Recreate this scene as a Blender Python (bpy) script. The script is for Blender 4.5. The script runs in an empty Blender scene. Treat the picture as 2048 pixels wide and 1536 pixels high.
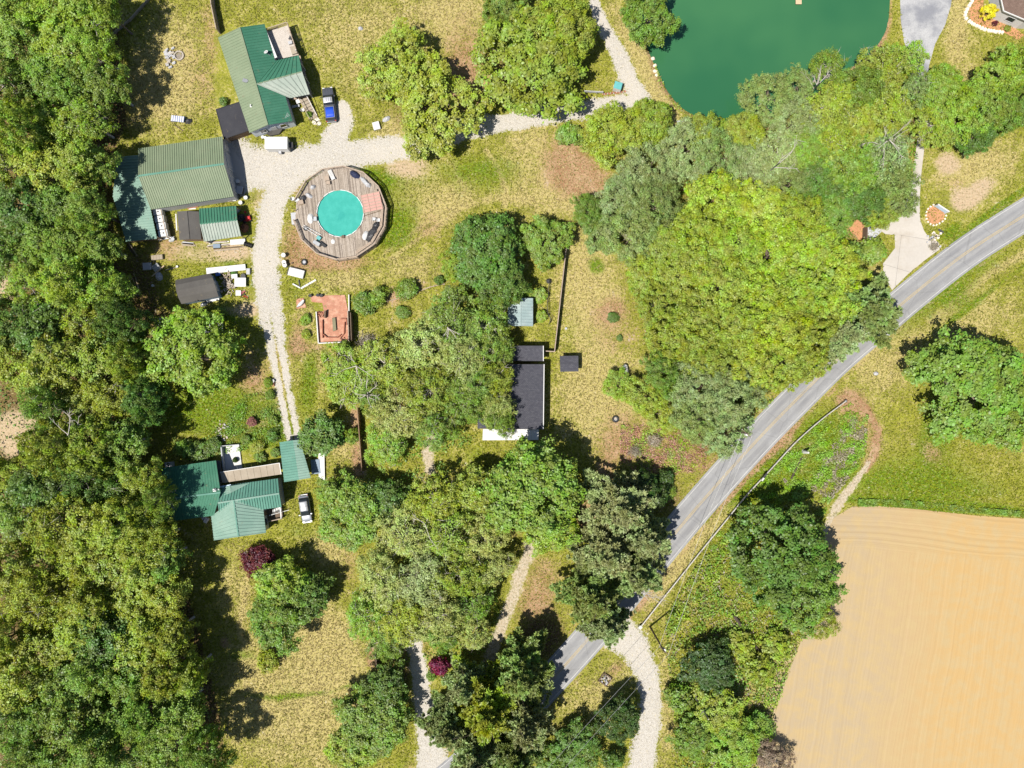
import bpy, math, random
import numpy as np
from mathutils import Vector, Matrix
random.seed(7)
RNG = np.random.default_rng(11)
sc = bpy.context.scene
COL = sc.collection
PI = math.pi
# ------------------------------------------------------------------ camera, sky, sun, exposure
H = 120.0            # metres above the ground
F = 1422.0           # focal length in photo pixels (photo is 2048 x 1536)
cam_d = bpy.data.cameras.new('camera'); cam = bpy.data.objects.new('camera', cam_d); COL.objects.link(cam)
cam_d.sensor_width = 36.0; cam_d.lens = 36.0 * F / 2048.0
cam.location = (0, 0, H); cam.rotation_euler = (0, 0, 0)
cam_d.clip_start = 1.0; cam_d.clip_end = 3000.0
sc.camera = cam
SUN_EL = math.radians(63); SUN_DIR = math.radians(39)      # shadows fall towards +39 degrees (up-right)
w = bpy.data.worlds.new('World'); sc.world = w; w.use_nodes = True
wn = w.node_tree; wn.nodes.clear()
sky = wn.nodes.new('ShaderNodeTexSky'); sky.sky_type = 'NISHITA'; sky.sun_disc = False
sky.sun_elevation = SUN_EL; sky.sun_rotation = math.radians(270) - SUN_DIR
sky.altitude = 600; sky.air_density = 1.0; sky.dust_density = 1.0
bg = wn.nodes.new('ShaderNodeBackground'); bg.inputs[1].default_value = 0.07
wo = wn.nodes.new('ShaderNodeOutputWorld')
wn.links.new(sky.outputs[0], bg.inputs[0]); wn.links.new(bg.outputs[0], wo.inputs[0])
sd = bpy.data.lights.new('sun', 'SUN'); sd.energy = 5.0; sd.angle = math.radians(0.5); sd.color = (1.0, 0.95, 0.87)
sun = bpy.data.objects.new('sun', sd); COL.objects.link(sun)
dv = Vector((math.cos(SUN_DIR) * math.cos(SUN_EL), math.sin(SUN_DIR) * math.cos(SUN_EL), -math.sin(SUN_EL)))
sun.rotation_euler = dv.to_track_quat('-Z', 'Y').to_euler(); sun.location = (-60, -50, 150)
vs = sc.view_settings; vs.view_transform = 'Standard'; vs.look = 'None'; vs.gamma = 1.0; vs.exposure = 0.62
vs.use_curve_mapping = False
sc.cycles.max_bounces = 6; sc.cycles.diffuse_bounces = 2; sc.cycles.transmission_bounces = 3
sc.cycles.transparent_max_bounces = 4; sc.cycles.caustics_reflective = False; sc.cycles.caustics_refractive = False

def P(px, py, z=0.0):
    """ground survey: photo pixel seen at height z -> world point"""
    k = (H - z) / F
    return Vector(((px - 1024.0) * k, (768.0 - py) * k, z))
M_PER_PX = H / F

# ------------------------------------------------------------------ materials
class NT:
    def __init__(s, name):
        s.m = bpy.data.materials.new(name); s.m.use_nodes = True; s.t = s.m.node_tree; s.t.nodes.clear()
        s.out = s.t.nodes.new('ShaderNodeOutputMaterial')
    def n(s, typ, **kw):
        nd = s.t.nodes.new(typ)
        for k, v in kw.items(): setattr(nd, k, v)
        return nd
    def put(s, sock, v):
        if v is None: return
        if hasattr(v, 'is_output'): s.t.links.new(v, sock)
        elif isinstance(v, (tuple, list)) and len(v) == 3 and sock.type == 'RGBA': sock.default_value = (*v, 1)
        else: sock.default_value = v
    def math(s, op, a, b=None, c=None, clamp=False):
        nd = s.n('ShaderNodeMath', operation=op, use_clamp=clamp)
        s.put(nd.inputs[0], a); s.put(nd.inputs[1], b); s.put(nd.inputs[2], c); return nd.outputs[0]
    def mix(s, f, a, b, blend='MIX'):
        nd = s.n('ShaderNodeMix', data_type='RGBA', blend_type=blend)
        s.put(nd.inputs[0], f); s.put(nd.inputs[6], a); s.put(nd.inputs[7], b); return nd.outputs[2]
    def noise(s, scale, detail=3.0, rough=0.55, vec=None, dist=0.0):
        nd = s.n('ShaderNodeTexNoise'); s.put(nd.inputs['Vector'], vec if vec is not None else s.pos())
        nd.inputs['Scale'].default_value = scale; nd.inputs['Detail'].default_value = detail
        nd.inputs['Roughness'].default_value = rough; nd.inputs['Distortion'].default_value = dist
        return nd.outputs[0]
    def step(s, x, lo, hi):
        nd = s.n('ShaderNodeMapRange', interpolation_type='SMOOTHSTEP'); s.put(nd.inputs[0], x)
        nd.inputs[1].default_value = lo; nd.inputs[2].default_value = hi; return nd.outputs[0]
    def pos(s):
        if not hasattr(s, '_p'): s._p = s.n('ShaderNodeNewGeometry').outputs['Position']
        return s._p
    def obj(s):
        if not hasattr(s, '_o'): s._o = s.n('ShaderNodeTexCoord').outputs['Object']
        return s._o
    def attr(s, name, out='Fac', typ='GEOMETRY'):
        nd = s.n('ShaderNodeAttribute', attribute_name=name, attribute_type=typ); return nd.outputs[out]
    def sep(s, c):
        nd = s.n('ShaderNodeSeparateColor'); s.put(nd.inputs[0], c); return nd.outputs
    def principled(s, col, rough=0.8, metal=0.0, bump=None, bstr=0.3, bdist=0.05, spec=0.3):
        b = s.n('ShaderNodeBsdfPrincipled'); s.put(b.inputs['Base Color'], col); s.put(b.inputs['Roughness'], rough)
        s.put(b.inputs['Metallic'], metal); b.inputs['Specular IOR Level'].default_value = spec
        if bump is not None:
            bp = s.n('ShaderNodeBump'); bp.inputs['Strength'].default_value = bstr; bp.inputs['Distance'].default_value = bdist
            s.put(bp.inputs['Height'], bump); s.t.links.new(bp.outputs[0], b.inputs['Normal'])
        s.t.links.new(b.outputs[0], s.out.inputs[0]); return b

_mats = {}
def M(name, col, rough=0.7, metal=0.0, var=0.18, scale=1.5, grime=None, fine=9.0, spec=0.3):
    """plain weathered material: base colour with blotches, fine speckle and optional grime colour"""
    if name in _mats: return _mats[name]
    t = NT(name); o = t.obj()
    n1 = t.noise(scale, 4, .6, o); n2 = t.noise(fine, 2, .6, o)
    v = t.math('ADD', t.math('MULTIPLY', t.math('SUBTRACT', n1, .5), var * 3.0), t.math('MULTIPLY', t.math('SUBTRACT', n2, .5), var * 1.6))
    v = t.math('ADD', v, 1.0)
    vm = t.n('ShaderNodeVectorMath', operation='SCALE'); vm.inputs[0].default_value = col; t.put(vm.inputs['Scale'], v)
    c = vm.outputs[0]
    if grime: c = t.mix(t.step(t.noise(scale * .7, 5, .65, o), .52, .72), c, grime)
    t.principled(c, rough, metal, n2, .15, .02, spec)
    _mats[name] = t.m; return t.m

# ------------------------------------------------------------------ mesh helpers
class MB:
    def __init__(s): s.v = []; s.f = []; s.m = []; s.r = []
    def face(s, pts, mi=0):
        b = len(s.v); s.v.extend([tuple(p) for p in pts]); s.f.append(tuple(range(b, b + len(pts)))); s.m.append(mi)
    def hexa(s, lo, hi, mi=0):
        b = len(s.v); n = len(lo); s.v.extend([tuple(p) for p in lo] + [tuple(p) for p in hi])
        s.f.append(tuple(range(b + n - 1, b - 1, -1))); s.f.append(tuple(range(b + n, b + 2 * n)))
        for i in range(n):
            j = (i + 1) % n; s.f.append((b + i, b + j, b + n + j, b + n + i))
        s.m += [mi] * (n + 2); return s
    def box(s, c, size, rz=0.0, mi=0):
        """box standing with its centre at c"""
        x, y, z = size[0] / 2, size[1] / 2, size[2] / 2; ca, sa = math.cos(rz), math.sin(rz)
        q = [(c[0] + a * ca - b * sa, c[1] + a * sa + b * ca) for a, b in ((-x, -y), (x, -y), (x, y), (-x, y))]
        return s.hexa([(a, b, c[2] - z) for a, b in q], [(a, b, c[2] + z) for a, b in q], mi)
    def prism(s, poly, z0, z1, mi=0):
        return s.hexa([(p[0], p[1], z0) for p in poly], [(p[0], p[1], z1) for p in poly], mi)
    def bar(s, a, b, wd, ht, mi=0):
        a = Vector(a); b = Vector(b); d = b - a
        if d.length < 1e-6: return s
        d.normalize(); up = Vector((0, 0, 1)) if abs(d.z) < .95 else Vector((1, 0, 0))
        sd_ = d.cross(up).normalized(); u = sd_.cross(d).normalized()
        q = [sd_ * sx * wd / 2 + u * sz * ht / 2 for sx, sz in ((-1, -1), (1, -1), (1, 1), (-1, 1))]
        return s.hexa([a + k for k in q], [b + k for k in q], mi)
    def tube(s, pts, r, n=6, mi=0, closed=False):
        pts = [Vector(p) for p in pts]; k = len(pts)
        rr = r if isinstance(r, (list, tuple)) else [r] * k
        b = len(s.v)
        for i, p in enumerate(pts):
            d = (pts[(i + 1) % k] - pts[i - 1]) if closed else (pts[min(i + 1, k - 1)] - pts[max(i - 1, 0)])
            d.normalize(); up = Vector((0, 0, 1)) if abs(d.z) < .9 else Vector((1, 0, 0))
            e1 = d.cross(up).normalized(); e2 = e1.cross(d)
            for j in range(n):
                a = 2 * PI * j / n; s.v.append(tuple(p + (e1 * math.cos(a) + e2 * math.sin(a)) * rr[i]))
        for i in range(k if closed else k - 1):
            for j in range(n):
                j2 = (j + 1) % n; i2 = (i + 1) % k
                s.f.append((b + i * n + j, b + i * n + j2, b + i2 * n + j2, b + i2 * n + j)); s.m.append(mi)
        if not closed:
            s.f.append(tuple(b + j for j in range(n))); s.f.append(tuple(b + (k - 1) * n + j for j in range(n - 1, -1, -1))); s.m += [mi, mi]
        return s
    def cyl(s, c, r, z0, z1, n=16, r2=None, mi=0):
        r2 = r if r2 is None else r2
        lo = [(c[0] + r * math.cos(2 * PI * i / n), c[1] + r * math.sin(2 * PI * i / n), z0) for i in range(n)]
        hi = [(c[0] + r2 * math.cos(2 * PI * i / n), c[1] + r2 * math.sin(2 * PI * i / n), z1) for i in range(n)]
        return s.hexa(lo, hi, mi)
    def ring(s, c, ri, ro, z0, z1, n=24, mi=0):
        b = len(s.v)
        for i in range(n):
            a = 2 * PI * i / n; ca, sa = math.cos(a), math.sin(a)
            for r, z in ((ri, z0), (ro, z0), (ro, z1), (ri, z1)): s.v.append((c[0] + r * ca, c[1] + r * sa, z))
        for i in range(n):
            j = (i + 1) % n
            for k in range(4):
                l = (k + 1) % 4; s.f.append((b + i * 4 + k, b + j * 4 + k, b + j * 4 + l, b + i * 4 + l)); s.m.append(mi)
        return s
    def loft(s, rings, mi=0, cap=True):
        b = len(s.v); n = len(rings[0])
        for r in rings: s.v.extend([tuple(p) for p in r])
        for i in range(len(rings) - 1):
            for j in range(n):
                j2 = (j + 1) % n; s.f.append((b + i * n + j, b + i * n + j2, b + (i + 1) * n + j2, b + (i + 1) * n + j)); s.m.append(mi)
        if cap:
            s.f.append(tuple(b + j for j in range(n - 1, -1, -1))); s.f.append(tuple(b + (len(rings) - 1) * n + j for j in range(n))); s.m += [mi, mi]
        return s
    def build(s, name, mats, parent=None, local=False, smooth=False, kind=None, label=None):
        me = bpy.data.meshes.new(name)
        off = Vector((0, 0, 0))
        if parent is not None and not local:
            r = parent
            while r.parent: r = r.parent
            off = r.location
        me.from_pydata([(v[0] - off[0], v[1] - off[1], v[2] - off[2]) for v in s.v], [], s.f)
        if not isinstance(mats, (list, tuple)): mats = [mats]
        for m in mats: me.materials.append(m)
        if len(mats) > 1: me.polygons.foreach_set('material_index', s.m)
        if smooth: me.polygons.foreach_set('use_smooth', [True] * len(me.polygons))
        me.update()
        o = bpy.data.objects.new(name, me); COL.objects.link(o)
        if parent is not None: o.parent = parent
        if kind: o['kind'] = kind
        if label: o['label'] = label
        return o

def tag(o, label, cat, group=None):
    o['label'] = label; o['category'] = cat
    if group: o['group'] = group
    return o
def thing(name, label, cat, loc=(0, 0, 0), rz=0.0, group=None):
    o = bpy.data.objects.new(name, None); COL.objects.link(o); o.empty_display_size = .3
    o.location = (loc[0], loc[1], loc[2] if len(loc) > 2 else 0.0); o.rotation_euler = (0, 0, rz)
    return tag(o, label, cat, group)
def share(src, name, parent):
    o = bpy.data.objects.new(name, src); COL.objects.link(o); o.parent = parent; return o

def inside(poly, X, Y):
    X = np.asarray(X, float); Y = np.asarray(Y, float); r = np.zeros(X.shape, bool); n = len(poly)
    for i in range(n):
        x1, y1 = poly[i]; x2, y2 = poly[(i + 1) % n]
        if y1 == y2: continue
        c = ((y1 > Y) != (y2 > Y)) & (X < (x2 - x1) * (Y - y1) / (y2 - y1) + x1); r ^= c
    return r
def dist_line(pts, X, Y):
    """distance in px to a polyline, with the interpolated half width of the nearest place"""
    best = np.full(X.shape, 1e9); wid = np.zeros(X.shape)
    for (x1, y1, w1), (x2, y2, w2) in zip(pts[:-1], pts[1:]):
        dx, dy = x2 - x1, y2 - y1; t = np.clip(((X - x1) * dx + (Y - y1) * dy) / (dx * dx + dy * dy), 0, 1)
        d = np.hypot(X - x1 - t * dx, Y - y1 - t * dy); k = d < best
        best = np.where(k, d, best); wid = np.where(k, w1 + t * (w2 - w1), wid)
    return best, wid
def smooth_line(pts, step=6.0):
    """Catmull-Rom through the points (any number of columns)"""
    p = np.array(pts, float); q = np.vstack([2 * p[0] - p[1], p, 2 * p[-1] - p[-2]]); out = []
    for i in range(1, len(q) - 2):
        n = max(2, int(np.hypot(*(q[i + 1][:2] - q[i][:2])) / step))
        for t in np.arange(n) / n:
            out.append(0.5 * (2 * q[i] + (q[i + 1] - q[i - 1]) * t + (2 * q[i - 1] - 5 * q[i] + 4 * q[i + 1] - q[i + 2]) * t ** 2
                              + (3 * q[i] - q[i - 1] - 3 * q[i + 1] + q[i + 2]) * t ** 3))
    out.append(p[-1]); return np.array(out)
# ------------------------------------------------------------------ the lie of the land (survey in photo pixels at ground level)
ROAD = [(2190, 345), (2048, 431), (1936, 503), (1843, 575), (1760, 645), (1676, 717), (1600, 792), (1536, 857), (1473, 925), (1410, 996), (1357, 1058),
        (1290, 1140), (1225, 1220), (1164, 1292), (1099, 1364), (1030, 1438), (960, 1503), (880, 1570), (780, 1640)]
ROAD_HW = 32.0
ROADW = [(x, y, ROAD_HW) for x, y in ROAD]
DRIVES = {   # gravel drives: centre line with half width
    'lane': [(1182, -60, 9), (1188, 0, 10), (1197, 33, 13), (1213, 67, 15), (1233, 100, 16), (1262, 167, 18), (1282, 198, 18), (1298, 218, 15), (1312, 236, 12)],
    'link': [(1286, 203, 16), (1245, 208, 18), (1167, 220, 19), (1090, 232, 18), (1017, 245, 19), (940, 256, 22), (870, 278, 25), (800, 295, 25), (740, 303, 26), (680, 311, 30), (620, 322, 34), (560, 334, 40), (510, 335, 46), (478, 330, 54)],
    'drive': [(610, 330, 28), (572, 362, 26), (548, 405, 25), (537, 455, 25), (531, 510, 27), (533, 565, 28), (541, 625, 24), (552, 690, 20), (563, 750, 18), (574, 810, 17), (582, 850, 16), (590, 890, 14)],
    'parking': [(686, 212, 13), (688, 236, 20), (668, 284, 30)],
    'entry': [(868, 1545, 36), (860, 1490, 26), (850, 1430, 20), (842, 1370, 17), (836, 1320, 16), (828, 1280, 14), (832, 1240, 12)],
    'side_lane': [(1215, 1245, 40), (1258, 1285, 34), (1288, 1330, 25), (1302, 1390, 22), (1298, 1450, 24), (1288, 1500, 26), (1276, 1560, 28)],
}
TRACKS = {   # pale sandy dirt
    'dirt_drive': [(1063, 1075, 13), (1058, 1105, 16), (1040, 1150, 16), (1022, 1205, 15), (1005, 1250, 15), (985, 1300, 15), (965, 1345, 14)],
    'walk': [(862, 880, 12), (855, 905, 15), (860, 940, 13)],
    'field_track': [(1738, 925, 5), (1712, 962, 9), (1672, 1015, 12), (1648, 1075, 13)],
}
def cr(d): return {k: [tuple(r) for r in smooth_line(v, 14)] for k, v in d.items()}
DR = cr(DRIVES); TR = cr(TRACKS)
POND = [(1262, -120), (1256, 0), (1282, 60), (1300, 110), (1318, 150), (1340, 190), (1372, 222), (1415, 240), (1470, 247), (1530, 240), (1590, 212), (1640, 182), (1682, 150), (1708, 132),
        (1738, 112), (1762, 80), (1775, 50), (1780, 0), (1784, -120)]
POND = [tuple(r) for r in smooth_line(POND, 10)]
FIELD = [(1655, 1062), (1668, 1035), (1705, 1013), (1760, 1012), (1850, 1020), (1950, 1031), (2060, 1038), (2500, 1060), (2500, 2000), (1490, 2000), (1512, 1560), (1530, 1490), (1552, 1420), (1580, 1340),
         (1610, 1260), (1632, 1190), (1640, 1120)]
CONCRETE = [(1838, 250), (1850, 250), (1848, 300), (1842, 350), (1839, 400), (1840, 440), (1848, 462), (1860, 478), (1880, 498), (1850, 520), (1816, 548), (1784, 580), (1766, 552), (1766, 527), (1790, 496),
            (1789, 470), (1770, 468), (1757, 458), (1764, 446), (1782, 440), (1800, 425), (1812, 402), (1824, 350), (1832, 300)]
ASPHALT = [(1798, -80), (1910, -80), (1902, 10), (1890, 50), (1870, 88), (1858, 130), (1852, 180), (1850, 262), (1836, 262), (1832, 180), (1822, 120), (1808, 84), (1801, 40)]
YARD_BUILD = [[(425, 60), (525, 45), (600, 45), (640, 200), (600, 250), (440, 285), (430, 220)], [(228, 300), (450, 270), (475, 395), (320, 425), (320, 485), (250, 485)],
              [(350, 415), (490, 412), (500, 490), (356, 490)], [(352, 560), (430, 545), (440, 600), (362, 610)], [(320, 935), (620, 880), (625, 960), (565, 965), (565, 1015), (535, 1070), (430, 1080), (425, 1040), (320, 1045)],
              [(960, 690), (1090, 690), (1090, 880), (960, 880)], [(1015, 597), (1068, 597), (1068, 655), (1015, 655)], [(1120, 712), (1157, 712), (1157, 744), (1120, 744)], [(1985, -60), (2100, -60), (2100, 60), (2030, 57), (1985, 40)]]
# painted ground cover: (cx, cy, rx, ry, degrees, channel, amount); channels d=dry straw, e=earth, l=lush, f=leaf litter, s=pale sand
BLOBS = [
 (925, 95, 55, 110, 0, 'e', .55), (905, 20, 50, 40, 0, 'd', .6), (770, 40, 200, 60, 0, 'd', .45), (700, 130, 60, 60, 0, 'd', .35), (935, 160, 40, 70, 0, 'e', .5),
 (1110, 320, 60, 80, 0, 'e', .45), (1185, 365, 70, 45, 20, 'e', .85), (1120, 390, 90, 40, 0, 'd', .7), (1050, 300, 60, 60, 0, 'd', .5), (1140, 320, 40, 60, 0, 'e', .5),
 (1180, 560, 60, 110, 0, 'd', .8), (1240, 670, 50, 60, 0, 'e', .5), (1190, 780, 70, 90, 0, 'd', .75), (1180, 640, 50, 60, 0, 'e', .3), (1245, 860, 60, 60, 0, 'e', .7), (1340, 910, 80, 38, 10, 'e', .85),
 (1210, 960, 30, 60, 0, 'e', .8), (1170, 520, 40, 50, 0, 'e', .35), (1240, 220, 30, 55, -30, 'e', .7), (1325, 215, 25, 60, -28, 'd', .9), (1275, 100, 18, 90, -28, 'd', .9), (1320, 160, 18, 50, -28, 'e', .5),
 (815, 335, 52, 24, 0, 's', 1.0), (790, 270, 40, 30, 0, 'd', .6), (330, 170, 75, 80, 0, 'd', .7), (300, 190, 50, 70, 0, 'e', .4), (400, 160, 30, 90, -15, 'e', .55), (420, 60, 18, 80, -10, 'e', .6),
 (360, 60, 60, 50, 0, 'd', .4), (600, 485, 40, 50, 0, 'e', .95), (670, 522, 80, 24, 0, 'e', .95), (590, 370, 24, 30, 0, 'e', .7), (520, 395, 26, 34, 0, 's', .7), (405, 505, 90, 26, 0, 's', .75), (340, 500, 40, 40, 0, 'e', .6),
 (480, 505, 40, 22, 0, 's', .5), (480, 622, 50, 14, 0, 's', .7), (500, 600, 24, 40, 0, 's', .5), (690, 350, 20, 10, 0, 'd', .6), (735, 360, 46, 26, 0, 'l', .9), (800, 400, 60, 70, 0, 'l', .45), (960, 350, 110, 50, 0, 'l', .35), (720, 110, 110, 60, 20, 'l', .25), (1870, 590, 200, 50, -36, 'l', .4), (1840, 960, 240, 50, 4, 'l', .4), (790, 480, 60, 40, -40, 'l', .4), (850, 395, 70, 60, 0, 'd', .35),
 (960, 340, 90, 40, 0, 'l', .35), (910, 400, 60, 30, -35, 'd', .55), (830, 530, 60, 30, 0, 'd', .6), (690, 560, 60, 20, 0, 'd', .6), (590, 560, 24, 60, 0, 'l', .5), (600, 650, 20, 60, 0, 'e', .45), (590, 690, 18, 40, 0, 'e', .5),
 (630, 695, 40, 12, 0, 'e', .6), (612, 640, 22, 50, 0, 'd', .5), (740, 640, 40, 30, 0, 'l', .35), (790, 600, 50, 30, 0, 'e', .4), (820, 580, 60, 14, -20, 'e', .6), (620, 760, 22, 80, 5, 'l', .75), (640, 740, 20, 40, 0, 'd', .4),
 (405, 815, 130, 62, 0, 'l', .85), (515, 740, 22, 40, 0, 'e', .55), (545, 690, 14, 60, 0, 'd', .5), (490, 760, 30, 24, 0, 'e', .6), (520, 830, 30, 50, 0, 'e', .45), (470, 870, 40, 24, 0, 'e', .5), (560, 790, 12, 70, 5, 'd', .8),
 (425, 560, 70, 50, 0, 'l', .55), (440, 640, 60, 24, 0, 'l', .8), (520, 875, 70, 40, 0, 'l', .6),
 (712, 835, 12, 30, -3, 'e', 1.1), (716, 925, 16, 45, -5, 'e', 1.1), (690, 895, 30, 30, 0, 'd', .5), (645, 925, 24, 30, 0, 'e', .55), (745, 1312, 15, 28, 0, 'e', 1.2), (605, 1060, 60, 30, 0, 'l', .5), (660, 1100, 40, 40, 0, 'd', .6), (700, 1130, 20, 60, 0, 'e', .6),
 (595, 1420, 150, 130, 0, 'd', .55), (670, 1320, 70, 90, 0, 'd', .5), (640, 1250, 50, 60, 0, 'd', .5), (500, 1370, 60, 90, 0, 'd', .35), (560, 1380, 60, 20, 0, 'l', .35), (470, 1180, 30, 120, 0, 'd', .25), (440, 1090, 50, 26, 0, 'e', .25),
 (400, 1300, 90, 300, 0, 'f', .35), (480, 1310, 40, 16, 0, 'l', .7),
 (1085, 1160, 50, 60, 0, 'e', .75), (1060, 1230, 50, 40, 0, 'e', .6), (1000, 1230, 30, 40, 0, 'l', .5), (960, 1235, 26, 60, 0, 'e', .3), (1075, 1290, 60, 40, 0, 'f', .9), (1100, 1240, 40, 40, 0, 'f', .6), (1120, 1085, 24, 40, 0, 'l', .5),
 (905, 900, 40, 60, 0, 's', .4), (850, 960, 24, 50, 0, 'e', .5), (830, 1290, 30, 60, 0, 'e', .7), (800, 1340, 30, 60, 0, 'f', .7), (1130, 1020, 60, 60, 0, 'e', .4), (1180, 1040, 30, 40, 0, 'e', .7),
 (1530, 955, 90, 60, -30, 'l', 1.0), (1640, 880, 60, 70, 0, 'l', .8), (1600, 905, 40, 30, 0, 'e', .5), (1650, 960, 60, 40, 0, 'e', .45), (1720, 860, 34, 70, -20, 'e', .7), (1700, 800, 34, 24, 0, 'e', .8), (1560, 880, 60, 18, -42, 'e', .6),
 (1480, 970, 90, 10, -45, 'e', .5), (1370, 1110, 120, 12, -48, 'd', .9), (1290, 1220, 40, 50, 0, 'e', .45), (1330, 1160, 50, 16, -48, 'd', .8), (1440, 1180, 90, 120, 0, 'l', .5), (1400, 1190, 50, 90, 0, 'e', .35), (1450, 1290, 60, 60, 0, 'e', .45), (1560, 1380, 26, 120, 15, 's', .8),
 (1500, 1400, 70, 120, 0, 'd', .4), (1330, 1420, 16, 110, 0, 'd', .5), (1345, 1450, 14, 100, 0, 'e', .4), (1200, 1390, 80, 40, -45, 'd', .5), (1230, 1340, 36, 16, -40, 'e', .7), (1170, 1430, 40, 30, -40, 'l', .35),
 (1880, 560, 260, 60, -35, 'l', .3), (1960, 640, 80, 60, 0, 'd', .4), (1830, 980, 200, 34, 5, 'l', .35), (1880, 1012, 170, 9, 4, 'l', 1.5), (1780, 720, 80, 60, -40, 'd', .6), (1820, 880, 50, 50, 0, 'e', .4), (1960, 900, 60, 26, 0, 'e', .35),
 (1870, 900, 120, 60, 0, 'l', .3), (1895, 328, 28, 26, 0, 's', 1.1), (1955, 385, 48, 22, -42, 's', 1.1), (1915, 395, 24, 26, 0, 's', .7), (1940, 330, 70, 26, -30, 'd', .8), (1990, 340, 60, 26, -42, 'd', .4), (1900, 462, 26, 10, -38, 'l', 1.0), (1985, 425, 90, 8, -36, 'l', 1.2),
 (1755, 80, 24, 60, 25, 'e', .5), (1785, 60, 12, 50, 5, 'l', .4), (1915, 40, 18, 80, 6, 'd', .8), (1930, 110, 40, 60, 0, 'd', .4), (1945, 90, 40, 40, 0, 'l', .25), (1720, 132, 40, 18, -38, 'd', .8),
 (1712, 455, 20, 34, -20, 'e', 1.0), (1740, 500, 30, 20, 0, 'l', .5), (1750, 540, 20, 14, 0, 'd', .5),
 (32, 868, 46, 50, 0, 's', 1.3), (10, 570, 26, 40, 0, 's', 1.1), (0, 1490, 24, 120, 0, 'e', 1.1), (70, 1280, 60, 60, 0, 'e', .4),
 (270, 590, 60, 120, 0, 'f', .9), (330, 440, 60, 60, 0, 'e', .3), (300, 660, 60, 40, 0, 'f', .9), (280, 800, 50, 60, 0, 'f', .6), (360, 880, 70, 40, 0, 'f', .45), (235, 30, 50, 50, 0, 's', .5), (250, 250, 40, 90, 0, 'f', .5),
 (800, 740, 120, 140, 0, 'f', .45), (900, 1120, 140, 160, 0, 'f', .5), (1500, 560, 260, 220, 0, 'f', .9), (1600, 300, 230, 110, 0, 'f', .8), (1890, 210, 130, 70, 0, 'f', .6), (1000, 1400, 90, 60, 0, 'f', .7), (1330, 1000, 60, 60, 0, 'f', .7),
 (745, 1420, 60, 90, 0, 'f', .6), (1420, 840, 80, 90, 0, 'f', .8), (1060, 110, 100, 100, 0, 'f', .8), (840, 190, 80, 100, 0, 'f', .8), (1300, 30, 40, 50, 0, 'f', .6),
]
LINES = [([(1690, 800), (1735, 818), (1757, 860), (1748, 915), (1730, 940)], 8, 'e', .8), ([(1690, 800), (1735, 818), (1757, 860), (1748, 915), (1730, 940)], 4, 's', .45), ([(972, 300), (998, 340), (1011, 380), (1009, 412)], 4, 'd', .9), ([(986, 322), (1000, 350), (1004, 385)], 2.5, 'e', .5), ([(770, 505), (830, 462), (890, 418)], 4, 'd', .7), ([(785, 515), (845, 472), (905, 430)], 4, 'd', .7), ([(900, 420), (990, 395), (1060, 400)], 8, 'd', .5),
         ([(860, 300), (905, 330), (930, 380)], 5, 'd', .5), ([(1070, 310), (1085, 340), (1098, 375), (1100, 395)], 4, 's', .7), ([(500, 1120), (480, 1250), (500, 1400)], 6, 'd', .5), ([(545, 1130), (560, 1140)], 3, 'd', .5), ([(1700, 560), (1800, 640), (1720, 720)], 10, 'd', .5),
         ([(1860, 640), (1990, 540), (2060, 500)], 9, 'd', .7), ([(1880, 660), (2010, 560), (2060, 525)], 6, 'l', .5), ([(1800, 700), (1840, 670)], 8, 'e', .5), ([(560, 1395), (660, 1385), (700, 1370)], 7, 'l', .6), ([(470, 1385), (560, 1400)], 7, 'l', .5), ([(1195, 960), (1185, 1010), (1170, 1060)], 8, 'e', .5)]
LEFTWOOD = [(-60, -60), (250, -60), (238, 100), (250, 250), (228, 300), (225, 400), (230, 520), (270, 620), (300, 720), (310, 800), (260, 900), (310, 960), (320, 1060), (380, 1200), (410, 1320), (440, 1440), (460, 1600), (-60, 1600)]

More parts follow.
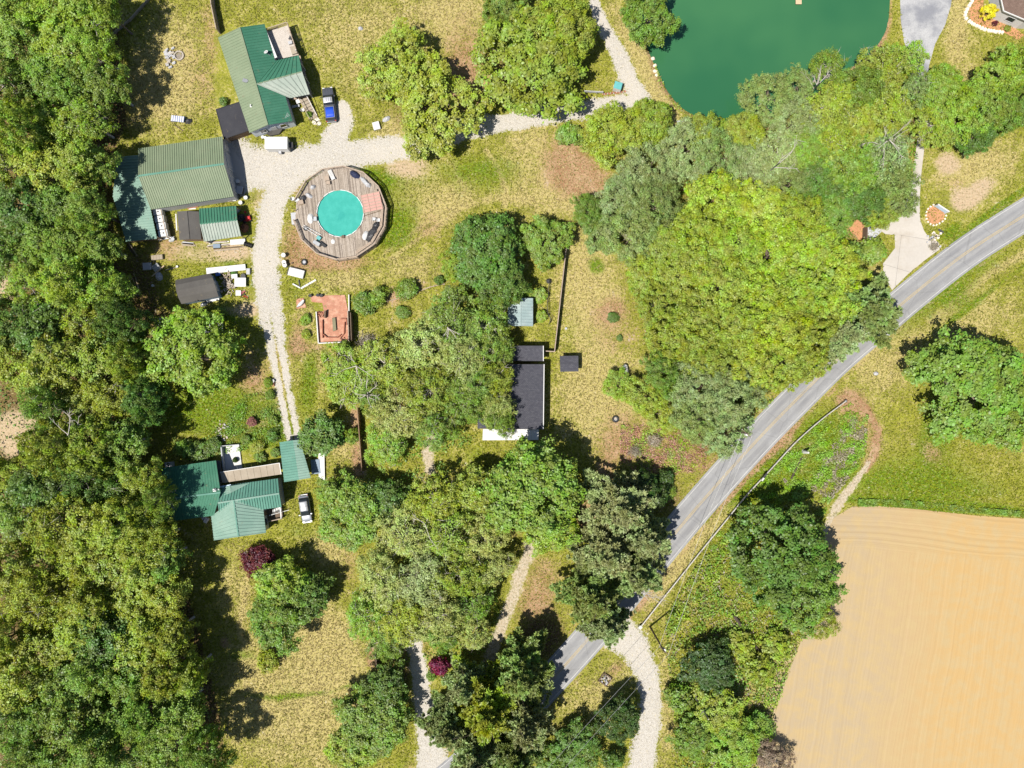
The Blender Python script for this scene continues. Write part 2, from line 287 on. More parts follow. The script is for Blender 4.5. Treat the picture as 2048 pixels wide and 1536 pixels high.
_rb = random.Random(19)
for _k in range(150):
    _x, _y = _rb.uniform(250, 2040), _rb.uniform(0, 1536); _c = _rb.choice('dlllees'); _r = _rb.uniform(7, 34)
    BLOBS.append((_x, _y, _r * _rb.uniform(.8, 1.8), _r, _rb.uniform(0, 180), _c, _rb.uniform(.25, .6) if _c != 's' else .45))
def paint(X, Y):
    """ground weights at photo pixel (ground level) X, Y: two RGBA arrays (dry, earth, lush, litter) and (gravel, sand, track, 0)"""
    ch = {k: np.zeros(X.shape) for k in 'delfs'}
    ch['d'] += 0.20
    for cx, cy, rx, ry, deg, c, amt in BLOBS:
        a = math.radians(deg); dx, dy = X - cx, Y - cy
        u = (dx * math.cos(a) + dy * math.sin(a)) / rx; v = (-dx * math.sin(a) + dy * math.cos(a)) / ry
        r2 = u * u + v * v; ch[c] += amt * np.exp(-np.power(r2, 1.25) * 0.8)
    for pts, hw, c, amt in LINES:
        d, _ = dist_line([(x, y, 0) for x, y in pts], X, Y); ch[c] += amt * np.exp(-(d / hw) ** 2)
    lw = inside(LEFTWOOD, X, Y); ch['f'] += np.where(lw, .85, 0)
    g = np.zeros(X.shape); t = np.zeros(X.shape)
    for k, pts in DR.items():
        d, wd = dist_line(pts, X, Y); g = np.maximum(g, np.clip(1.15 - (d - wd * .42) / (wd * .80), 0, 1.15))
    for k, pts in TR.items():
        d, wd = dist_line(pts, X, Y); t = np.maximum(t, np.clip(1.1 - (d - wd * .4) / (wd * .8), 0, 1.1))
    # grassy hump between the wheel tracks
    d, wd = dist_line(DR['drive'], X, Y); hump = np.exp(-(d / 3.4) ** 2) * np.clip((Y - 610) / 90, 0, 1); g -= .75 * hump; g -= .30 * np.exp(-(d / 4.5) ** 2) * (Y > 430)
    d, wd = dist_line(DR['lane'], X, Y); g -= .22 * np.exp(-(d / 4.0) ** 2) * (Y < 190) * (X > 1150)
    # verge beside the tarmac
    d, wd = dist_line(ROADW, X, Y); ch['e'] += .5 * np.exp(-((d - ROAD_HW - 5) / 5.0) ** 2)
    # sandy shore
    e = np.full(X.shape, 1e9)
    pp = POND + [POND[0]]
    for (x1, y1), (x2, y2) in zip(pp[:-1], pp[1:]):
        dx, dy = x2 - x1, y2 - y1; tt = np.clip(((X - x1) * dx + (Y - y1) * dy) / (dx * dx + dy * dy + 1e-9), 0, 1)
        e = np.minimum(e, np.hypot(X - x1 - tt * dx, Y - y1 - tt * dy))
    ch['e'] += .55 * np.exp(-(e / 8.0) ** 2); ch['s'] += .35 * np.exp(-(e / 5.0) ** 2)
    A = np.stack([ch['d'], ch['e'], ch['l'], ch['f']], -1); B = np.stack([g, ch['s'], t, np.ones(X.shape)], -1)
    return A, B

def make_terrain_mat():
    t = NT('ground_cover_soil')
    nb = t.noise(.07, 4, .6); nm = t.noise(.42, 5, .65); nf = t.noise(2.6, 4, .7); nx = t.noise(7.0, 2, .6)
    st = t.n('ShaderNodeTexNoise'); mp = t.n('ShaderNodeMapping'); t.put(mp.inputs[0], t.pos()); mp.inputs['Scale'].default_value = (1.2, 4.2, 1); mp.inputs['Rotation'].default_value = (0, 0, .7)
    t.put(st.inputs['Vector'], mp.outputs[0]); st.inputs['Scale'].default_value = 1.5; st.inputs['Detail'].default_value = 3; ns = st.outputs[0]
    A = t.n('ShaderNodeAttribute', attribute_name='wA'); B = t.n('ShaderNodeAttribute', attribute_name='wB')
    a = t.sep(A.outputs['Color']); b = t.sep(B.outputs['Color']); f = A.outputs['Alpha']
    def pert(wt, amt_m, amt_f, amt_b=0.0):
        x = t.math('ADD', wt, t.math('MULTIPLY', t.math('SUBTRACT', nm, .5), amt_m))
        x = t.math('ADD', x, t.math('MULTIPLY', t.math('SUBTRACT', nf, .5), amt_f))
        if amt_b: x = t.math('ADD', x, t.math('MULTIPLY', t.math('SUBTRACT', nb, .5), amt_b))
        return x
    green = t.mix(t.step(nm, .3, .7), GREEN1, GREEN2)
    green = t.mix(t.step(nx, .38, .66), green, (.25, .235, .04))
    straw = t.mix(t.step(nf, .3, .7), STRAW1, STRAW2)
    c = t.mix(t.step(pert(a[0], 1.9, 1.3, 1.4), .18, .80), green, straw)
    lush = t.mix(t.step(nf, .35, .68), (.055, .115, .006), (.175, .245, .012))
    c = t.mix(t.step(pert(a[2], .9, .6), .3, .8), c, lush)
    earth = t.mix(t.step(t.math('ADD', t.math('MULTIPLY', nm, .5), t.math('MULTIPLY', nx, .5)), .38, .62), (.24, .125, .065), (.38, .25, .15))
    c = t.mix(t.step(pert(a[1], 1.0, 1.1), .3, .95), c, earth)
    lit = t.mix(t.step(nf, .35, .7), (.075, .045, .022), (.20, .125, .06))
    c = t.mix(t.step(pert(f, .9, .8), .35, .95), c, lit)
    sand = t.mix(t.step(nf, .3, .7), (.38, .275, .17), (.45, .35, .235))
    c = t.mix(t.step(pert(b[1], .9, .7), .35, .95), c, sand)
    trk = t.mix(t.step(nf, .35, .65), (.36, .29, .20), (.45, .39, .30))
    c = t.mix(t.step(pert(b[2], 1.9, 1.6), .40, .95), c, trk)
    vo = t.n('ShaderNodeTexVoronoi'); t.put(vo.inputs['Vector'], t.pos()); vo.inputs['Scale'].default_value = 9.0
    gv = t.mix(t.step(nf, .3, .75), (.39, .365, .32), (.50, .472, .425)); gv = t.mix(t.step(vo.outputs['Distance'], .55, .75), gv, (.30, .275, .235))
    gv = t.mix(t.math('MULTIPLY', t.step(nb, .42, .7), .7), gv, (.46, .42, .36))
    c = t.mix(t.step(pert(b[0], 1.7, 1.5), .28, .62), c, gv)
    c = t.mix(t.math('MULTIPLY', t.step(ns, .56, .75), t.math('SUBTRACT', 1, b[0], clamp=True)), c, (.36, .30, .14))
    dk = t.step(t.noise(2.9, 3, .8), .36, .50)
    c = t.mix(dk, t.mix(t.math('MULTIPLY_ADD', b[0], -.5, .56, clamp=True), c, (.060, .072, .010)), c)
    lt = t.step(t.noise(2.3, 3, .8, dist=.6), .56, .70); c = t.mix(t.math('MULTIPLY', lt, .55), c, (.46, .38, .22))
    bh = t.math('ADD', t.math('MULTIPLY', nf, .6), t.math('MULTIPLY', nx, .5))
    t.principled(c, .95, 0, bh, .9, .22, .1)
    return t.m
GREEN1 = (.115, .135, .012); GREEN2 = (.275, .285, .026); STRAW1 = (.29, .245, .070); STRAW2 = (.45, .375, .165)
TERRAIN = make_terrain_mat()

def set_paint(me, co):
    k = F / H; X = co[:, 0] * k + 1024; Y = 768 - co[:, 1] * k
    A, B = paint(X, Y)
    for nm, arr in (('wA', A), ('wB', B)):
        at = me.attributes.new(nm, 'FLOAT_COLOR', 'POINT'); at.data.foreach_set('color', arr.astype(np.float32).ravel())

def structure(o): o['kind'] = 'structure'; return o
def np_mesh(name, co, faces, mats, parent=None):
    me = bpy.data.meshes.new(name); co = np.asarray(co, np.float32); fa = np.asarray(faces, np.int32); k = fa.shape[1]
    me.vertices.add(len(co)); me.vertices.foreach_set('co', co.ravel())
    me.loops.add(fa.size); me.loops.foreach_set('vertex_index', fa.ravel())
    me.polygons.add(len(fa)); me.polygons.foreach_set('loop_start', np.arange(len(fa), dtype=np.int32) * k)
    try: me.polygons.foreach_set('loop_total', np.full(len(fa), k, np.int32))
    except Exception: pass
    for m in (mats if isinstance(mats, (list, tuple)) else [mats]): me.materials.append(m)
    me.update(calc_edges=True); me.validate()
    o = bpy.data.objects.new(name, me); COL.objects.link(o)
    if parent is not None: o.parent = parent
    return o
def grid_faces(nx, ny):
    i, j = np.meshgrid(np.arange(nx - 1), np.arange(ny - 1), indexing='ij'); a = (i * ny + j).ravel()
    return np.stack([a, a + ny, a + ny + 1, a + 1], -1)

# ground: one sheet, fine under the picture and coarse out to the horizon
gx = np.concatenate([[-1500, -700, -350, -200, -140], np.arange(-110, 110.1, .5), [140, 200, 350, 700, 1500]])
gy = np.concatenate([[-1500, -700, -350, -200, -120], np.arange(-90, 90.1, .5), [120, 200, 350, 700, 1500]])
GX, GY = np.meshgrid(gx, gy, indexing='ij')
gco = np.stack([GX.ravel(), GY.ravel(), np.zeros(GX.size)], -1)
# hollow the pond out of the sheet a little
kk = F / H
pin = inside(POND, gco[:, 0] * kk + 1024, 768 - gco[:, 1] * kk)
gco[:, 2] = np.where(pin, -.6, 0)
gco[:, 2] += np.where(pin, 0, .01 * np.sin(gco[:, 0] * .7) * np.sin(gco[:, 1] * .9) - .012)
ground = np_mesh('ground', gco, grid_faces(len(gx), len(gy)), TERRAIN); set_paint(ground.data, gco); structure(ground)
ground.data.polygons.foreach_set('use_smooth', [True] * len(ground.data.polygons))

def strip(name, pts, z, mat, wmul=1.0, nacross=9, wadd=0.0, painted=True):
    p = smooth_line(pts, 5.0); n = len(p); t = np.gradient(p[:, :2], axis=0); t /= np.linalg.norm(t, axis=1)[:, None] + 1e-9
    nr = np.stack([-t[:, 1], t[:, 0]], -1); u = np.linspace(-1, 1, nacross)
    px = p[:, None, 0] + nr[:, None, 0] * u[None] * (p[:, None, 2] * wmul + wadd); py = p[:, None, 1] + nr[:, None, 1] * u[None] * (p[:, None, 2] * wmul + wadd)
    k = H / F; co = np.stack([(px.ravel() - 1024) * k, (768 - py.ravel()) * k, np.full(px.size, z)], -1)
    o = np_mesh(name, co, grid_faces(n, nacross), mat); structure(o)
    if painted: set_paint(o.data, co)
    al = np.concatenate([[0], np.cumsum(np.hypot(*np.diff(p[:, :2], axis=0).T))]) * k
    at = o.data.attributes.new('across', 'FLOAT', 'POINT'); at.data.foreach_set('value', np.tile(u, n).astype(np.float32))
    at = o.data.attributes.new('along', 'FLOAT', 'POINT'); at.data.foreach_set('value', np.repeat(al, nacross).astype(np.float32))
    return o
strip('gravel_lane', DRIVES['lane'], .020, TERRAIN, 1.45)
strip('gravel_road', DRIVES['link'], .029, TERRAIN, 1.4)
strip('gravel_drive', DRIVES['drive'], .024, TERRAIN, 1.45)
strip('gravel_parking', DRIVES['parking'], .034, TERRAIN, 1.45)
strip('dirt_drive', TRACKS['dirt_drive'], .020, TERRAIN, 1.2)
strip('gravel_entry', DRIVES['entry'], .020, TERRAIN, 1.4)
strip('gravel_side_lane', DRIVES['side_lane'], .020, TERRAIN, 1.35)
strip('gravel_walk', TRACKS['walk'], .020, TERRAIN, 1.2)
strip('dirt_track', TRACKS['field_track'], .020, TERRAIN, 1.3)

# tarmac
t = NT('faded_asphalt'); ac = t.attr('across'); al = t.attr('along')
cv = t.n('ShaderNodeCombineXYZ'); t.put(cv.inputs[0], t.math('MULTIPLY', ac, 2.6)); t.put(cv.inputs[1], t.math('MULTIPLY', al, .06))
lon = t.noise(2.2, 4, .6, cv.outputs[0]); sp = t.noise(6, 4, .7); bl = t.noise(.25, 4, .6)
c = t.mix(t.step(lon, .3, .7), (.185, .185, .188), (.28, .277, .27)); c = t.mix(t.step(bl, .35, .7), c, (.27, .27, .27)); c = t.mix(t.math('MULTIPLY', t.step(sp, .35, .7), .35), c, (.16, .16, .165))
ab = t.math('ABSOLUTE', ac); wt = t.math('ABSOLUTE', t.math('SUBTRACT', ab, .48)); c = t.mix(t.math('MULTIPLY', t.step(wt, .22, .02), .45), c, (.17, .17, .178))
ck = t.n('ShaderNodeTexVoronoi', feature='DISTANCE_TO_EDGE'); t.put(ck.inputs['Vector'], t.pos()); ck.inputs['Scale'].default_value = .16
c = t.mix(t.math('MULTIPLY', t.step(ck.outputs['Distance'], .012, .004), .22), c, (.09, .09, .09))
t.principled(c, .9, 0, sp, .3, .02, .2); ROADM = t.m
strip('road', ROADW, .045, ROADM, 1.0, 13, painted=False)
def offset_line(pts, off):
    p = smooth_line(pts, 8); t_ = np.gradient(p, axis=0); t_ /= np.linalg.norm(t_, axis=1)[:, None]
    return [(x - ty * off, y + tx * off) for (x, y), (tx, ty) in zip(p, t_)]
YEL = M('yellow_line_paint', (.42, .30, .10), .8, var=.25, scale=.6, grime=(.30, .25, .17)); WHT = M('white_line_paint', (.40, .395, .385), .8, var=.2, scale=.6, grime=(.28, .28, .275))
for off in (-1.5, 1.5): strip('yellow_line', [(x, y, .42) for x, y in offset_line(ROAD, off)], .052, YEL, 1, 2, painted=False)
for off in (-27.5, 27.5): strip('white_edge_line', [(x, y, .6) for x, y in offset_line(ROAD, off)], .052, WHT, 1, 2, painted=False)

def sheet(name, poly, z, mat):
    mb = MB(); mb.face([P(x, y) + Vector((0, 0, z)) for x, y in poly]); return structure(mb.build(name, mat))
# concrete drive cast in bays, worn black top above it
cm = M('pale_concrete', (.40, .37, .33), .9, var=.10, scale=.25, grime=(.345, .305, .255), fine=3)
sheet('concrete_drive', CONCRETE, .036, cm)
jm = M('dark_joint', (.24, .22, .20), .95)  # darker strips along the joints between the bays
for a, b in (((1803, 470), (1790, 575)), ((1766, 528), (1822, 545)), ((1800, 470), (1860, 480))):
    mb = MB(); mb.bar(P(*a, .04), P(*b, .04), .06, .008); structure(mb.build('concrete_joint', jm))
t = NT('worn_blacktop'); n1 = t.noise(.18, 4, .6); n2 = t.noise(5, 4, .7)
c = t.mix(t.step(n1, .36, .62), (.19, .195, .215), (.36, .36, .36)); c = t.mix(t.math('MULTIPLY', t.step(n2, .4, .7), .4), c, (.14, .14, .15)); t.principled(c, .9, 0, n2, .3, .02, .2)
sheet('asphalt_drive', ASPHALT, .046, t.m)
# pond
t = NT('pond_water'); n1 = t.noise(.035, 3, .6); n2 = t.noise(1.6, 3, .6)
c = t.mix(t.step(n1, .32, .68), (.020, .096, .042), (.038, .130, .052)); t.principled(c, .16, 0, n2, .05, .05, .5)
pond = MB(); pond.face([P(x, y, -.12) for x, y in POND]); structure(pond.build('pond_water', t.m))
# ploughed field: headland furrows across, then rows running away
t = NT('tilled_soil'); ps = t.n('ShaderNodeSeparateXYZ'); t.put(ps.inputs[0], t.pos())
wob = t.noise(.06, 3, .6); xr = t.math('ADD', t.math('ADD', ps.outputs[0], t.math('MULTIPLY', ps.outputs[1], -.16)), t.math('MULTIPLY', wob, 1.6))
yr = t.math('ADD', t.math('ADD', ps.outputs[1], t.math('MULTIPLY', ps.outputs[0], .10)), t.math('MULTIPLY', t.noise(.05, 2, .5), 2.0))
def rows(x, per, seed):
    cv = t.n('ShaderNodeCombineXYZ'); t.put(cv.inputs[0], t.math('MULTIPLY', x, 1.0 / per)); cv.inputs[1].default_value = seed
    return t.noise(1.0, 2.5, .7, cv.outputs[0])
r1 = rows(xr, .55, 1.0); r2 = rows(yr, .5, 9.0)
edge = t.math('ADD', ps.outputs[1], t.math('ADD', t.math('MULTIPLY', ps.outputs[0], .10), t.math('MULTIPLY', t.math('SUBTRACT', wob, .5), 2)))
head = t.step(edge, -22.4, -20.6)
rr = t.mix(head, r1, r2); g = t.noise(3.5, 4, .7); bigf = t.math('ADD', t.math('MULTIPLY', t.noise(.03, 3, .55), .6), t.math('MULTIPLY_ADD', ps.outputs[0], .016, -.85)); bl2 = t.noise(.5, 4, .6)
c = t.mix(t.step(bigf, .34, .66), (.330, .258, .162), (.385, .258, .112)); c = t.mix(t.step(bl2, .35, .7), c, (.365, .272, .14))
rv = t.n('ShaderNodeRGBToBW'); t.put(rv.inputs[0], rr); rv = rv.outputs[0]
c = t.mix(t.math('MULTIPLY', t.step(rv, .56, .36), t.math('MULTIPLY_ADD', head, .16, .16)), c, (.25, .17, .085)); c = t.mix(t.math('MULTIPLY', t.step(rv, .5, .72), .2), c, (.45, .34, .21))
c = t.mix(t.step(t.noise(1.8, 3, .8), .285, .24), c, (.22, .16, .09))
hgt = t.math('ADD', rv, t.math('MULTIPLY', g, .35)); t.principled(c, .95, 0, hgt, .45, .12, .1)
sheet('ploughed_field', FIELD, .03, t.m)
# ------------------------------------------------------------------ foliage
def leaf_mat(name, transl=.34):
    t = NT(name); oi = t.n('ShaderNodeObjectInfo'); r = t.attr('rnd'); q = t.attr('clump')
    nz = t.noise(.55, 3, .6)
    v = t.math('ADD', t.math('MULTIPLY_ADD', r, .5, .75), t.math('MULTIPLY', t.math('SUBTRACT', q, .5), .45))
    vm = t.n('ShaderNodeVectorMath', operation='SCALE'); t.put(vm.inputs[0], oi.outputs['Color']); t.put(vm.inputs['Scale'], v)
    hs = t.n('ShaderNodeHueSaturation'); t.put(hs.inputs['Color'], vm.outputs[0]); t.put(hs.inputs['Hue'], t.math('ADD', .5, t.math('MULTIPLY', t.math('SUBTRACT', q, .5), .05)))
    t.put(hs.inputs['Saturation'], t.math('MULTIPLY_ADD', t.math('SUBTRACT', nz, .5), .5, .95))
    c = hs.outputs[0]
    d = t.n('ShaderNodeBsdfDiffuse'); t.put(d.inputs[0], c)
    tl = t.n('ShaderNodeBsdfTranslucent'); t.put(tl.inputs[0], t.mix(1.0, c, (1.25, 1.15, .6), 'MULTIPLY'))
    gl = t.n('ShaderNodeBsdfGlossy'); gl.inputs['Roughness'].default_value = .45; t.put(gl.inputs[0], (.9, .95, 1.0))
    m1 = t.n('ShaderNodeMixShader'); m1.inputs[0].default_value = transl; t.t.links.new(d.outputs[0], m1.inputs[1]); t.t.links.new(tl.outputs[0], m1.inputs[2])
    m2 = t.n('ShaderNodeMixShader'); m2.inputs[0].default_value = .02; t.t.links.new(m1.outputs[0], m2.inputs[1]); t.t.links.new(gl.outputs[0], m2.inputs[2])
    t.t.links.new(m2.outputs[0], t.out.inputs[0]); return t.m
LEAF = leaf_mat('leaf_foliage')
BARK = M('bark', (.16, .125, .095), .9, var=.25, scale=2); PALEBARK = M('pale_bark', (.42, .38, .34), .9, var=.25, scale=2)

def unit(v): return v / (np.linalg.norm(v, axis=-1, keepdims=True) + 1e-9)
def leaf_quads(pos, nrm, size, aspect, rng, along=None):
    n = len(pos); t = rng.normal(size=(n, 3)) if along is None else along
    t = unit(t - nrm * np.sum(t * nrm, -1, keepdims=True)); b = np.cross(nrm, t)
    L = (size * .5)[:, None]; W = L * aspect
    cup = nrm * L * .25
    q = np.stack([pos - t * L, pos + b * W + cup, pos + t * L, pos - b * W + cup], 1)
    return q.reshape(-1, 3)
def leaves_obj(name, q, rnd, clump):
    n = len(q) // 4; me = np_mesh(name, q, np.arange(n * 4).reshape(n, 4), LEAF)
    for nm, a in (('rnd', rnd), ('clump', clump)):
        at = me.data.attributes.new(nm, 'FLOAT', 'POINT'); at.data.foreach_set('value', np.repeat(a, 4).astype(np.float32))
    COL.objects.unlink(me); return me.data

def broad_crown(seed, R, z0, z1, nc, rc, lpc, leaf, lobes=5, rough=.28, inner=.5, flat=.75, sparse=0.0, tips=0.0):
    """clumped broad crown: clumps of leaves spread through an uneven dome"""
    rng = np.random.default_rng(seed); zc = z0 + (z1 - z0) * .42; up = (z1 - zc); dn = zc - z0
    ld = unit(rng.normal(size=(lobes, 3)) * [1, 1, .6] + [0, 0, .15]); la = rng.uniform(.5, 1.0, lobes)
    d = unit(rng.normal(size=(nc * 3, 3))); d = d[d[:, 2] > -.45][:nc]; nc = len(d)
    bump = np.max(np.clip((d @ ld.T - .55) / .45, 0, 1) ** .7 * la[None], axis=1)
    az = np.arctan2(d[:, 1], d[:, 0]); kk_ = np.array([3, 5, 7, 9, 12]); ph = rng.uniform(0, 6.28, 5); am = rng.uniform(.03, .10, 5)
    scal = 1 + np.sum(am[None] * np.cos(az[:, None] * kk_[None] + ph[None] + d[:, 2:3] * 2.0), axis=1)
    f = ((1 - rough) + rough * bump) * scal
    rad = f * (inner + (1 - inner) * rng.random(nc) ** .45)
    c = d * rad[:, None]; c[:, 0] *= R - rc * .6; c[:, 1] *= R - rc * .6; c[:, 2] = zc + np.where(c[:, 2] > 0, c[:, 2] * (up - rc * .4), c[:, 2] * dn)
    if sparse: c = c[rng.random(nc) > sparse]; nc = len(c)
    wv = rng.normal(size=(10, 3)) * 1.5 / (R * .22); hol = np.sum(np.sin(c @ wv.T + rng.uniform(0, 6.28, 10)[None]), axis=1) / 2.2; c = c[hol > -1.05]; nc = len(c)
    rr = rc * rng.uniform(.6, 1.25, nc); cv = rng.random(nc)
    idx = np.repeat(np.arange(nc), lpc); n = len(idx)
    dd = unit(rng.normal(size=(n, 3)) + [0, 0, .55]); out = unit(c - [0, 0, zc - up * .4])[idx]
    k = rng.uniform(.45, 1.05, n) + (rng.random(n) < tips) * rng.uniform(.1, .7, n)
    p = c[idx] + dd * (rr[idx] * k)[:, None] * [1, 1, flat]
    nr = unit(dd * .6 + out * .35 + np.array([-.25, -.2, .7]) * .9 + rng.normal(size=(n, 3)) * .5)
    sz = leaf * rng.uniform(.55, 1.35, n)
    return leaf_quads(p, nr, sz, rng.uniform(.5, .85, n)[:, None], rng), rng.random(n), cv[idx], c

def pine_crown(seed, R, z0, z1, levels, leaf):
    rng = np.random.default_rng(seed); P_, N_, T_, S_, C_ = [], [], [], [], []; tips = []
    for i in range(levels):
        h = i / (levels - 1); z = z0 + (z1 - z0) * h; L = R * (1 - h) ** .75 * rng.uniform(.75, 1.1) + R * .1
        nb = max(4, int(9 - 4 * h)); a0 = rng.uniform(0, 6.28)
        for b in range(nb):
            a = a0 + 6.283 * b / nb + rng.normal() * .28; l = L * rng.uniform(.6, 1.15); dirv = np.array([math.cos(a), math.sin(a), 0]); cvv = rng.random()
            tips.append(np.array([0, 0, z]) + dirv * l * .8 + [0, 0, l * .12])
            for s in np.linspace(.28, 1.0, max(3, int(l / .55))):
                side = np.array([-dirv[1], dirv[0], 0])
                for sg in ((-1, 0, 1) if s < .95 else (0,)):
                    base = np.array([0, 0, z + l * s * .14 - (l * s) ** 2 * .012]) + dirv * l * s + side * sg * (1.1 - s) * l * .32 + rng.normal(size=3) * .14
                    m = 20; dd = unit(rng.normal(size=(m, 3)) * .75 + dirv * .8 + side * sg * .5 + [0, 0, .45])
                    P_.append(base + dd * leaf * .35); T_.append(dd); N_.append(unit(np.array([0, 0, 1.0]) + rng.normal(size=(m, 3)) * .6)); S_.append(leaf * rng.uniform(.6, 1.3, m)); C_.append(np.full(m, np.clip(cvv + rng.normal() * .2, 0, 1)))
    p = np.concatenate(P_); nr = np.concatenate(N_); tt = np.concatenate(T_); s = np.concatenate(S_); cc = np.concatenate(C_)
    nr = unit(nr - tt * np.sum(nr * tt, -1, keepdims=True))
    return leaf_quads(p, nr, s, np.full((len(p), 1), .42), rng, tt), rng.random(len(p)), cc, np.array(tips)

def limbs_mesh(seed, height, r, targets, n, bark, pale_ends=0.0, twigs=0):
    rng = random.Random(seed); mb = MB(); lean = rng.uniform(-.25, .25)
    tp = [Vector((lean * (k / 5) ** 2, .2 * math.sin(k + seed) * k / 5, height * .72 * k / 5)) for k in range(6)]
    mb.tube(tp, [r * (1.35 if k == 0 else 1) * (1 - .13 * k) for k in range(6)], 8)
    for k in range(n):
        tg = Vector(targets[rng.randrange(len(targets))]); s = rng.uniform(.3, .95); i = min(4, int(s * 5)); st = tp[i].lerp(tp[i + 1], s * 5 - i)
        mid = st.lerp(tg, .5) + Vector((rng.uniform(-.4, .4), rng.uniform(-.4, .4), -.12 * (tg - st).length)); end = st.lerp(tg, 1.0 + pale_ends * rng.random())
        mb.tube([st, mid, end], [r * .42, r * .26, r * .07], 5)
        for q in range(twigs):
            b = mid.lerp(end, rng.uniform(.2, .9)); e = b + Vector((rng.uniform(-1, 1), rng.uniform(-1, 1), rng.uniform(.0, .9))) * (tg - st).length * .3
            mb.tube([b, b.lerp(e, .5) + Vector((.08, -.05, .05)), e], [r * .14, r * .09, r * .03], 4)
    o = mb.build('trunk', bark, smooth=True); me = o.data; bpy.data.objects.remove(o); return me

PROTO = {}
def add_proto(kind, R, h, crown, bark, nl, r, pe=0.0, tw=0):
    q, rnd, cl, c = crown; k = len(PROTO.get(kind, []))
    PROTO.setdefault(kind, []).append((leaves_obj('crown', q, rnd, cl), limbs_mesh(hash(kind) % 97 + k if False else len(kind) * 7 + k, h, r, c, nl, bark, pe, tw), R, h))
for i in range(5): add_proto('bl', 6.0, 11.0, broad_crown(100 + i, 6.0, 2.0, 11.0, 520, .56, 52, .275, 9, .40, .60, tips=.16), BARK, 14, .26)
for i in range(3): add_proto('bm', 4.2, 9.0, broad_crown(120 + i, 4.2, 1.6, 9.0, 290, .52, 48, .26, 8, .40, .56, tips=.16), BARK, 10, .2)
for i in range(3): add_proto('fi', 5.6, 10.5, broad_crown(140 + i, 5.6, 2.0, 10.5, 520, .50, 46, .22, 9, .38, .52, tips=.28), BARK, 14, .24)
for i in range(5): add_proto('ai', 5.6, 11.0, broad_crown(160 + i, 5.6, 2.5, 11.0, 420, .55, 40, .25, 10, .52, .40, sparse=.2, tips=.3), PALEBARK, 34, .22, .25, 4)
for i in range(5): add_proto('wo', 5.2, 15.0, broad_crown(180 + i, 5.2, 4.0, 15.0, 360, .62, 48, .29, 10, .55, .40, sparse=.12, tips=.25), PALEBARK if i % 2 else BARK, 18, .22, .06, 2)
for i in range(3): add_proto('pi', 5.2, 14.0, pine_crown(200 + i, 5.2, 4.0, 14.0, 9, .68), BARK, 14, .22, .1, 1)
for i in range(2): add_proto('ho', 3.0, 6.5, broad_crown(220 + i, 3.0, .5, 6.5, 170, .55, 52, .26, 4, .2, .6), BARK, 6, .14)
for i in range(3): add_proto('bu', 1.8, 2.4, broad_crown(240 + i, 1.8, .1, 2.4, 60, .48, 44, .24, 4, .32, .4), BARK, 5, .05)
for i in range(2): add_proto('jm', 2.6, 3.6, broad_crown(250 + i, 2.6, .7, 3.6, 190, .42, 56, .20, 5, .25, .5, tips=.2), BARK, 8, .1)
for i in range(1): add_proto('gb', 2.2, 2.6, broad_crown(260 + i, 2.2, .2, 2.6, 60, .6, 20, .2, 6, .5, .3, sparse=.3, tips=.4), PALEBARK, 30, .06, .3, 4)

TINT = {'mp': (.300, .400, .024), 'yg': (.270, .345, .028), 'mg': (.180, .285, .028), 'dk': (.118, .210, .026), 'dd': (.065, .120, .020), 'gr': (.255, .335, .110), 'gg': (.215, .300, .070), 'pn': (.310, .385, .150), 'pl': (.345, .405, .095),
        'ol': (.260, .330, .022), 'rd': (.115, .014, .022), 'mb': (.20, .010, .050), 'yl': (.62, .56, .012), 'br': (.22, .17, .11), 'ash': (.30, .255, .185), 'pnk': (.36, .17, .14), 'lm': (.235, .355, .024)}
rt = random.Random(5)
TREES = []
def tree(px, py, r, kind, tint, h, label, name='tree', cat='tree', group=None, jit=.10):
    crown, trunk, R0, h0 = PROTO[kind][rt.randrange(len(PROTO[kind]))]
    zc = h * .6; R = r * (H - zc) / F * {'bl': 1.17, 'bm': 1.17, 'fi': 1.15, 'ai': 1.22, 'wo': 1.15, 'pi': 1.08}.get(kind, 1.05); base = P(px, py, zc); base.z = 0
    o = thing(name, label, cat, base, rt.uniform(0, 6.28), group)
    s = R / R0; o.scale = (s * rt.uniform(.95, 1.05), s * rt.uniform(.95, 1.05), h / h0)
    share(trunk, 'stem' if kind in ('bu', 'gb') else 'trunk', o); c = share(crown, 'foliage' if kind in ('bu', 'gb') else 'crown', o)
    b = TINT[tint]; v = 1 + rt.uniform(-jit, jit); c.color = (b[0] * v * (1 + rt.uniform(-.07, .07)), b[1] * v, b[2] * v, 1)
    TREES.append(o); return o

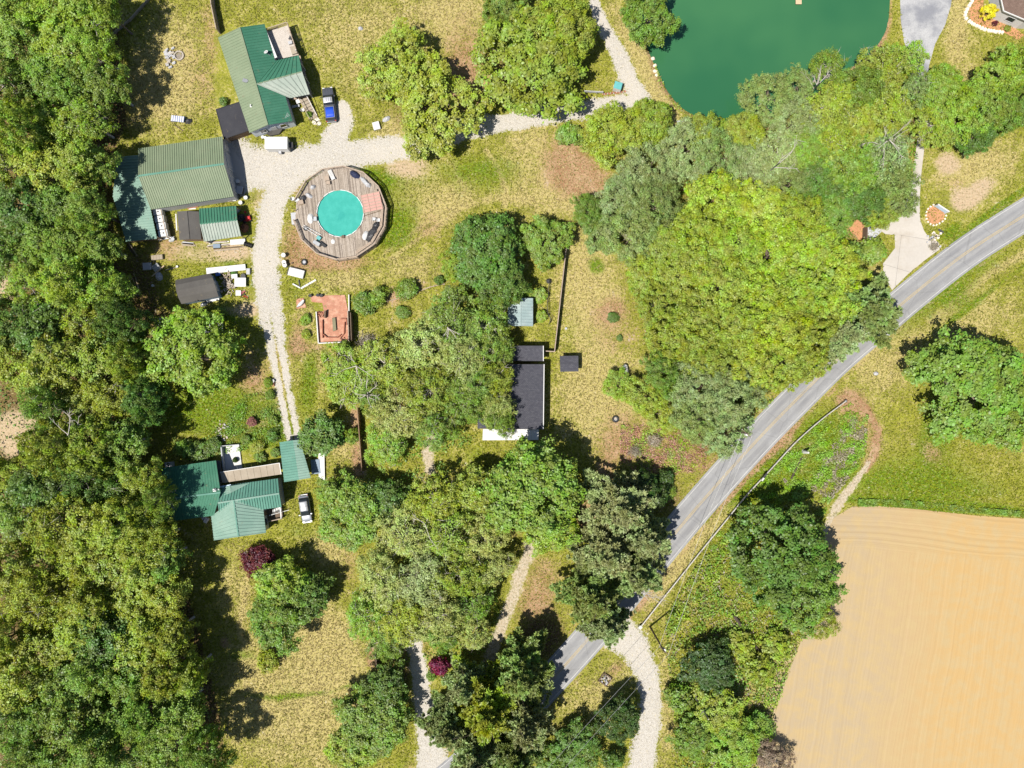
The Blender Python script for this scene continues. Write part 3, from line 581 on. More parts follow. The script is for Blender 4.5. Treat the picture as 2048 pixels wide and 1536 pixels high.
# --- trees standing clear in the yards
for a in [
 (800, 130, 74, 'bl', 'yg', 8.5, 'bright green round tree beside the parked pickup, upper of the touching pair', 'broadleaf_tree'),
 (870, 218, 90, 'bl', 'yg', 9, 'broad bright green tree overhanging the gravel lane, lower of the touching pair', 'broadleaf_tree'),
 (1068, 128, 112, 'bl', 'yg', 10.5, 'huge bright green tree above the gravel lane, left of the lane bend', 'broadleaf_tree'),
 (1120, 60, 70, 'bl', 'yg', 10, 'bright green tree against the top end of the lane, above the huge lane tree', 'broadleaf_tree'),
 (1010, 12, 50, 'bl', 'mg', 10, 'darker green tree cut off by the top edge, between bare soil and lane', 'broadleaf_tree'),
 (1300, 28, 56, 'bl', 'mg', 9, 'green tree leaning over the top left corner of the pond', 'broadleaf_tree'),
 (1230, 268, 62, 'bl', 'yg', 8, 'rounded yellow-green tree below the lane bend, left of the touching pair', 'broadleaf_tree'),
 (1302, 248, 56, 'bl', 'yg', 8, 'rounded yellow-green tree below the lane bend, next to the pond corner', 'broadleaf_tree'),
 (1946, 766, 116, 'bl', 'mg', 11.5, 'big spreading green tree alone in the right lawn above the ploughed field', 'broadleaf_tree'),
 (2015, 840, 64, 'bm', 'mg', 9, 'smaller green tree joined to the big lawn tree, at the right edge', 'broadleaf_tree'),
 (1560, 1118, 100, 'bl', 'dk', 12, 'large dark green tree between the guardrail and the ploughed field', 'broadleaf_tree'),
 (1600, 1180, 76, 'bl', 'mg', 10, 'mid green tree hanging over the ploughed field, behind the large dark one', 'broadleaf_tree'),
 (1640, 1240, 40, 'ai', 'ol', 6, 'olive loose-leaved small tree reaching over the field corner', 'broadleaf_tree'),
 (975, 505, 84, 'bl', 'dk', 10, 'dense dark green tree above the white ribbed shed', 'broadleaf_tree'),
 (908, 530, 30, 'bm', 'lm', 6, 'yellow-green low tree tucked against the left of the dense dark tree', 'broadleaf_tree'),
 (1000, 565, 50, 'bm', 'dk', 8, 'dark green tree touching the white ribbed shed on its upper left', 'broadleaf_tree'),
 (1092, 484, 50, 'bl', 'mg', 6, 'round green tree at the top end of the long thin fence', 'broadleaf_tree'),
 (1060, 980, 106, 'bl', 'mg', 15, 'large clumpy green tree in front of the white porch', 'broadleaf_tree'),
 (962, 985, 62, 'bl', 'yg', 9, 'light green tree left of the large clumpy porch tree', 'broadleaf_tree'),
 (1105, 1050, 58, 'bm', 'lm', 8, 'light green tree below the large clumpy porch tree, beside the dirt drive', 'broadleaf_tree'),
 (640, 872, 50, 'ho', 'dk', 6, 'dense dark holly beside the teal carport roof', 'holly_tree'),
 (380, 712, 92, 'bl', 'lm', 10.5, 'bright green round-headed tree left of the gravel drive, below the brown shed', 'broadleaf_tree'),
 (518, 1122, 39, 'jm', 'rd', 3.6, 'maroon leaved small tree on the lawn below the green roofed house', 'maple_tree'),
 (562, 1168, 56, 'bm', 'lm', 8.5, 'bright green lawn tree right below the maroon tree', 'broadleaf_tree'),
 (566, 1232, 66, 'bl', 'mg', 9, 'mid green lawn tree, lower of the two below the maroon tree', 'broadleaf_tree'),
 (615, 1190, 46, 'bm', 'dk', 8, 'dark green lawn tree on the shadowed side of the pair below the maroon tree', 'broadleaf_tree'),
 (533, 1322, 28, 'bu', 'yg', 3.5, 'small leafy sapling alone on the lower lawn', 'sapling'),
 (700, 1020, 76, 'bl', 'mg', 8.5, 'green tree right of the silver car', 'broadleaf_tree'),
 (770, 1000, 45, 'bm', 'dk', 7, 'dark green tree between the silver car tree and the gravel walk', 'broadleaf_tree'),
 (745, 1440, 74, 'bl', 'mg', 9, 'green tree left of the gravel entry near the bottom edge', 'broadleaf_tree'),
 (770, 1375, 46, 'bm', 'dk', 8, 'dark green tree below the small reddish bark bed, by the gravel entry', 'broadleaf_tree'),
 (705, 1500, 52, 'bm', 'yg', 7, 'yellow-green tree at the bottom edge left of the gravel entry', 'broadleaf_tree'),
 (1235, 1440, 46, 'bl', 'dd', 8, 'dark oval tree between the road and the curving side lane', 'broadleaf_tree'),
 (1150, 1500, 48, 'bm', 'dk', 6, 'dark tree at the bottom edge under the power lines', 'broadleaf_tree'),
 (1105, 1530, 38, 'bm', 'mg', 6, 'green bushy tree at the bottom edge beside the road pines', 'broadleaf_tree'),
 (1225, 1520, 26, 'bu', 'dk', 3, 'small dark shrub at the bottom edge left of the side lane', 'shrub')]:
    tree(*a)
# --- pines along the road
for a in [
 (1240, 1020, 70, 'pi', 'pn', 14, 'grey-green pine left of the road, uppermost of the roadside clump'),
 (1290, 1075, 62, 'pi', 'pn', 14, 'grey-green pine leaning to the tarmac, on the right of the roadside clump'),
 (1215, 1110, 66, 'pi', 'pn', 14, 'grey-green pine in the middle of the roadside clump'),
 (1270, 1150, 55, 'pi', 'gr', 13, 'pale feathery pine overhanging the road above the side lane'),
 (1190, 1195, 62, 'pi', 'gg', 14, 'pine on the left lower side of the roadside clump, by the dirt drive'),
 (1215, 1250, 50, 'pi', 'pn', 12, 'lowest pine of the roadside clump, over the lane junction'),
 (1290, 985, 42, 'bm', 'dd', 7, 'dark shrubby tree on the road bank above the pines'),
 (1330, 960, 24, 'bu', 'dd', 3, 'dark shrub at the edge of the reddish bank beside the road'),
 (1045, 1345, 66, 'pi', 'gg', 14, 'pine hiding the road left of the clear tarmac stretch'),
 (975, 1420, 78, 'pi', 'ol', 15, 'pale olive pine over the road left of the grass triangle'),
 (1050, 1450, 62, 'pi', 'pn', 14, 'pine at the lower end of the clear tarmac stretch'),
 (900, 1450, 58, 'pi', 'gr', 13, 'pale feathery pine right of the gravel entry'),
 (950, 1510, 60, 'pi', 'pn', 13, 'pine over the road at the bottom edge of the photo'),
 (1030, 1520, 52, 'pi', 'gg', 13, 'pine at the bottom edge nearest the power lines'),
 (930, 1370, 48, 'pi', 'pn', 12, 'dark-hearted pine beside the magenta shrub'),
 (1745, 622, 72, 'pi', 'gg', 11, 'grey-green feathery tree spreading over the tarmac near the concrete drive'),
 (1690, 672, 52, 'pi', 'pn', 11, 'grey-green feathery tree over the road, lower neighbour of the tarmac-covering one')]:
    tree(*a, 'pine_tree')
# --- the wood between pond and road
for a in [
 (1535, 195, 56, 'fi', 'gg', 8, 'grey-green tree on the lower pond shore, farthest left along the water'),
 (1597, 172, 36, 'fi', 'gg', 8, 'small grey-green tree jutting into the pond'),
 (1655, 135, 38, 'ai', 'mg', 9, 'slim branching tree sticking out over the pond near its right corner'),
 (1495, 265, 46, 'bl', 'yg', 8, 'bright green tree just below the pond tip'),
 (1590, 245, 54, 'fi', 'gr', 9, 'pale grey-green tree behind the shore trees below the pond'),
 (1655, 215, 60, 'ai', 'yg', 10, 'yellow-green branching tree just below the pond right corner'),
 (1715, 185, 56, 'bl', 'mg', 10, 'mid green tree between the pond corner and the asphalt drive'),
 (1765, 140, 52, 'ai', 'yg', 9, 'yellow-green loose tree at the lower end of the asphalt drive'),
 (1812, 122, 40, 'ai', 'lm', 8, 'thin-leaved tree overhanging the end of the worn asphalt'),
 (1835, 175, 42, 'ai', 'gg', 8, 'thin grey-green tree over the hidden middle of the long drive'),
 (1405, 268, 40, 'fi', 'yg', 7, 'yellow-green tree at the lower left pond bank'),
 (1440, 262, 34, 'bu', 'lm', 3.5, 'low bright bush on the bank under the pond'),
 (1370, 300, 62, 'fi', 'gr', 8, 'pale grey-green tree right of the rounded pair at the lane bend'),
 (1300, 335, 62, 'fi', 'gr', 8, 'pale grey-green tree below the rounded pair at the lane bend'),
 (1440, 320, 58, 'fi', 'gg', 8, 'grey-green tree between pond tip and yellow wood'),
 (1245, 395, 56, 'fi', 'gr', 7, 'pale low tree at the wood edge beside the reddish bare soil'),
 (1180, 425, 40, 'fi', 'mg', 5.5, 'low green thicket tree nearest the long fence top'),
 (1205, 465, 42, 'fi', 'gg', 6, 'grey-green low tree at the wood edge right of the fence top'),
 (1310, 415, 60, 'fi', 'gg', 9, 'grey-green tree on the left flank of the yellow wood'),
 (1265, 470, 58, 'fi', 'gg', 9, 'grey-green tree on the wood edge level with the dense dark tree'),
 (1500, 345, 56, 'fi', 'gr', 9, 'silvery tree above the yellow crown mass, left of the leaning pale limbs'),
 (1555, 310, 56, 'ai', 'gr', 10, 'silvery branching tree with pale limbs in the upper wood'),
 (1610, 300, 52, 'bl', 'mg', 10, 'mid green tree in the upper wood, straight below the jutting pond tree'),
 (1670, 285, 56, 'ai', 'yg', 10, 'yellow-green tree in the upper wood left of the bare forked limbs'),
 (1725, 250, 54, 'bl', 'yg', 10, 'bright green tree in the upper wood below the drive end trees'),
 (1780, 225, 50, 'ai', 'yg', 10, 'yellow-green tree on the left of the hidden long drive'),
 (1575, 370, 56, 'fi', 'gg', 9, 'grey-green tree directly above the yellow crowns, middle of the wood'),
 (1640, 365, 58, 'bl', 'dk', 9, 'dark green tree in the wood above the bark bed'),
 (1700, 335, 56, 'bl', 'mg', 10, 'mid green tree in the wood below the bare forked limbs'),
 (1765, 300, 54, 'ai', 'gr', 11, 'grey tree with bare forked limbs showing beside the long drive'),
 (1720, 395, 54, 'bl', 'dk', 8, 'dark green tree just above the bark bed'),
 (1785, 360, 46, 'fi', 'gg', 9, 'grey-green tree overhanging the upper end of the concrete'),
 (1800, 402, 38, 'fi', 'gg', 7, 'grey-green tree hanging over the wide concrete apron'),
 (1758, 420, 38, 'bl', 'yg', 6, 'olive green tree over the grey gravel bed by the concrete'),
 (1660, 430, 50, 'bl', 'mg', 8, 'mid green tree left of the bark bed'),
 (1745, 500, 34, 'bu', 'mg', 3.2, 'round green bush beside the concrete below the gravel bed'),
 (1700, 505, 34, 'bu', 'mg', 3.5, 'green bush between the bark bed and the yellow crowns'),
 (1440, 405, 66, 'bl', 'mp', 11, 'yellow-green crown at the top left of the yellow wood'),
 (1515, 420, 66, 'bl', 'mp', 11.5, 'yellow crown at the very top of the yellow wood'),
 (1585, 440, 60, 'bl', 'mp', 11, 'yellow crown at the top right of the yellow wood'),
 (1400, 470, 62, 'bl', 'mp', 11, 'yellow-green crown on the left side of the yellow wood, below its top left one'),
 (1470, 490, 70, 'bl', 'mp', 12, 'yellow crown in the middle of the yellow wood, second row from its top'),
 (1548, 505, 70, 'bl', 'mp', 12, 'yellow crown right of centre in the yellow wood, second row from its top'),
 (1620, 500, 62, 'bl', 'mp', 11, 'yellow crown on the right of the yellow wood, left of the bark bed bushes'),
 (1678, 540, 56, 'bl', 'mp', 10, 'yellow-green crown on the right rim of the yellow wood, left of the concrete'),
 (1340, 500, 58, 'bl', 'yg', 10, 'green crown at the left rim of the yellow wood, level with the long fence'),
 (1375, 555, 62, 'bl', 'yg', 11, "green crown in the yellow wood's left part, level with the white ribbed shed"),
 (1300, 545, 50, 'bl', 'yg', 9, 'green crown on the wood edge beside the dry lawn, level with the white ribbed shed'),
 (1445, 570, 66, 'bl', 'yg', 12, 'green-yellow crown at the heart of the yellow wood'),
 (1520, 585, 66, 'bl', 'mp', 12, 'yellow crown below the heart of the yellow wood, on its right'),
 (1600, 580, 64, 'bl', 'mp', 12, 'yellow crown in the right half of the yellow wood, third row from its top'),
 (1660, 610, 56, 'bl', 'mp', 10, 'bright yellow crown touching the grey feathery road tree'),
 (1330, 610, 56, 'bl', 'yg', 10, 'green crown at the wood edge above the white dish'),
 (1400, 640, 62, 'bl', 'yg', 11, 'green crown in the lower left of the yellow wood, right of the small dark shed'),
 (1475, 655, 66, 'bl', 'yg', 12, 'yellow-green crown in the lower middle of the yellow wood'),
 (1550, 660, 66, 'bl', 'mp', 12, 'yellow crown in the lower middle of the yellow wood, nearer the road'),
 (1620, 660, 58, 'bl', 'yg', 11, 'green crown above the road edge, next to the feathery road trees'),
 (1345, 680, 54, 'bl', 'yg', 10, 'green crown at the wood edge right of the small dark shed'),
 (1415, 715, 56, 'bl', 'yg', 11, 'green crown above the grey roadside tree, on its left'),
 (1500, 730, 58, 'bl', 'yg', 11, 'green crown over the tarmac edge, left of the lowest road crown'),
 (1575, 730, 52, 'bl', 'yg', 10, 'green crown hanging lowest over the tarmac below the yellow wood'),
 (1625, 725, 34, 'bm', 'yg', 8, 'small green crown overhanging the tarmac nearest the feathery trees'),
 (1330, 745, 46, 'fi', 'mg', 8, 'fine-leaved tree right beside the white dish'),
 (1400, 775, 62, 'fi', 'gr', 10, 'grey-green tree on the left of the roadside group below the wood'),
 (1465, 790, 62, 'fi', 'gr', 10.5, 'grey-green tree touching the tarmac below the wood'),
 (1395, 835, 50, 'fi', 'gg', 9, 'grey-green tree above the reddish bank, lowest left of the roadside group'),
 (1450, 860, 54, 'fi', 'gr', 9, 'pale grey-green tree lowest along the tarmac beside the reddish bank'),
 (1235, 770, 32, 'fi', 'lm', 3.5, 'low bright thicket just below the white dish'),
 (1290, 790, 44, 'fi', 'yg', 5, 'low yellow-green thicket right of the tyre planter'),
 (1330, 830, 40, 'fi', 'yg', 5, 'low yellow-green thicket at the top of the reddish bank'),
 (1350, 610, 30, 'bm', 'dk', 7, 'dark green understorey tree at the left wood edge gap'),
 # right top corner
 (1880, 175, 50, 'bl', 'lm', 8.5, 'bright green tree right of the long drive, nearest it'),
 (1915, 225, 56, 'bl', 'lm', 9, 'bright green tree in the top right clump, lower middle'),
 (1870, 250, 44, 'ai', 'yg', 8, 'yellow-green tree at the lower left of the top right clump'),
 (1975, 215, 54, 'bl', 'mg', 9, 'mid green tree in the top right clump, lower right'),
 (2000, 150, 50, 'bl', 'lm', 9, 'bright green tree below the white house corner'),
 (2045, 130, 44, 'bl', 'lm', 9, 'bright green tree at the right edge under the white house'),
 (2035, 215, 50, 'bl', 'mg', 9, 'mid green tree at the right edge of the photo, below the house trees'),
 (1950, 265, 40, 'bl', 'dk', 7, 'dark green tree at the lowest point of the top right clump')]:
    tree(*a, 'broadleaf_tree')
# --- loose trees round the dark shingled house and down to the road
for a in [
 (905, 640, 62, 'ai', 'mg', 9, 'green open-branched tree below the dense dark tree'),
 (965, 655, 56, 'ai', 'mg', 9, 'green open tree left of the white ribbed shed'),
 (840, 690, 60, 'ai', 'pl', 9, 'yellow-green open tree right of the brick patio'),
 (770, 730, 60, 'ai', 'yg', 8.5, 'open tree with pale bare limbs below the tall board screen'),
 (700, 745, 62, 'ai', 'lm', 7, 'low bright open tree with white forked branches, right of the gravel drive'),
 (925, 720, 60, 'ai', 'pl', 10, 'yellow-green open tree left of the lean-to roof of the dark house'),
 (985, 700, 44, 'ai', 'mg', 9, 'green open tree brushing the lean-to roof of the dark house'),
 (860, 780, 60, 'ai', 'yg', 10, 'yellow-green open tree in the middle of the clump left of the dark house'),
 (930, 800, 50, 'ai', 'mg', 9.5, 'green open tree touching the left eave of the dark house'),
 (990, 810, 42, 'ai', 'pl', 9, 'thin yellow-green tree spreading over the dark shingle roof'),
 (800, 830, 56, 'ai', 'pl', 8.5, 'yellow-green open tree above the gravel walk, on its left'),
 (870, 850, 48, 'ai', 'mg', 8, 'green open tree at the top of the gravel walk'),
 (780, 890, 52, 'ai', 'lm', 7, 'light green tree right of the reddish bark strip'),
 (705, 872, 22, 'bu', 'mg', 2.6, 'round green shrub between the two reddish bark strips'),
 (745, 790, 40, 'ai', 'mg', 7, 'green open tree above the reddish bark strip'),
 (870, 1000, 56, 'ai', 'yg', 10, 'light open tree at the lower end of the gravel walk'),
 (810, 1075, 62, 'ai', 'pl', 10, 'open tree right of the silver car tree'),
 (890, 1075, 62, 'ai', 'yg', 11, 'yellow-green open tree with a blue scrap under it'),
 (965, 1070, 56, 'ai', 'pl', 10, 'yellow-green open tree left of the dirt drive head'),
 (760, 1150, 62, 'ai', 'pl', 10, 'open tree right of the lawn trees below the maroon tree'),
 (840, 1155, 64, 'ai', 'gr', 11, 'pale open tree with grey limbs in the lower middle clump'),
 (920, 1150, 60, 'ai', 'yg', 11, 'yellow-green open tree left of the dirt drive'),
 (990, 1135, 44, 'ai', 'pl', 8, 'yellow-green open tree brushing the dirt drive'),
 (725, 1225, 54, 'ai', 'lm', 8, 'bright open tree at the left tip of the lower middle clump'),
 (800, 1235, 58, 'ai', 'yg', 10, 'yellow-green open tree above the head of the gravel entry'),
 (880, 1230, 60, 'ai', 'pl', 11, 'yellow-green open tree in the lower middle clump, right of the entry head'),
 (950, 1215, 46, 'ai', 'mg', 8, 'green open tree at the bend of the dirt drive'),
 (880, 1268, 40, 'ai', 'mg', 9, 'green open tree just above the magenta shrub'),
 (950, 1275, 38, 'ai', 'pl', 9, 'yellow-green open tree above the dark-hearted pine'),
 (770, 1285, 40, 'ai', 'mg', 7, 'green open tree right of the small reddish bark bed')]:
    tree(*a, 'broadleaf_tree')
for a in [
 (985, 760, 44, 'ai', 'yg', 10, 'open green tree covering the left half of the dark shingle roof, upper'),
 (1000, 845, 34, 'ai', 'mg', 9, 'open green tree covering the lower left corner of the dark shingle roof'),
 (960, 770, 44, 'ai', 'mg', 10, 'open tree at the hidden left eave of the dark house')]:
    tree(*a, 'broadleaf_tree')
# --- scrub corner between side lane and field
for a in [
 (1440, 1420, 52, 'bm', 'yg', 6, 'yellow-green tree right of the leaning snag'),
 (1420, 1335, 50, 'bm', 'dd', 7, 'dark shaded tree in the scrub above the snag'),
 (1470, 1490, 58, 'bl', 'lm', 6, 'bright green tree at the bottom edge in the scrub corner'),
 (1390, 1480, 46, 'bm', 'mg', 6, 'green tree right of the side lane near the bottom edge'),
 (1360, 1400, 36, 'bu', 'mg', 3.5, 'green bush right of the side lane, left of the snag'),
 (1520, 1340, 40, 'bu', 'ol', 3.5, 'olive bush on the field edge level with the leaning snag'),
 (1480, 1290, 40, 'bu', 'ol', 3.0, 'olive bush at the lower end of the fallen log'),
 (1545, 1520, 40, 'ai', 'br', 5, 'brownish thin tree on the field edge at the bottom'),
 (1520, 1455, 38, 'bu', 'mg', 3, 'green bush on the field edge left of the tilled rows, lower part'),
 (1555, 1290, 38, 'bu', 'yg', 3.2, 'yellow-green bush under the field corner tree'),
 (1345, 1120, 0, 'bu', 'yg', 2, '') ,
 (1520, 985, 0, 'fi', 'lm', 1.6, 'low kudzu mound between the guardrail and the big dark tree'),
 (1450, 1060, 0, 'fi', 'lm', 1.5, 'low bright vine mound beside the lower guardrail')]:
    if a[2]: tree(*a, 'shrub' if a[3] in ('bu', 'fi') else 'broadleaf_tree', 'shrub' if a[3] in ('bu', 'fi') else 'tree')
# --- shrubs and small ornamentals
for a in [
 (1140, 268, 30, 'bu', 'mg', 2.2, 'loose green shrub with reddish top below the lane, left of the rounded pair'),
 (725, 607, 28, 'bu', 'mg', 2.6, 'green shrub touching the right side of the brick patio'),
 (757, 592, 24, 'bu', 'mg', 2.6, 'green shrub second in the row right of the brick patio'),
 (813, 577, 27, 'bu', 'mg', 2.4, 'round green shrub below the pool deck, third in its row'),
 (878, 560, 13, 'bu', 'dk', 1.6, 'small dark shrub at the right end of the timber edging'),
 (804, 625, 17, 'bu', 'mg', 1.4, 'small lone green shrub below the row of shrubs'),
 (1050, 583, 22, 'bu', 'lm', 1.6, 'light green bush above the white ribbed shed'),
 (1080, 590, 20, 'bu', 'lm', 1.5, 'light green bush beside the wavy wire fence, upper'),
 (1083, 632, 16, 'bu', 'lm', 1.4, 'light green bush between the white ribbed shed and wire fence, lower'),
 (1226, 635, 14, 'bu', 'dk', 1.0, 'small dark green plant alone on the dry lawn'),
 (1239, 676, 8, 'bu', 'dk', .8, 'tiny green plant on the dry lawn, below the small dark one'),
 (880, 1334, 24, 'bu', 'mb', 3.2, 'magenta shrub beside the gravel entry'),
 (862, 1352, 14, 'bu', 'mg', 1.8, 'green shrub at the left of the magenta shrub'),
 (503, 843, 11, 'jm', 'pnk', 1.4, 'small pinkish red round bush in the garden above the white patio'),
 (1980, 22, 17, 'ho', 'yl', 2.6, 'clipped bright yellow oval bush in the bark bed'),
 (1991, 46, 6, 'ho', 'rd', 1.0, 'small round dark red bush beside the white house wall'),
 (2016, 56, 8, 'bu', 'ol', 1.0, 'small olive plant at the foot of the white house wall'),
 (512, 895, 18, 'bu', 'yg', 1.6, 'yellow-green shrub right of the white patio'),
 (545, 870, 16, 'bu', 'dk', 1.4, 'dark garden shrub left of the carport top'),
 (490, 880, 13, 'bu', 'mg', 1.2, 'green garden shrub above the right corner of the white patio'),
 (520, 915, 14, 'bu', 'mg', 1.2, 'green shrub directly above the beige flat roof'),
 (550, 905, 13, 'bu', 'mg', 1.3, 'green shrub squeezed between beige roof and carport'),
 (545, 840, 14, 'bu', 'mg', 1.3, 'upper green plant beside the garden path, right of the pinkish bush'),
 (540, 790, 12, 'bu', 'mg', 1.3, 'green bush along the left verge of the drive, lower of the pair'),
 (536, 765, 12, 'bu', 'mg', 1.3, 'green bush along the left verge of the drive, upper of the pair'),
 (400, 905, 30, 'bu', 'dk', 2.0, 'dark green shrub against the back of the green roofed house'),
 (365, 895, 24, 'bu', 'mg', 2.0, 'green shrub behind the house, left of the darker one'),
 (425, 890, 20, 'bu', 'dk', 1.8, 'dark green shrub left of the white patio'),
 (470, 920, 7, 'bu', 'dd', 1.2, 'narrow dark plant standing on the white patio'),
 (735, 690, 34, 'gb', 'ash', 2.2, 'grey twiggy half-bare bush below the brick patio'),
 (1310, 880, 22, 'gb', 'ash', 1.5, 'grey twiggy bush on the reddish bank'),
 (1270, 905, 18, 'gb', 'ash', 1.4, 'bare grey brush pile left on the reddish bank'),
 (440, 625, 16, 'bu', 'mg', 1.4, 'green shrub below the brown shed, right of the white board'),
 (560, 640, 0, 'bu', 'mg', 1, ''),
 (690, 690, 14, 'bu', 'lm', 1.2, 'light green shrub below the right corner of the brick patio'),
 (610, 640, 14, 'bu', 'lm', 1.1, 'light green low shrub left of the brick patio'),
 (612, 668, 13, 'bu', 'yg', 1.0, 'yellow-green low shrub at the lower left of the brick patio'),
 (503, 262, 0, 'bu', 'mg', 1, ''),
 (617, 228, 8, 'bu', 'mg', .9, 'small green plant left of the white porch steps'),
 (446, 203, 12, 'bu', 'dk', 1.2, 'dark green shrub in the angle of the black flat roof'),
 (535, 283, 0, 'bu', 'mg', 1, ''),
 (1335, 985, 20, 'bu', 'mg', 1.6, 'green shrub beside the tarmac below the reddish bank'),
 (1225, 1020, 20, 'bu', 'yg', 1.6, 'yellow-green shrub below the short dark fence rail'),
 (1530, 955, 0, 'bu', 'mg', 1, ''),
 (360, 945 - 720, 0, 'bu', 'mg', 1, ''),
 (1815, 492, 0, 'bu', 'mg', 1, ''),
 (1868, 492, 13, 'gb', 'ash', .9, 'grey twiggy plant where the concrete meets the tarmac'),
 (1355, 240, 0, 'bu', 'mg', 1, '')]:
    if a[2]: tree(*a, 'shrub', 'shrub')
# --- the tall wood down the left side
ROWS = [(18, 'level with the top edge', (8, 78, 146, 205), 'lm'), (92, 'level with the stone fire ring', (45, 118, 188), 'lm'), (168, 'level with the roof vent', (10, 82, 152, 208), 'mg'), (250, 'level with the black flat roof', (42, 116, 186), 'lm'),
        (332, 'level with the barn ridge', (12, 84, 150, 198), 'yg'), (415, 'level with the white tanks', (42, 112, 176), 'lm'), (492, 'level with the tyre stack', (10, 80, 150, 205), 'mg'), (572, 'level with the brown shed', (60, 128, 196, 232), 'lm'),
        (648, 'level with the brick patio', (12, 82, 152, 236), 'ol'), (728, 'level with the dark house top', (40, 112, 182, 258), 'yg'), (812, 'level with the pinkish garden bush', (100, 168, 222, 280), 'ol'), (892, 'level with the white patio', (112, 178, 246), 'ol'),
        (962, 'level with the green house chimney', (18, 92, 162, 228, 288), 'ol'), (1042, 'level with the silver car', (48, 120, 188, 250, 300), 'ol'), (1118, 'level with the maroon tree', (12, 84, 156, 226, 290, 330), 'ol'),
        (1196, 'level with the lawn tree pair', (48, 120, 190, 258, 335), 'ol'), (1275, 'level with the guardrail lower end', (12, 84, 156, 226, 292, 345), 'ol'), (1352, 'level with the magenta shrub', (50, 122, 192, 262, 330, 378), 'ol'),
        (1428, 'level with the leaning snag', (14, 86, 156, 226, 296, 366), 'mg'), (1508, 'level with the bottom edge', (50, 122, 194, 264, 334, 412), 'mg')]
tree(312, 1078, 50, 'ai', 'ol', 13, 'loose olive tree shading the left end of the green roofed house', 'broadleaf_tree')
tree(322, 1000, 36, 'ai', 'mg', 13.5, 'tall loose tree leaning against the left wall of the green roofed house', 'broadleaf_tree')
ORD = ['first', 'second', 'third', 'fourth', 'fifth', 'sixth']
ADJ = {'lm': 'bright green', 'mg': 'mid green', 'yg': 'yellow-green', 'ol': 'olive green', 'dk': 'dark green'}
for y, where, xs, tint in ROWS:
    for i, x in enumerate(xs):
        tn = tint if rt.random() < .72 else ('dk' if y > 400 and rt.random() < .45 else 'mg')
        inner = i == len(xs) - 1
        h = rt.uniform(10, 16) if not inner else rt.uniform(11, 14)
        tree(x + rt.uniform(-8, 8), y + rt.uniform(-9, 9), rt.uniform(50, 66) if not inner else rt.uniform(40, 54), rt.choice(('wo', 'wo', 'wo', 'bl', 'ai')), tn, h,
             f"{ADJ[tn]} left-wood tree, {ORD[i]} from the edge, {where}", 'broadleaf_tree')

# bare limbs showing above the crowns (pale, leafless)
def bare_tree(px, py, z, label, seed, L=4.5, n=7, ang=None):
    rb = random.Random(seed); o = thing('bare_tree', label, 'tree', (P(px, py, z).x, P(px, py, z).y, 0)); b = o.location
    mb = MB(); mb.tube([b, b + Vector((.1, .1, z * .5)), b + Vector((0, 0, z))], [.16, .13, .09], 6); mb.build('trunk', PALEBARK, o, smooth=True)
    for k in range(n):
        a = (ang if ang is not None else 0) + (rb.uniform(-.9, .9) if ang is not None else k * 6.283 / n + rb.uniform(-.7, .7)); l = L * rb.uniform(.35, 1.0); s = b + Vector((0, 0, z * rb.uniform(.7, 1)))
        m1 = s + Vector((math.cos(a) * l * .5, math.sin(a) * l * .5, l * .25)); e = m1 + Vector((math.cos(a + rb.uniform(-.5, .5)) * l * .55, math.sin(a + rb.uniform(-.5, .5)) * l * .55, l * .12))
        q = MB(); q.tube([s, m1, e], [.06, .042, .015], 5)
        for j in range(3):
            st = m1.lerp(e, rb.random()); aa = a + rb.uniform(-1.1, 1.1); q.tube([st, st + Vector((math.cos(aa), math.sin(aa), .3)) * l * .3], [.035, .014], 4)
        q.build('limb', PALEBARK, o, smooth=True)
bare_tree(712, 732, 6.0, 'leafless pale forked tree left of the grey open trees, near the drive', 1, 4.2, 8)
bare_tree(1780, 278, 11, 'leafless forked tree by the hidden long drive in the upper wood', 2, 4.5, 8)
bare_tree(135, 870, 13, 'bare pale limbs in the left wood beside the tan field gap', 3, 4.0, 6, 1.7)
bare_tree(895, 655, 10, 'small leafless white-limbed tree below the dense dark tree', 4, 2.6, 6, -1.2)
bare_tree(1560, 325, 11, 'leafless leaning pale limb above the yellow wood', 5, 5.0, 3, .5)
bare_tree(850, 1050, 8, 'leafless grey-limbed tree in the lower middle clump', 6, 4.5, 8)
bare_tree(1270, 1185, 8, 'leafless spreading limbs over the road beside the pine clump', 8, 4.8, 7, .2)
bare_tree(730, 790, 8, 'leafless pale-limbed tree above the reddish bark strip', 9, 3.6, 7)
bare_tree(1640, 165, 8, 'leafless pale stems leaning out from the pond right shore', 10, 3.0, 6, 1.5)
# ------------------------------------------------------------------ buildings
def roof_mat(name, col, fade, rough=.42, amt=.5, metal=.0):
    t = NT(name); o = t.pos(); n1 = t.noise(.35, 5, .65, o); n2 = t.noise(3.0, 4, .7, o)
    c = t.mix(t.step(n1, .36, .7), col, fade); c = t.mix(t.math('MULTIPLY', t.step(n2, .5, .78), amt), c, tuple(x * .62 for x in col))
    c = t.mix(t.math('MULTIPLY', t.step(t.noise(1.3, 5, .75, o), .60, .68), .45), c, (.17, .14, .09)); t.principled(c, max(rough, .62), metal, n2, .12, .02, .18); return t.m
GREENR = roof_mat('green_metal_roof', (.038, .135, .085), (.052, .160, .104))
PALEG = roof_mat('weathered_sunlit_green_roof', (.150, .190, .118), (.175, .212, .135), .4, .2)  # barn metal; also the sunlit tone painted on the long house
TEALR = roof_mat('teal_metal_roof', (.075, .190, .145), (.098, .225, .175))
PALET = roof_mat('pale_teal_roof', (.150, .245, .200), (.190, .285, .235), .4, .25)  # lighter teal than the metal above
WHITER = roof_mat('whitish_roof', (.235, .275, .235), (.30, .33, .285), .42, .4)  # sunlight on the porch slope mixed into the colour; carport shares it
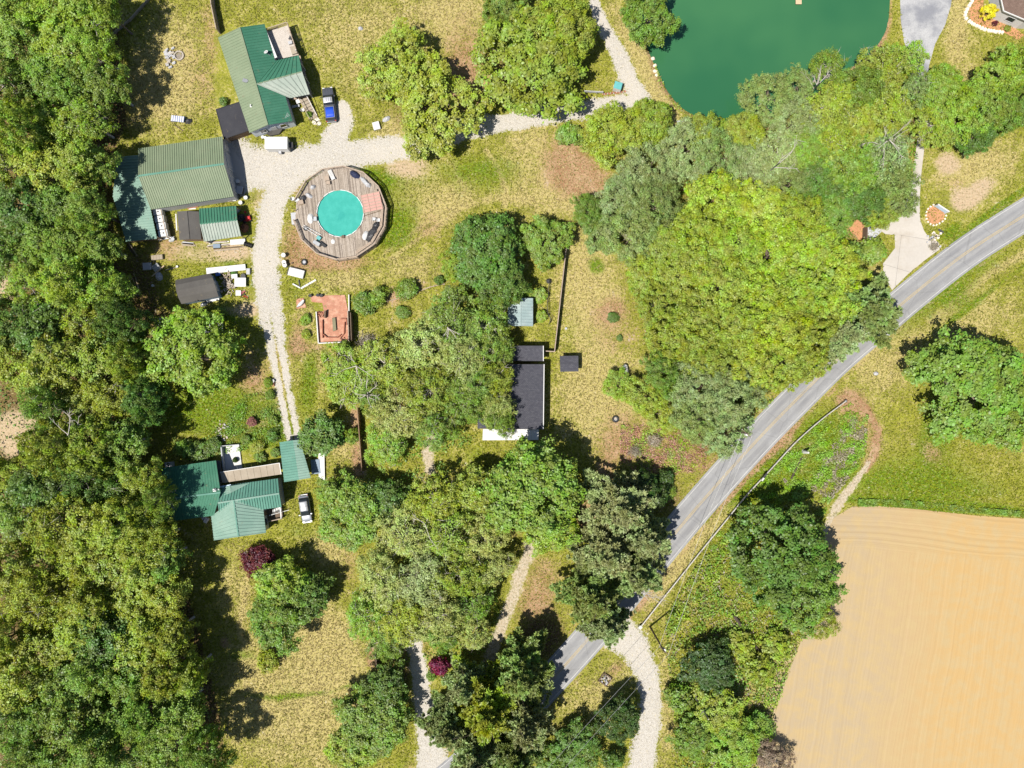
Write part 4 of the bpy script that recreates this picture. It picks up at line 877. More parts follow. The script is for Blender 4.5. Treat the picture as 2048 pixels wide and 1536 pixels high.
GALV = roof_mat('galvanised_ribbed_roof', (.22, .29, .29), (.30, .36, .355), .4, .4)
DARKF = roof_mat('black_felt_roof', (.034, .034, .040), (.042, .042, .048), .85, .3)
GREYF = roof_mat('grey_felt_roof', (.078, .073, .068), (.092, .087, .08), .9, .3)
BEIGE = roof_mat('beige_panel_roof', (.27, .225, .17), (.32, .275, .215), .8, .35)
WHITEW = M('white_siding', (.52, .51, .49), .6, var=.06, scale=.6, grime=(.42, .41, .38)); BLUEW = M('pale_blue_siding', (.50, .53, .60), .6, var=.06)
GREYW = M('grey_siding', (.34, .35, .36), .7, var=.1); BROWNW = M('brown_boarding', (.20, .13, .08), .85, var=.2); BLUEGW = M('blue_grey_siding', (.17, .22, .28), .7, var=.1)
WOODG = M('weathered_wood', (.33, .26, .20), .9, var=.22, scale=2.2, grime=(.20, .15, .11)); WOODD = M('dark_wood', (.12, .085, .06), .9, var=.22); WOODN = M('new_wood', (.50, .38, .24), .85, var=.15)
GLASS = M('window_glass', (.02, .025, .03), .08, var=.02, spec=.6); TRIM = M('white_trim', (.52, .515, .50), .5, var=.05); BLACK = M('black_plastic', (.02, .02, .022), .5); STEEL = M('grey_steel', (.32, .33, .34), .4, .6)
def shingle_mat(name, a, b):
    t = NT(name); o = t.pos(); br = t.n('ShaderNodeTexBrick'); t.put(br.inputs['Vector'], o); br.inputs['Scale'].default_value = 1.0; br.inputs['Brick Width'].default_value = .34; br.inputs['Row Height'].default_value = .2
    br.inputs['Mortar Size'].default_value = .012; t.put(br.inputs['Color1'], a); t.put(br.inputs['Color2'], b); t.put(br.inputs['Mortar'], tuple(x * .4 for x in a)); n = t.noise(3, 4, .7)
    c = t.mix(t.math('MULTIPLY', t.step(n, .35, .7), .4), br.outputs['Color'], tuple(x * .6 for x in a)); t.principled(c, .95, 0, br.outputs['Fac'], -.3, .02, .15); return t.m
SHING = shingle_mat('charcoal_shingles', (.060, .060, .074), (.085, .085, .098)); SHINGB = shingle_mat('brown_shingles', (.14, .095, .075), (.18, .125, .10))

def slope(parent, e0, e1, r1, r0, mat, gap=.42, rw=.09, rh=.075, thick=.07, name='roof_slope', label=None, ribs=True):
    e0, e1, r0, r1 = map(Vector, (e0, e1, r0, r1)); mb = MB(); d = Vector((0, 0, -thick))
    top = [e0, e1, r1, r0] if (r0 - r1).length > .05 else [e0, e1, r1]
    mb.hexa([p + d for p in top], top)
    if ribs:
        n = max(2, int((e1 - e0).length / gap))
        for i in range(n + 1):
            t_ = min(max(i / n, .004), .996); a = e0.lerp(e1, t_); b = r0.lerp(r1, t_)
            if (a - b).length > .15: mb.bar(a + Vector((0, 0, rh * .4)), b + Vector((0, 0, rh * .4)), rw, rh)
    return mb.build(name, mat, parent, label=label)
def ridge(parent, a, b, mat, wd=.28): mb = MB(); u = Vector((0, 0, .05)); mb.bar(Vector(a) + u, Vector(b) + u, wd, .05); return mb.build('ridge_cap', mat, parent)
def walls(parent, poly, z0, tops, mat, name='wall'):
    mb = MB(); n = len(poly)
    for i in range(n):
        j = (i + 1) % n; a, b = poly[i], poly[j]; mb.face([(a[0], a[1], z0), (b[0], b[1], z0), (b[0], b[1], tops[j]), (a[0], a[1], tops[i])])
    return mb.build(name, mat, parent)
def gable_fill(parent, a, b, r, ze, mat, name='gable_wall'):
    mb = MB(); mb.face([(a[0], a[1], ze), (b[0], b[1], ze), (r[0], r[1], r[2])]); return mb.build(name, mat, parent)
def panel_on(parent, a, b, u0, u1, z0, z1, mat, name, out=.03, frame=None):
    """flat panel standing just proud of the wall that runs a->b (outside on the right)"""
    a = Vector((a[0], a[1], 0)); b = Vector((b[0], b[1], 0)); d = (b - a).normalized(); nrm = Vector((d.y, -d.x, 0)); L = (b - a).length
    p0 = a + d * (u0 * L) + nrm * out; p1 = a + d * (u1 * L) + nrm * out; m = (p0 + p1) / 2
    mb = MB(); mb.box((m.x, m.y, (z0 + z1) / 2), ((p1 - p0).length, .05, z1 - z0), math.atan2(d.y, d.x)); o = mb.build(name, mat, parent)
    if frame:
        f = MB()
        for q0, q1 in (((p0, z0), (p1, z0)), ((p0, z1), (p1, z1)), ((p0, z0), (p0, z1)), ((p1, z0), (p1, z1))):
            f.bar(q0[0] + nrm * .03 + Vector((0, 0, q0[1])), q1[0] + nrm * .03 + Vector((0, 0, q1[1])), .09, .06)
        fo = f.build('frame', frame, o)
    return o
def inset(pts, d):
    c = sum((Vector(p) for p in pts), Vector((0, 0, 0))) / len(pts); return [Vector(p) + (c - Vector(p)).normalized() * d * 1.4 for p in pts]
def lerp(a, b, t_): return Vector(a).lerp(Vector(b), t_)

def rail_run(parent, a, b, z0, h, mat, n=None, pickets=0, name='rail'):
    """posts and two rails from a to b, every post and rail its own part"""
    a = Vector(a); b = Vector(b); L = (b - a).length; n = n or max(1, int(L / 1.8))
    for i in range(n + 1):
        p = a.lerp(b, i / n); mb = MB(); mb.box((p.x, p.y, z0 + h / 2), (.1, .1, h), math.atan2((b - a).y, (b - a).x)); mb.build('post', mat, parent)
    for zz, w_, h_ in ((h, .12, .05), (h * .5, .05, .09)):
        mb = MB(); mb.bar((a.x, a.y, z0 + zz), (b.x, b.y, z0 + zz), w_, h_); mb.build(name, mat, parent)
    if pickets:
        mb = MB(); k = int(L / .14)
        for i in range(k): p = a.lerp(b, (i + .5) / k); mb.box((p.x, p.y, z0 + h * .5), (.035, .035, h * .92))
        o = mb.build('balusters', mat, parent); o['kind'] = 'stuff'

# ---- A: long green-roofed house with cross gable porch and deck
A0 = P(515, 160); A = thing('house', 'long house with two-tone green metal roof and a white porch gable, beside the parked pickup', 'house', A0)
ze, zr = 2.9, 4.35
nw, ne, se, sw = P(436, 75, ze), P(529, 48, ze), P(585, 242, ze), P(499, 266, ze); rn, rs = P(479, 55, zr), P(535, 250, zr)
slope(A, nw, sw, rs, rn, PALEG, .45, label='sunlit pale green roof slope'); slope(A, se, ne, rn, rs, GREENR, .45, label='deep green roof slope'); ridge(A, rn, rs, PALEG)  # one green metal roof; sunlight painted into the paler west slope
wi = inset([nw, ne, se, sw], .22); walls(A, [(p.x, p.y) for p in wi], 0, [ze + .05] * 4, BLUEW)
gable_fill(A, wi[3], wi[2], lerp(rs, rn, .02) - Vector((0, 0, .1)), ze + .05, BLUEW); gable_fill(A, wi[0], wi[1], lerp(rn, rs, .02) - Vector((0, 0, .1)), ze + .05, BLUEW)
for u in (.2, .68): panel_on(A, wi[3], wi[2], u, u + .14, 1.0, 2.2, GLASS, 'window', frame=TRIM)
panel_on(A, wi[3], wi[2], .45, .58, .1, 2.1, TRIM, 'door')
mb = MB(); mb.bar(P(527, 56, 2.8), P(551, 116, 2.8), .62, .06); mb.build('awning', TRIM, A)
# porch gable
zpe = 2.95; pr0, pr1 = P(513.5, 168, 4.28), P(604, 143.5, 4.2); ue0, ue1 = P(553, 121, zpe), P(597, 111, zpe); le0, le1 = P(581, 196, zpe), P(619, 188.5, zpe)
slope(A, ue1, ue0, pr0, pr1, GREENR, .45, .13, .11, name='porch_roof'); slope(A, le0, le1, pr1, pr0, WHITER, .45, .13, .11, name='porch_roof', label='bleached white porch roof slope'); ridge(A, pr0, pr1, PALEG, .16)  # same porch metal, sunlight painted whitish into the lower slope
gf = [lerp(le1, ue1, .06), lerp(le1, ue1, .94)]
mb = MB(); k = Vector((-.12, .03, 0)); mb.face([gf[0] + k, gf[1] + k, lerp(pr1, pr0, .02) - Vector((0, 0, .12))]); mb.build('porch_gable', GREYW, A)
porch = [P(556, 121, 1.0), P(600, 110, 1.0), P(624, 190, 1.0), P(584, 200, 1.0)]
mb = MB(); mb.prism([(p.x, p.y) for p in porch], .82, 1.0); mb.build('porch_floor', WOODG, A)
for p in (lerp(porch[1], porch[0], .05), lerp(porch[1], porch[2], .33), lerp(porch[1], porch[2], .66), lerp(porch[2], porch[3], .05)):
    mb = MB(); mb.box((p.x, p.y, 1.5), (.13, .13, 2.85)); mb.build('porch_post', TRIM, A)
rail_run(A, lerp(porch[1], porch[0], .03), lerp(porch[2], porch[3], .03), 1.0, .95, WOODG, 3)
# steps
s0, s1 = P(607, 196, 1.0), P(629, 238, 0.1); dd = (s1 - s0); ang = math.atan2(dd.y, dd.x); L = math.hypot(dd.x, dd.y)
for i in range(7):
    z = .9 - i * .135; c = s0.lerp(s1, (i + .5) / 7); mb = MB(); mb.box((c.x, c.y, z - .03), (L / 7 * .96, 1.25, .06), ang); mb.build('step', BEIGE, A)
for sg in (-1, 1):
    nn = Vector((-math.sin(ang), math.cos(ang), 0)) * sg * .68; a = s0 + nn; b = s1 + nn
    mb = MB(); mb.bar((a.x, a.y, .8), (b.x, b.y, .08), .06, .22); mb.build('stringer', WOODG, A)
    mb = MB(); mb.bar((a.x, a.y, 1.85), (b.x, b.y, 1.0), .08, .06); mb.build('handrail', TRIM if sg > 0 else WOODG, A)
    for q in (0, .5, 1):
        p = a.lerp(b, q); mb = MB(); mb.box((p.x, p.y, (1.85 - .85 * q) / 2), (.07, .07, 1.85 - .85 * q)); mb.build('handrail_post', WOODG, A)
# sun deck on the north east side
zd = 1.5; dk = [P(536, 63, zd), P(577, 50, zd), P(597, 110, zd), P(553, 119, zd)]
mb = MB(); e1 = dk[0].lerp(dk[1], 0); N = 34
for i in range(N):
    a0, a1 = dk[0].lerp(dk[1], i / N), dk[0].lerp(dk[1], (i + .94) / N); b0, b1 = dk[3].lerp(dk[2], i / N), dk[3].lerp(dk[2], (i + .94) / N)
    mb.hexa([p + Vector((0, 0, -.04)) for p in (a0, a1, b1, b0)], [a0, a1, b1, b0])
o = mb.build('deck_boards', M('white_deck_paint', (.42, .38, .335), .8, var=.12, grime=(.33, .28, .23)), A); o['kind'] = 'stuff'
mb = MB(); mb.prism([(p.x, p.y) for p in inset(dk, .15)], 0, zd - .05); mb.build('deck_base', WOODD, A)
rail_run(A, dk[0], dk[1], zd, .95, WOODG, 2, 1); rail_run(A, dk[1], dk[2], zd, .95, WOODG, 3, 1)
# roof fittings
def roof_z(px, py): return 3.6
c = P(491, 162, 3.75); mb = MB(); mb.box((c.x, c.y, c.z + .12), (.75, .55, .3), -.29); mb.box((c.x + .35, c.y - .1, c.z + .14), (.35, .35, .34), .5); mb.build('roof_vent', STEEL, A)
c = P(503, 212, 3.6); mb = MB(); mb.cyl((c.x, c.y), .26, c.z - .2, c.z + .06, 14); mb.cyl((c.x, c.y), .1, c.z, c.z + .5, 10); mb.build('vent_pipe', TRIM, A)
def dish(parent, px, py, z, r=.42, az=2.2, name='dish', mat=TRIM):
    c = P(px, py, z); mb = MB(); n = 16; rings = []; ax = Vector((math.cos(az) * .45, math.sin(az) * .45, .9)).normalized(); e1 = ax.cross(Vector((0, 0, 1))).normalized(); e2 = ax.cross(e1)
    for s in (0.02, .35, .7, 1.0): rings.append([c + ax * (.35 * r * s * s) + (e1 * math.cos(2 * PI * i / n) + e2 * math.sin(2 * PI * i / n)) * r * s for i in range(n)])
    mb.loft(rings, cap=False); mb.build(name, mat, parent, smooth=True)
    mb = MB(); mb.tube([c - ax * .02, c - ax * .1 + Vector((.25, -.12, -.2)), c + Vector((.5, -.25, -.45))], .04, 6); mb.tube([c, c + ax * r * .9], .02, 5); mb.box(tuple(c + ax * r * .9), (.1, .1, .12)); mb.build('dish_arm', STEEL, parent)
dish(A, 532.5, 105, 3.75, .36)
a = P(577, 234, 3.7); mb = MB(); mb.tube([a - Vector((0, 0, .7)), a + Vector((0, 0, .5))], .025, 5)
for k in range(4): mb.tube([a + Vector((-.5 + .1 * k, -.35 + .22 * k, .45)), a + Vector((.35 - .1 * k, .1 + .15 * k, .45))], .015, 4)
mb.build('antenna', TRIM, A)
# flat black lean-to
L0 = [P(432, 219, 2.75), P(482, 203, 2.75), P(500, 260, 2.6), P(448, 278, 2.55)]
mb = MB(); mb.hexa([p - Vector((0, 0, .16)) for p in L0], L0); mb.build('flat_roof', DARKF, A, label='flat black felt roof')
mb = MB()
for i in range(4): mb.bar(L0[i] + Vector((0, 0, .02)), L0[(i + 1) % 4] + Vector((0, 0, .02)), .1, .06)
mb.build('roof_edging', BLACK, A)
for i in (0, 3, 2):
    p = inset(L0, .2)[i]; mb = MB(); mb.box((p.x, p.y, 1.25), (.12, .12, 2.5)); mb.build('carport_post', WOODG, A)
walls(A, [(p.x, p.y) for p in inset(L0, .35)], 0, [2.4] * 4, BROWNW, 'lean_to_wall')
# bulkhead on the south wall
b = [P(533, 267, .9), P(552, 254, 1.1), P(565, 258, .8), P(558, 268, .4), P(540, 271, .5)]
mb = MB(); mb.hexa([Vector((p.x, p.y, 0)) for p in b], b); mb.build('cellar_hatch', GREYF, A)

# ---- B: barn with lean-to
B = thing('barn', 'wide pale green ribbed-roof barn with a teal lean-to, at the end of the gravel drive', 'barn', P(370, 380))
ze, zr = 3.1, 4.3
nw, ne, se, sw = P(277, 297, ze), P(445, 273, ze), P(468, 393, ze), P(302, 419, ze); rw_, re_ = P(277, 352, zr), P(448, 328, zr)
slope(B, ne, nw, rw_, re_, PALEG, .36, .12, .09); slope(B, sw, se, re_, rw_, PALEG, .36, .12, .09); ridge(B, rw_, re_, TEALR, .3)
wi = inset([nw, ne, se, sw], .3); walls(B, [(p.x, p.y) for p in wi], 0, [ze] * 4, GREYW)
gable_fill(B, wi[1], wi[2], lerp(re_, rw_, .02) - Vector((0, 0, .12)), ze, WHITEW); gable_fill(B, wi[3], wi[0], lerp(rw_, re_, .02) - Vector((0, 0, .12)), ze, WHITEW)
for u0, u1 in ((.10, .38), (.5, .78)):
    g = panel_on(B, wi[2], wi[1], u0, u1, .05, 2.3, GREYW, 'garage_door', frame=TRIM)
    for kz in range(1, 4): panel_on(B, wi[2], wi[1], u0 + .01, u1 - .01, .05 + kz * .56 - .02, .05 + kz * .56 + .02, TRIM, 'door_groove', .06).parent = g
panel_on(B, wi[2], wi[1], .85, .94, .05, 2.05, TRIM, 'door')
l = [P(233, 315, 2.0), P(226, 393, 2.0), P(252, 483, 2.0), P(314, 477, 2.35), P(302, 419, 2.5), P(277, 311, 2.6)]
slope(B, l[0], l[1], lerp(l[4], l[5], .28), l[5], PALET, .45, .14, .12, name='lean_to_roof'); slope(B, l[1], l[2], l[3], lerp(l[4], l[5], .28), PALET, .45, .14, .12, name='lean_to_roof')
for p in (l[0], l[1], l[2], l[3]):
    q = lerp(p, l[4], .05); mb = MB(); mb.box((q.x, q.y, (q.z - .1) / 2), (.15, .15, q.z - .1)); mb.build('lean_to_post', WOODG, B)
walls(B, [(q.x, q.y) for q in (lerp(l[1], l[4], .06), lerp(l[2], l[4], .05), lerp(l[3], l[4], .06))], 0, [1.85, 1.85, 2.1], BROWNW, 'lean_to_wall')
mb = MB(); pts = [P(447, 275), P(490, 330), P(491, 392), P(470, 395)]; mb.prism([(p.x, p.y) for p in pts], 0, .06); mb.build('concrete_apron', cm, B)

# ---- parametric sheds
def shed(name, label, cat, corners, ze, zr, rmat, wmat, ridge_dir=0, gap=.4, ribs=True, door=None, wall=True, rmat2=None, ins=.15):
    """gable shed from its four eave corners (NW, NE, SE, SW); ridge_dir 0: ridge runs W-E, 1: ridge runs N-S"""
    c = [P(x, y, ze) for x, y in corners]; m = sum(c, Vector()) / 4; o = thing(name, label, cat, (m.x, m.y, 0))
    if ridge_dir == 0: r0, r1 = lerp(c[0], c[3], .5), lerp(c[1], c[2], .5); sl = ((c[1], c[0], 0), (c[3], c[2], 1))
    else: r0, r1 = lerp(c[0], c[1], .5), lerp(c[3], c[2], .5); sl = ((c[0], c[3], 0), (c[2], c[1], 1))
    r0 = r0 + Vector((0, 0, zr - ze)); r1 = r1 + Vector((0, 0, zr - ze))
    for a, b, k in sl:
        ra, rb = (r1, r0) if ((a - r1).length < (a - r0).length) else (r0, r1)
        slope(o, a, b, rb, ra, rmat if k == 0 or rmat2 is None else rmat2, gap, .13, .11, ribs=ribs)
    ridge(o, r0, r1, rmat, .2)
    wi = inset(c, ins)
    if wall:
        walls(o, [(p.x, p.y) for p in wi], 0, [ze] * 4, wmat)
        ends = ((1, 2, r1), (3, 0, r0)) if ridge_dir == 0 else ((0, 1, r0), (2, 3, r1))
        for i, j, r in ends: gable_fill(o, wi[i], wi[j], lerp(r, m, .05) - Vector((0, 0, .08)) if False else Vector((lerp(wi[i], wi[j], .5).x, lerp(wi[i], wi[j], .5).y, zr - .1)), ze, wmat)
        if door: panel_on(o, wi[door[0]], wi[door[1]], .3, .7, .05, 1.85, TRIM, 'door', frame=TRIM)
    else:
        for p in wi: mb = MB(); mb.box((p.x, p.y, ze / 2 - .05), (.12, .12, ze - .1)); mb.build('post', WOODG, o)
    return o, c, wi, (r0, r1)
shed('shed', 'small grey felt-roofed shed butted against the green and white carport', 'shed', [(354, 423), (397.5, 423), (402.5, 479), (359, 480)], 2.1, 2.5, GREYF, BROWNW, 1, ribs=False)
CP, cc_, cw_, _ = shed('carport', 'carport with one green and one bleached ribbed roof slope, next to the grey shed', 'carport', [(399, 417), (472, 412), (482, 472), (409, 483)], 2.35, 2.95, GREENR, WOODG, 0, .45, wall=False, rmat2=WHITER)  # upper slope green, lower slope whitish
walls(CP, [(p.x, p.y) for p in (cw_[3], cw_[0], cw_[1])], 0, [1.9, 1.9, 1.9], GREYW, 'screen_wall')
# brown gambrel shed with blue-grey front
D = thing('shed', 'grey-brown barn-roofed shed with a blue-grey front, beside the firewood heap', 'shed', P(392, 577))
g = dict(nw=P(351, 560, 2.0), ne=P(421, 547, 2.0), se=P(437, 593, 2.0), sw=P(363, 608, 2.0)); k1w, k1e = P(350.5, 570, 2.75), P(425, 555, 2.75); rW, rE = P(352.5, 582, 3.05), P(428.5, 566, 3.05); k2w, k2e = P(356.5, 595, 2.75), P(433, 580, 2.75)
for q in ((g['ne'], g['nw'], k1w, k1e), (k1e, k1w, rW, rE), (k2w, k2e, rE, rW), (g['sw'], g['se'], k2e, k2w)): slope(D, *q, GREYF, ribs=False)
wi = inset([g['nw'], g['ne'], g['se'], g['sw']], .12); walls(D, [(p.x, p.y) for p in wi], 0, [2.0] * 4, BLUEGW)
mb = MB(); mb.face([wi[1], k1e - Vector((.06, 0, .08)), rE - Vector((.06, 0, .08)), k2e - Vector((.06, 0, .08)), wi[2]]); mb.build('front_gable', BLUEGW, D)
panel_on(D, wi[2], wi[1], .28, .72, .05, 1.85, WHITEW, 'double_door', frame=TRIM)
# white ribbed shed, small dark shed
shed('shed', 'white ribbed-metal shed with a raised middle ridge, below the dense dark tree', 'shed', [(1016, 597.5), (1066, 597), (1066, 652), (1015, 651.5)], 2.1, 2.5, GALV, WOODD, 1, .48, door=(2, 3))
shed('shed', 'small square charcoal-shingled shed alone on the dry lawn right of the dark house', 'shed', [(1119.5, 712), (1156.5, 711.5), (1157, 743), (1120.5, 743.5)], 2.0, 2.12, SHING, BEIGE, 0, ribs=False, ins=.25)

# ---- G: green-roofed house at lower left
G = thing('house', 'rambling house with teal-green metal roofs and a big pale front gable, above the maroon tree', 'house', P(440, 990))
a = dict(nw=P(324, 936, 3.0), ne=P(432, 921, 3.0), se=P(428, 1031, 3.0), sw=P(318, 1046, 3.0)); rW, rE = P(324, 999, 4.4), P(441, 985, 4.4)
slope(G, a['ne'], a['nw'], rW, rE, GREENR, .42, .08, .045, label='tree-shaded green roof slope'); slope(G, a['sw'], a['se'], rE, rW, GREENR, .42, .08, .045); ridge(G, rW, rE, TEALR, .25)
wi = inset([a['nw'], a['ne'], a['se'], a['sw']], .25); walls(G, [(p.x, p.y) for p in wi], 0, [3.0] * 4, GREYW)
gable_fill(G, wi[1], wi[2], Vector((lerp(wi[1], wi[2], .5).x, lerp(wi[1], wi[2], .5).y, 4.25)), 3.0, GREYW)
b = dict(nw=P(445, 972, 2.9), ne=P(555.5, 957, 2.9), se=P(563, 1014, 2.9), sw=P(440, 1030, 2.9)); mW, mE = P(436, 1006, 4.15), P(558.5, 987, 4.15)
slope(G, b['ne'], b['nw'], mW, mE, TEALR, .42, .13, .1); slope(G, b['sw'], b['se'], mE, mW, TEALR, .42, .13, .1); ridge(G, mW, mE, PALET, .25)
wi = inset([b['nw'], b['ne'], b['se'], b['sw']], .25); walls(G, [(p.x, p.y) for p in wi], 0, [2.85] * 4, GREYW); gable_fill(G, wi[1], wi[2], Vector((lerp(wi[1], wi[2], .5).x, lerp(wi[1], wi[2], .5).y, 4.0)), 2.85, GREYW)
# small pale cross hip on the middle roof
h0, h1 = P(462, 985, 3.85), P(460, 972, 3.45); slope(G, P(499, 966, 2.98), P(460, 972, 3.0), h1, h0, PALET, .4, name='small_hip_roof'); slope(G, P(446, 976, 3.0), P(447, 990, 3.5), h0, h1, PALET, .4, name='small_hip_roof')
c = dict(nw=P(422.5, 1033, 2.8), sw=P(428, 1080, 2.8), se=P(532, 1065, 2.8), ne=P(526, 1013, 2.8)); rN, rS = P(467.5, 1000, 4.22), P(477, 1073, 4.1)
slope(G, c['nw'], c['sw'], rS, rN, PALET, .42, .12, .1, name='front_gable_roof'); slope(G, c['se'], c['ne'], rN, rS, PALET, .42, .12, .1, name='front_gable_roof', label='sunlit front gable roof slope'); ridge(G, rN, rS, TEALR, .22)
wi = inset([c['nw'], c['ne'], c['se'], c['sw']], .3); walls(G, [(p.x, p.y) for p in wi], 0, [2.75] * 4, WHITEW); gable_fill(G, wi[3], wi[2], Vector((lerp(wi[3], wi[2], .5).x, lerp(wi[3], wi[2], .5).y, 3.95)), 2.75, WHITEW)
for z_ in (1,): panel_on(G, wi[2], wi[1], .2, .5, .9, 2.0, GLASS, 'window', frame=TRIM); panel_on(G, wi[2], wi[1], .6, .8, .1, 2.1, BROWNW, 'door')
p = P(430, 980, 4.3); mb = MB(); mb.box((p.x, p.y, 3.9), (.5, .45, 1.3), .1); mb.ring((p.x, p.y), .1, .17, 4.55, 4.75, 10); mb.build('chimney', TRIM, G); mb = MB(); mb.tube([P(437, 979, 3.9), P(437, 979, 4.7)], .12, 8); mb.build('flue', TRIM, G)
q = [P(433, 921, 2.2), P(440, 921, 2.2), P(445, 965, 2.2), P(433, 966, 2.2)]; mb = MB(); mb.hexa([p_ - Vector((0, 0, .15)) for p_ in q], q); mb.build('grey_link_roof', GREYF, G)
# beige flat roof over the side passage
f = [P(440, 944.5, 2.45), P(559, 926, 2.45), P(562.5, 948.5, 2.35), P(445, 966, 2.35)]
for i in range(9):
    a0, a1, b1, b0 = lerp(f[0], f[1], i / 9), lerp(f[0], f[1], (i + .97) / 9), lerp(f[3], f[2], (i + .97) / 9), lerp(f[3], f[2], i / 9)
    mb = MB(); d_ = Vector((0, 0, -.05)); mb.hexa([x + d_ for x in (a0, a1, b1, b0)], [a0, a1, b1, b0]); mb.build('roof_panel', BEIGE, G)
mb = MB(); mb.bar(f[2], f[1], .1, .16); mb.bar(f[0], f[1], .08, .14); mb.build('roof_edging', TRIM, G)
for x_ in (0, .33, .66, 1):
    p = lerp(lerp(f[0], f[1], x_), lerp(f[3], f[2], x_), .1); mb = MB(); mb.box((p.x, p.y, 1.2), (.1, .1, 2.4)); mb.build('passage_post', WOODG, G)
# front porch
p4 = [P(527, 1018, .6), P(563, 1013, .6), P(565, 1036, .6), P(531, 1043, .6)]; mb = MB(); mb.prism([(p.x, p.y) for p in p4], 0, .45); mb.build('porch_floor', WOODD, G)
rail_run(G, p4[2], p4[3], .45, .9, WOODG, 2); rail_run(G, p4[1], p4[2], .45, .9, TRIM, 1)
mb = MB(); mb.bar(P(538, 1031, 1.4), P(578, 1020, .5), .1, .1); mb.build('ramp_rail', TRIM, G)
# patio slab
pat = [P(444, 893, .3), P(478, 890, .3), P(484, 938, .3), P(449, 941, .3)]; mb = MB(); mb.prism([(p.x, p.y) for p in pat], 0, .25); PT = mb.build('patio', M('white_patio_concrete', (.50, .49, .48), .8, var=.05)); tag(PT, 'bright white concrete patio with low dark side wall, behind the beige flat roof', 'patio')
mb = MB(); mb.bar(P(444, 893, .7), P(449, 941, .7), .18, .9); mb.bar(P(443, 892, .7), P(479, 889, .7), .12, .5); mb.build('low_wall', GREYW, PT)
# teal carport
cp = [P(559, 885, 2.5), P(600, 880, 2.5), P(621.5, 955, 2.5), P(568.5, 963.5, 2.5)]; r0, r1 = P(586, 881, 2.72), P(598, 959, 2.72)
K = thing('carport', 'teal ribbed metal carport at the foot of the gravel drive', 'carport', ((cp[0] + cp[2]) / 2).to_tuple()); K.location.z = 0
slope(K, cp[0], cp[3], r1, r0, TEALR, .42, .13, .1); slope(K, cp[2], cp[1], r0, r1, PALET, .42, .13, .1)
for p in inset(cp, .3) + [lerp(cp[0], cp[3], .5), lerp(cp[1], cp[2], .5)]: mb = MB(); mb.box((p.x, p.y, 1.2), (.12, .12, 2.4)); mb.build('post', WOODG, K)

# ---- H: dark shingled house
Hh = thing('house', 'dark charcoal-shingled house half hidden by trees, with a white porch along its lower side', 'house', P(1025, 790))
e = dict(nw=P(957, 729, 3.0), ne=P(1087.5, 728.5, 3.0), se=P(1086, 858.5, 3.0), sw=P(955, 857, 3.0)); rN, rS = P(1022, 728.5, 3.9), P(1021, 858, 3.9)
slope(Hh, e['nw'], e['sw'], rS, rN, SHING, ribs=False); slope(Hh, e['se'], e['ne'], rN, rS, SHING, ribs=False); ridge(Hh, rN, rS, SHING, .3)
wi = inset([e['nw'], e['ne'], e['se'], e['sw']], .3); walls(Hh, [(p.x, p.y) for p in wi], 0, [3.0] * 4, BROWNW); gable_fill(Hh, wi[3], wi[2], Vector((lerp(wi[3], wi[2], .5).x, lerp(wi[3], wi[2], .5).y, 3.8)), 3.0, BROWNW)
gable_fill(Hh, wi[0], wi[1], Vector((lerp(wi[0], wi[1], .5).x, lerp(wi[0], wi[1], .5).y, 3.8)), 3.0, BROWNW)
mb = MB(); mb.bar(e['ne'] + Vector((.05, 0, 0)), e['se'] + Vector((.05, 0, 0)), .13, .12); mb.build('gutter', TRIM, Hh)
f = [P(1026, 691.5, 2.75), P(1086, 691.5, 2.75), P(1086, 722, 2.6), P(1024, 722, 2.6)]
mb = MB(); mb.hexa([p - Vector((0, 0, .12)) for p in f], f); mb.build('lean_to_roof', SHING, Hh); mb = MB(); mb.bar(f[1] + Vector((.05, 0, 0)), f[2] + Vector((.05, 0, 0)), .12, .12); mb.build('gutter', TRIM, Hh)
wi2 = inset(f, .25); walls(Hh, [(p.x, p.y) for p in wi2], 0, [2.5] * 4, BROWNW, 'lean_to_wall')
f = [P(966, 858, 2.75), P(1078, 858.5, 2.75), P(1077, 880, 2.5), P(965, 880.5, 2.5)]
for i in range(8):
    a0, a1, b1, b0 = lerp(f[0], f[1], i / 8), lerp(f[0], f[1], (i + .985) / 8), lerp(f[3], f[2], (i + .985) / 8), lerp(f[3], f[2], i / 8); mb = MB(); mb.hexa([x - Vector((0, 0, .05)) for x in (a0, a1, b1, b0)], [a0, a1, b1, b0]); mb.build('porch_roof_panel', TRIM, Hh)
for x_ in (.02, .34, .66, .98): p = lerp(f[3], f[2], x_); mb = MB(); mb.box((p.x, p.y + .1, 1.2), (.11, .11, 2.4)); mb.build('porch_post', TRIM, Hh)

# ---- K: white house at the top right corner
KH = thing('house', 'white-walled brown-roofed house cut off by the top right corner', 'house', P(2050, -10))
fp = [P(1985, 38), P(2030, 57), P(2120, 60), P(2160, -90), P(2010, -160), P(1968, -40)]
eh = 3.1; walls(KH, [(p.x, p.y) for p in fp], 0, [eh] * 6, WHITEW)
rr = [Vector((p.x, p.y, eh + .05)) for p in fp]; cen = sum(rr, Vector()) / 6; rr = [cen + (p - cen) * 1.06 for p in rr]; top = Vector((cen.x, cen.y, eh + 1.6))
for i in range(6): mb = MB(); mb.face([rr[i], rr[(i + 1) % 6], top]); mb.build('roof_slope', SHINGB, KH)
for i in range(6): mb = MB(); mb.bar(rr[i], rr[(i + 1) % 6], .14, .16); mb.build('gutter', TRIM, KH)
panel_on(KH, fp[0], fp[1], .35, .68, 1.0, 2.1, GLASS, 'window', frame=TRIM); panel_on(KH, fp[5], fp[0], .2, .8, .3, 2.4, GREYW, 'shaded_wall_panel')  # grey panel puts the shade of the left white wall into colour
bark = M('orange_bark_mulch', (.40, .20, .10), .95, var=.25, scale=3)
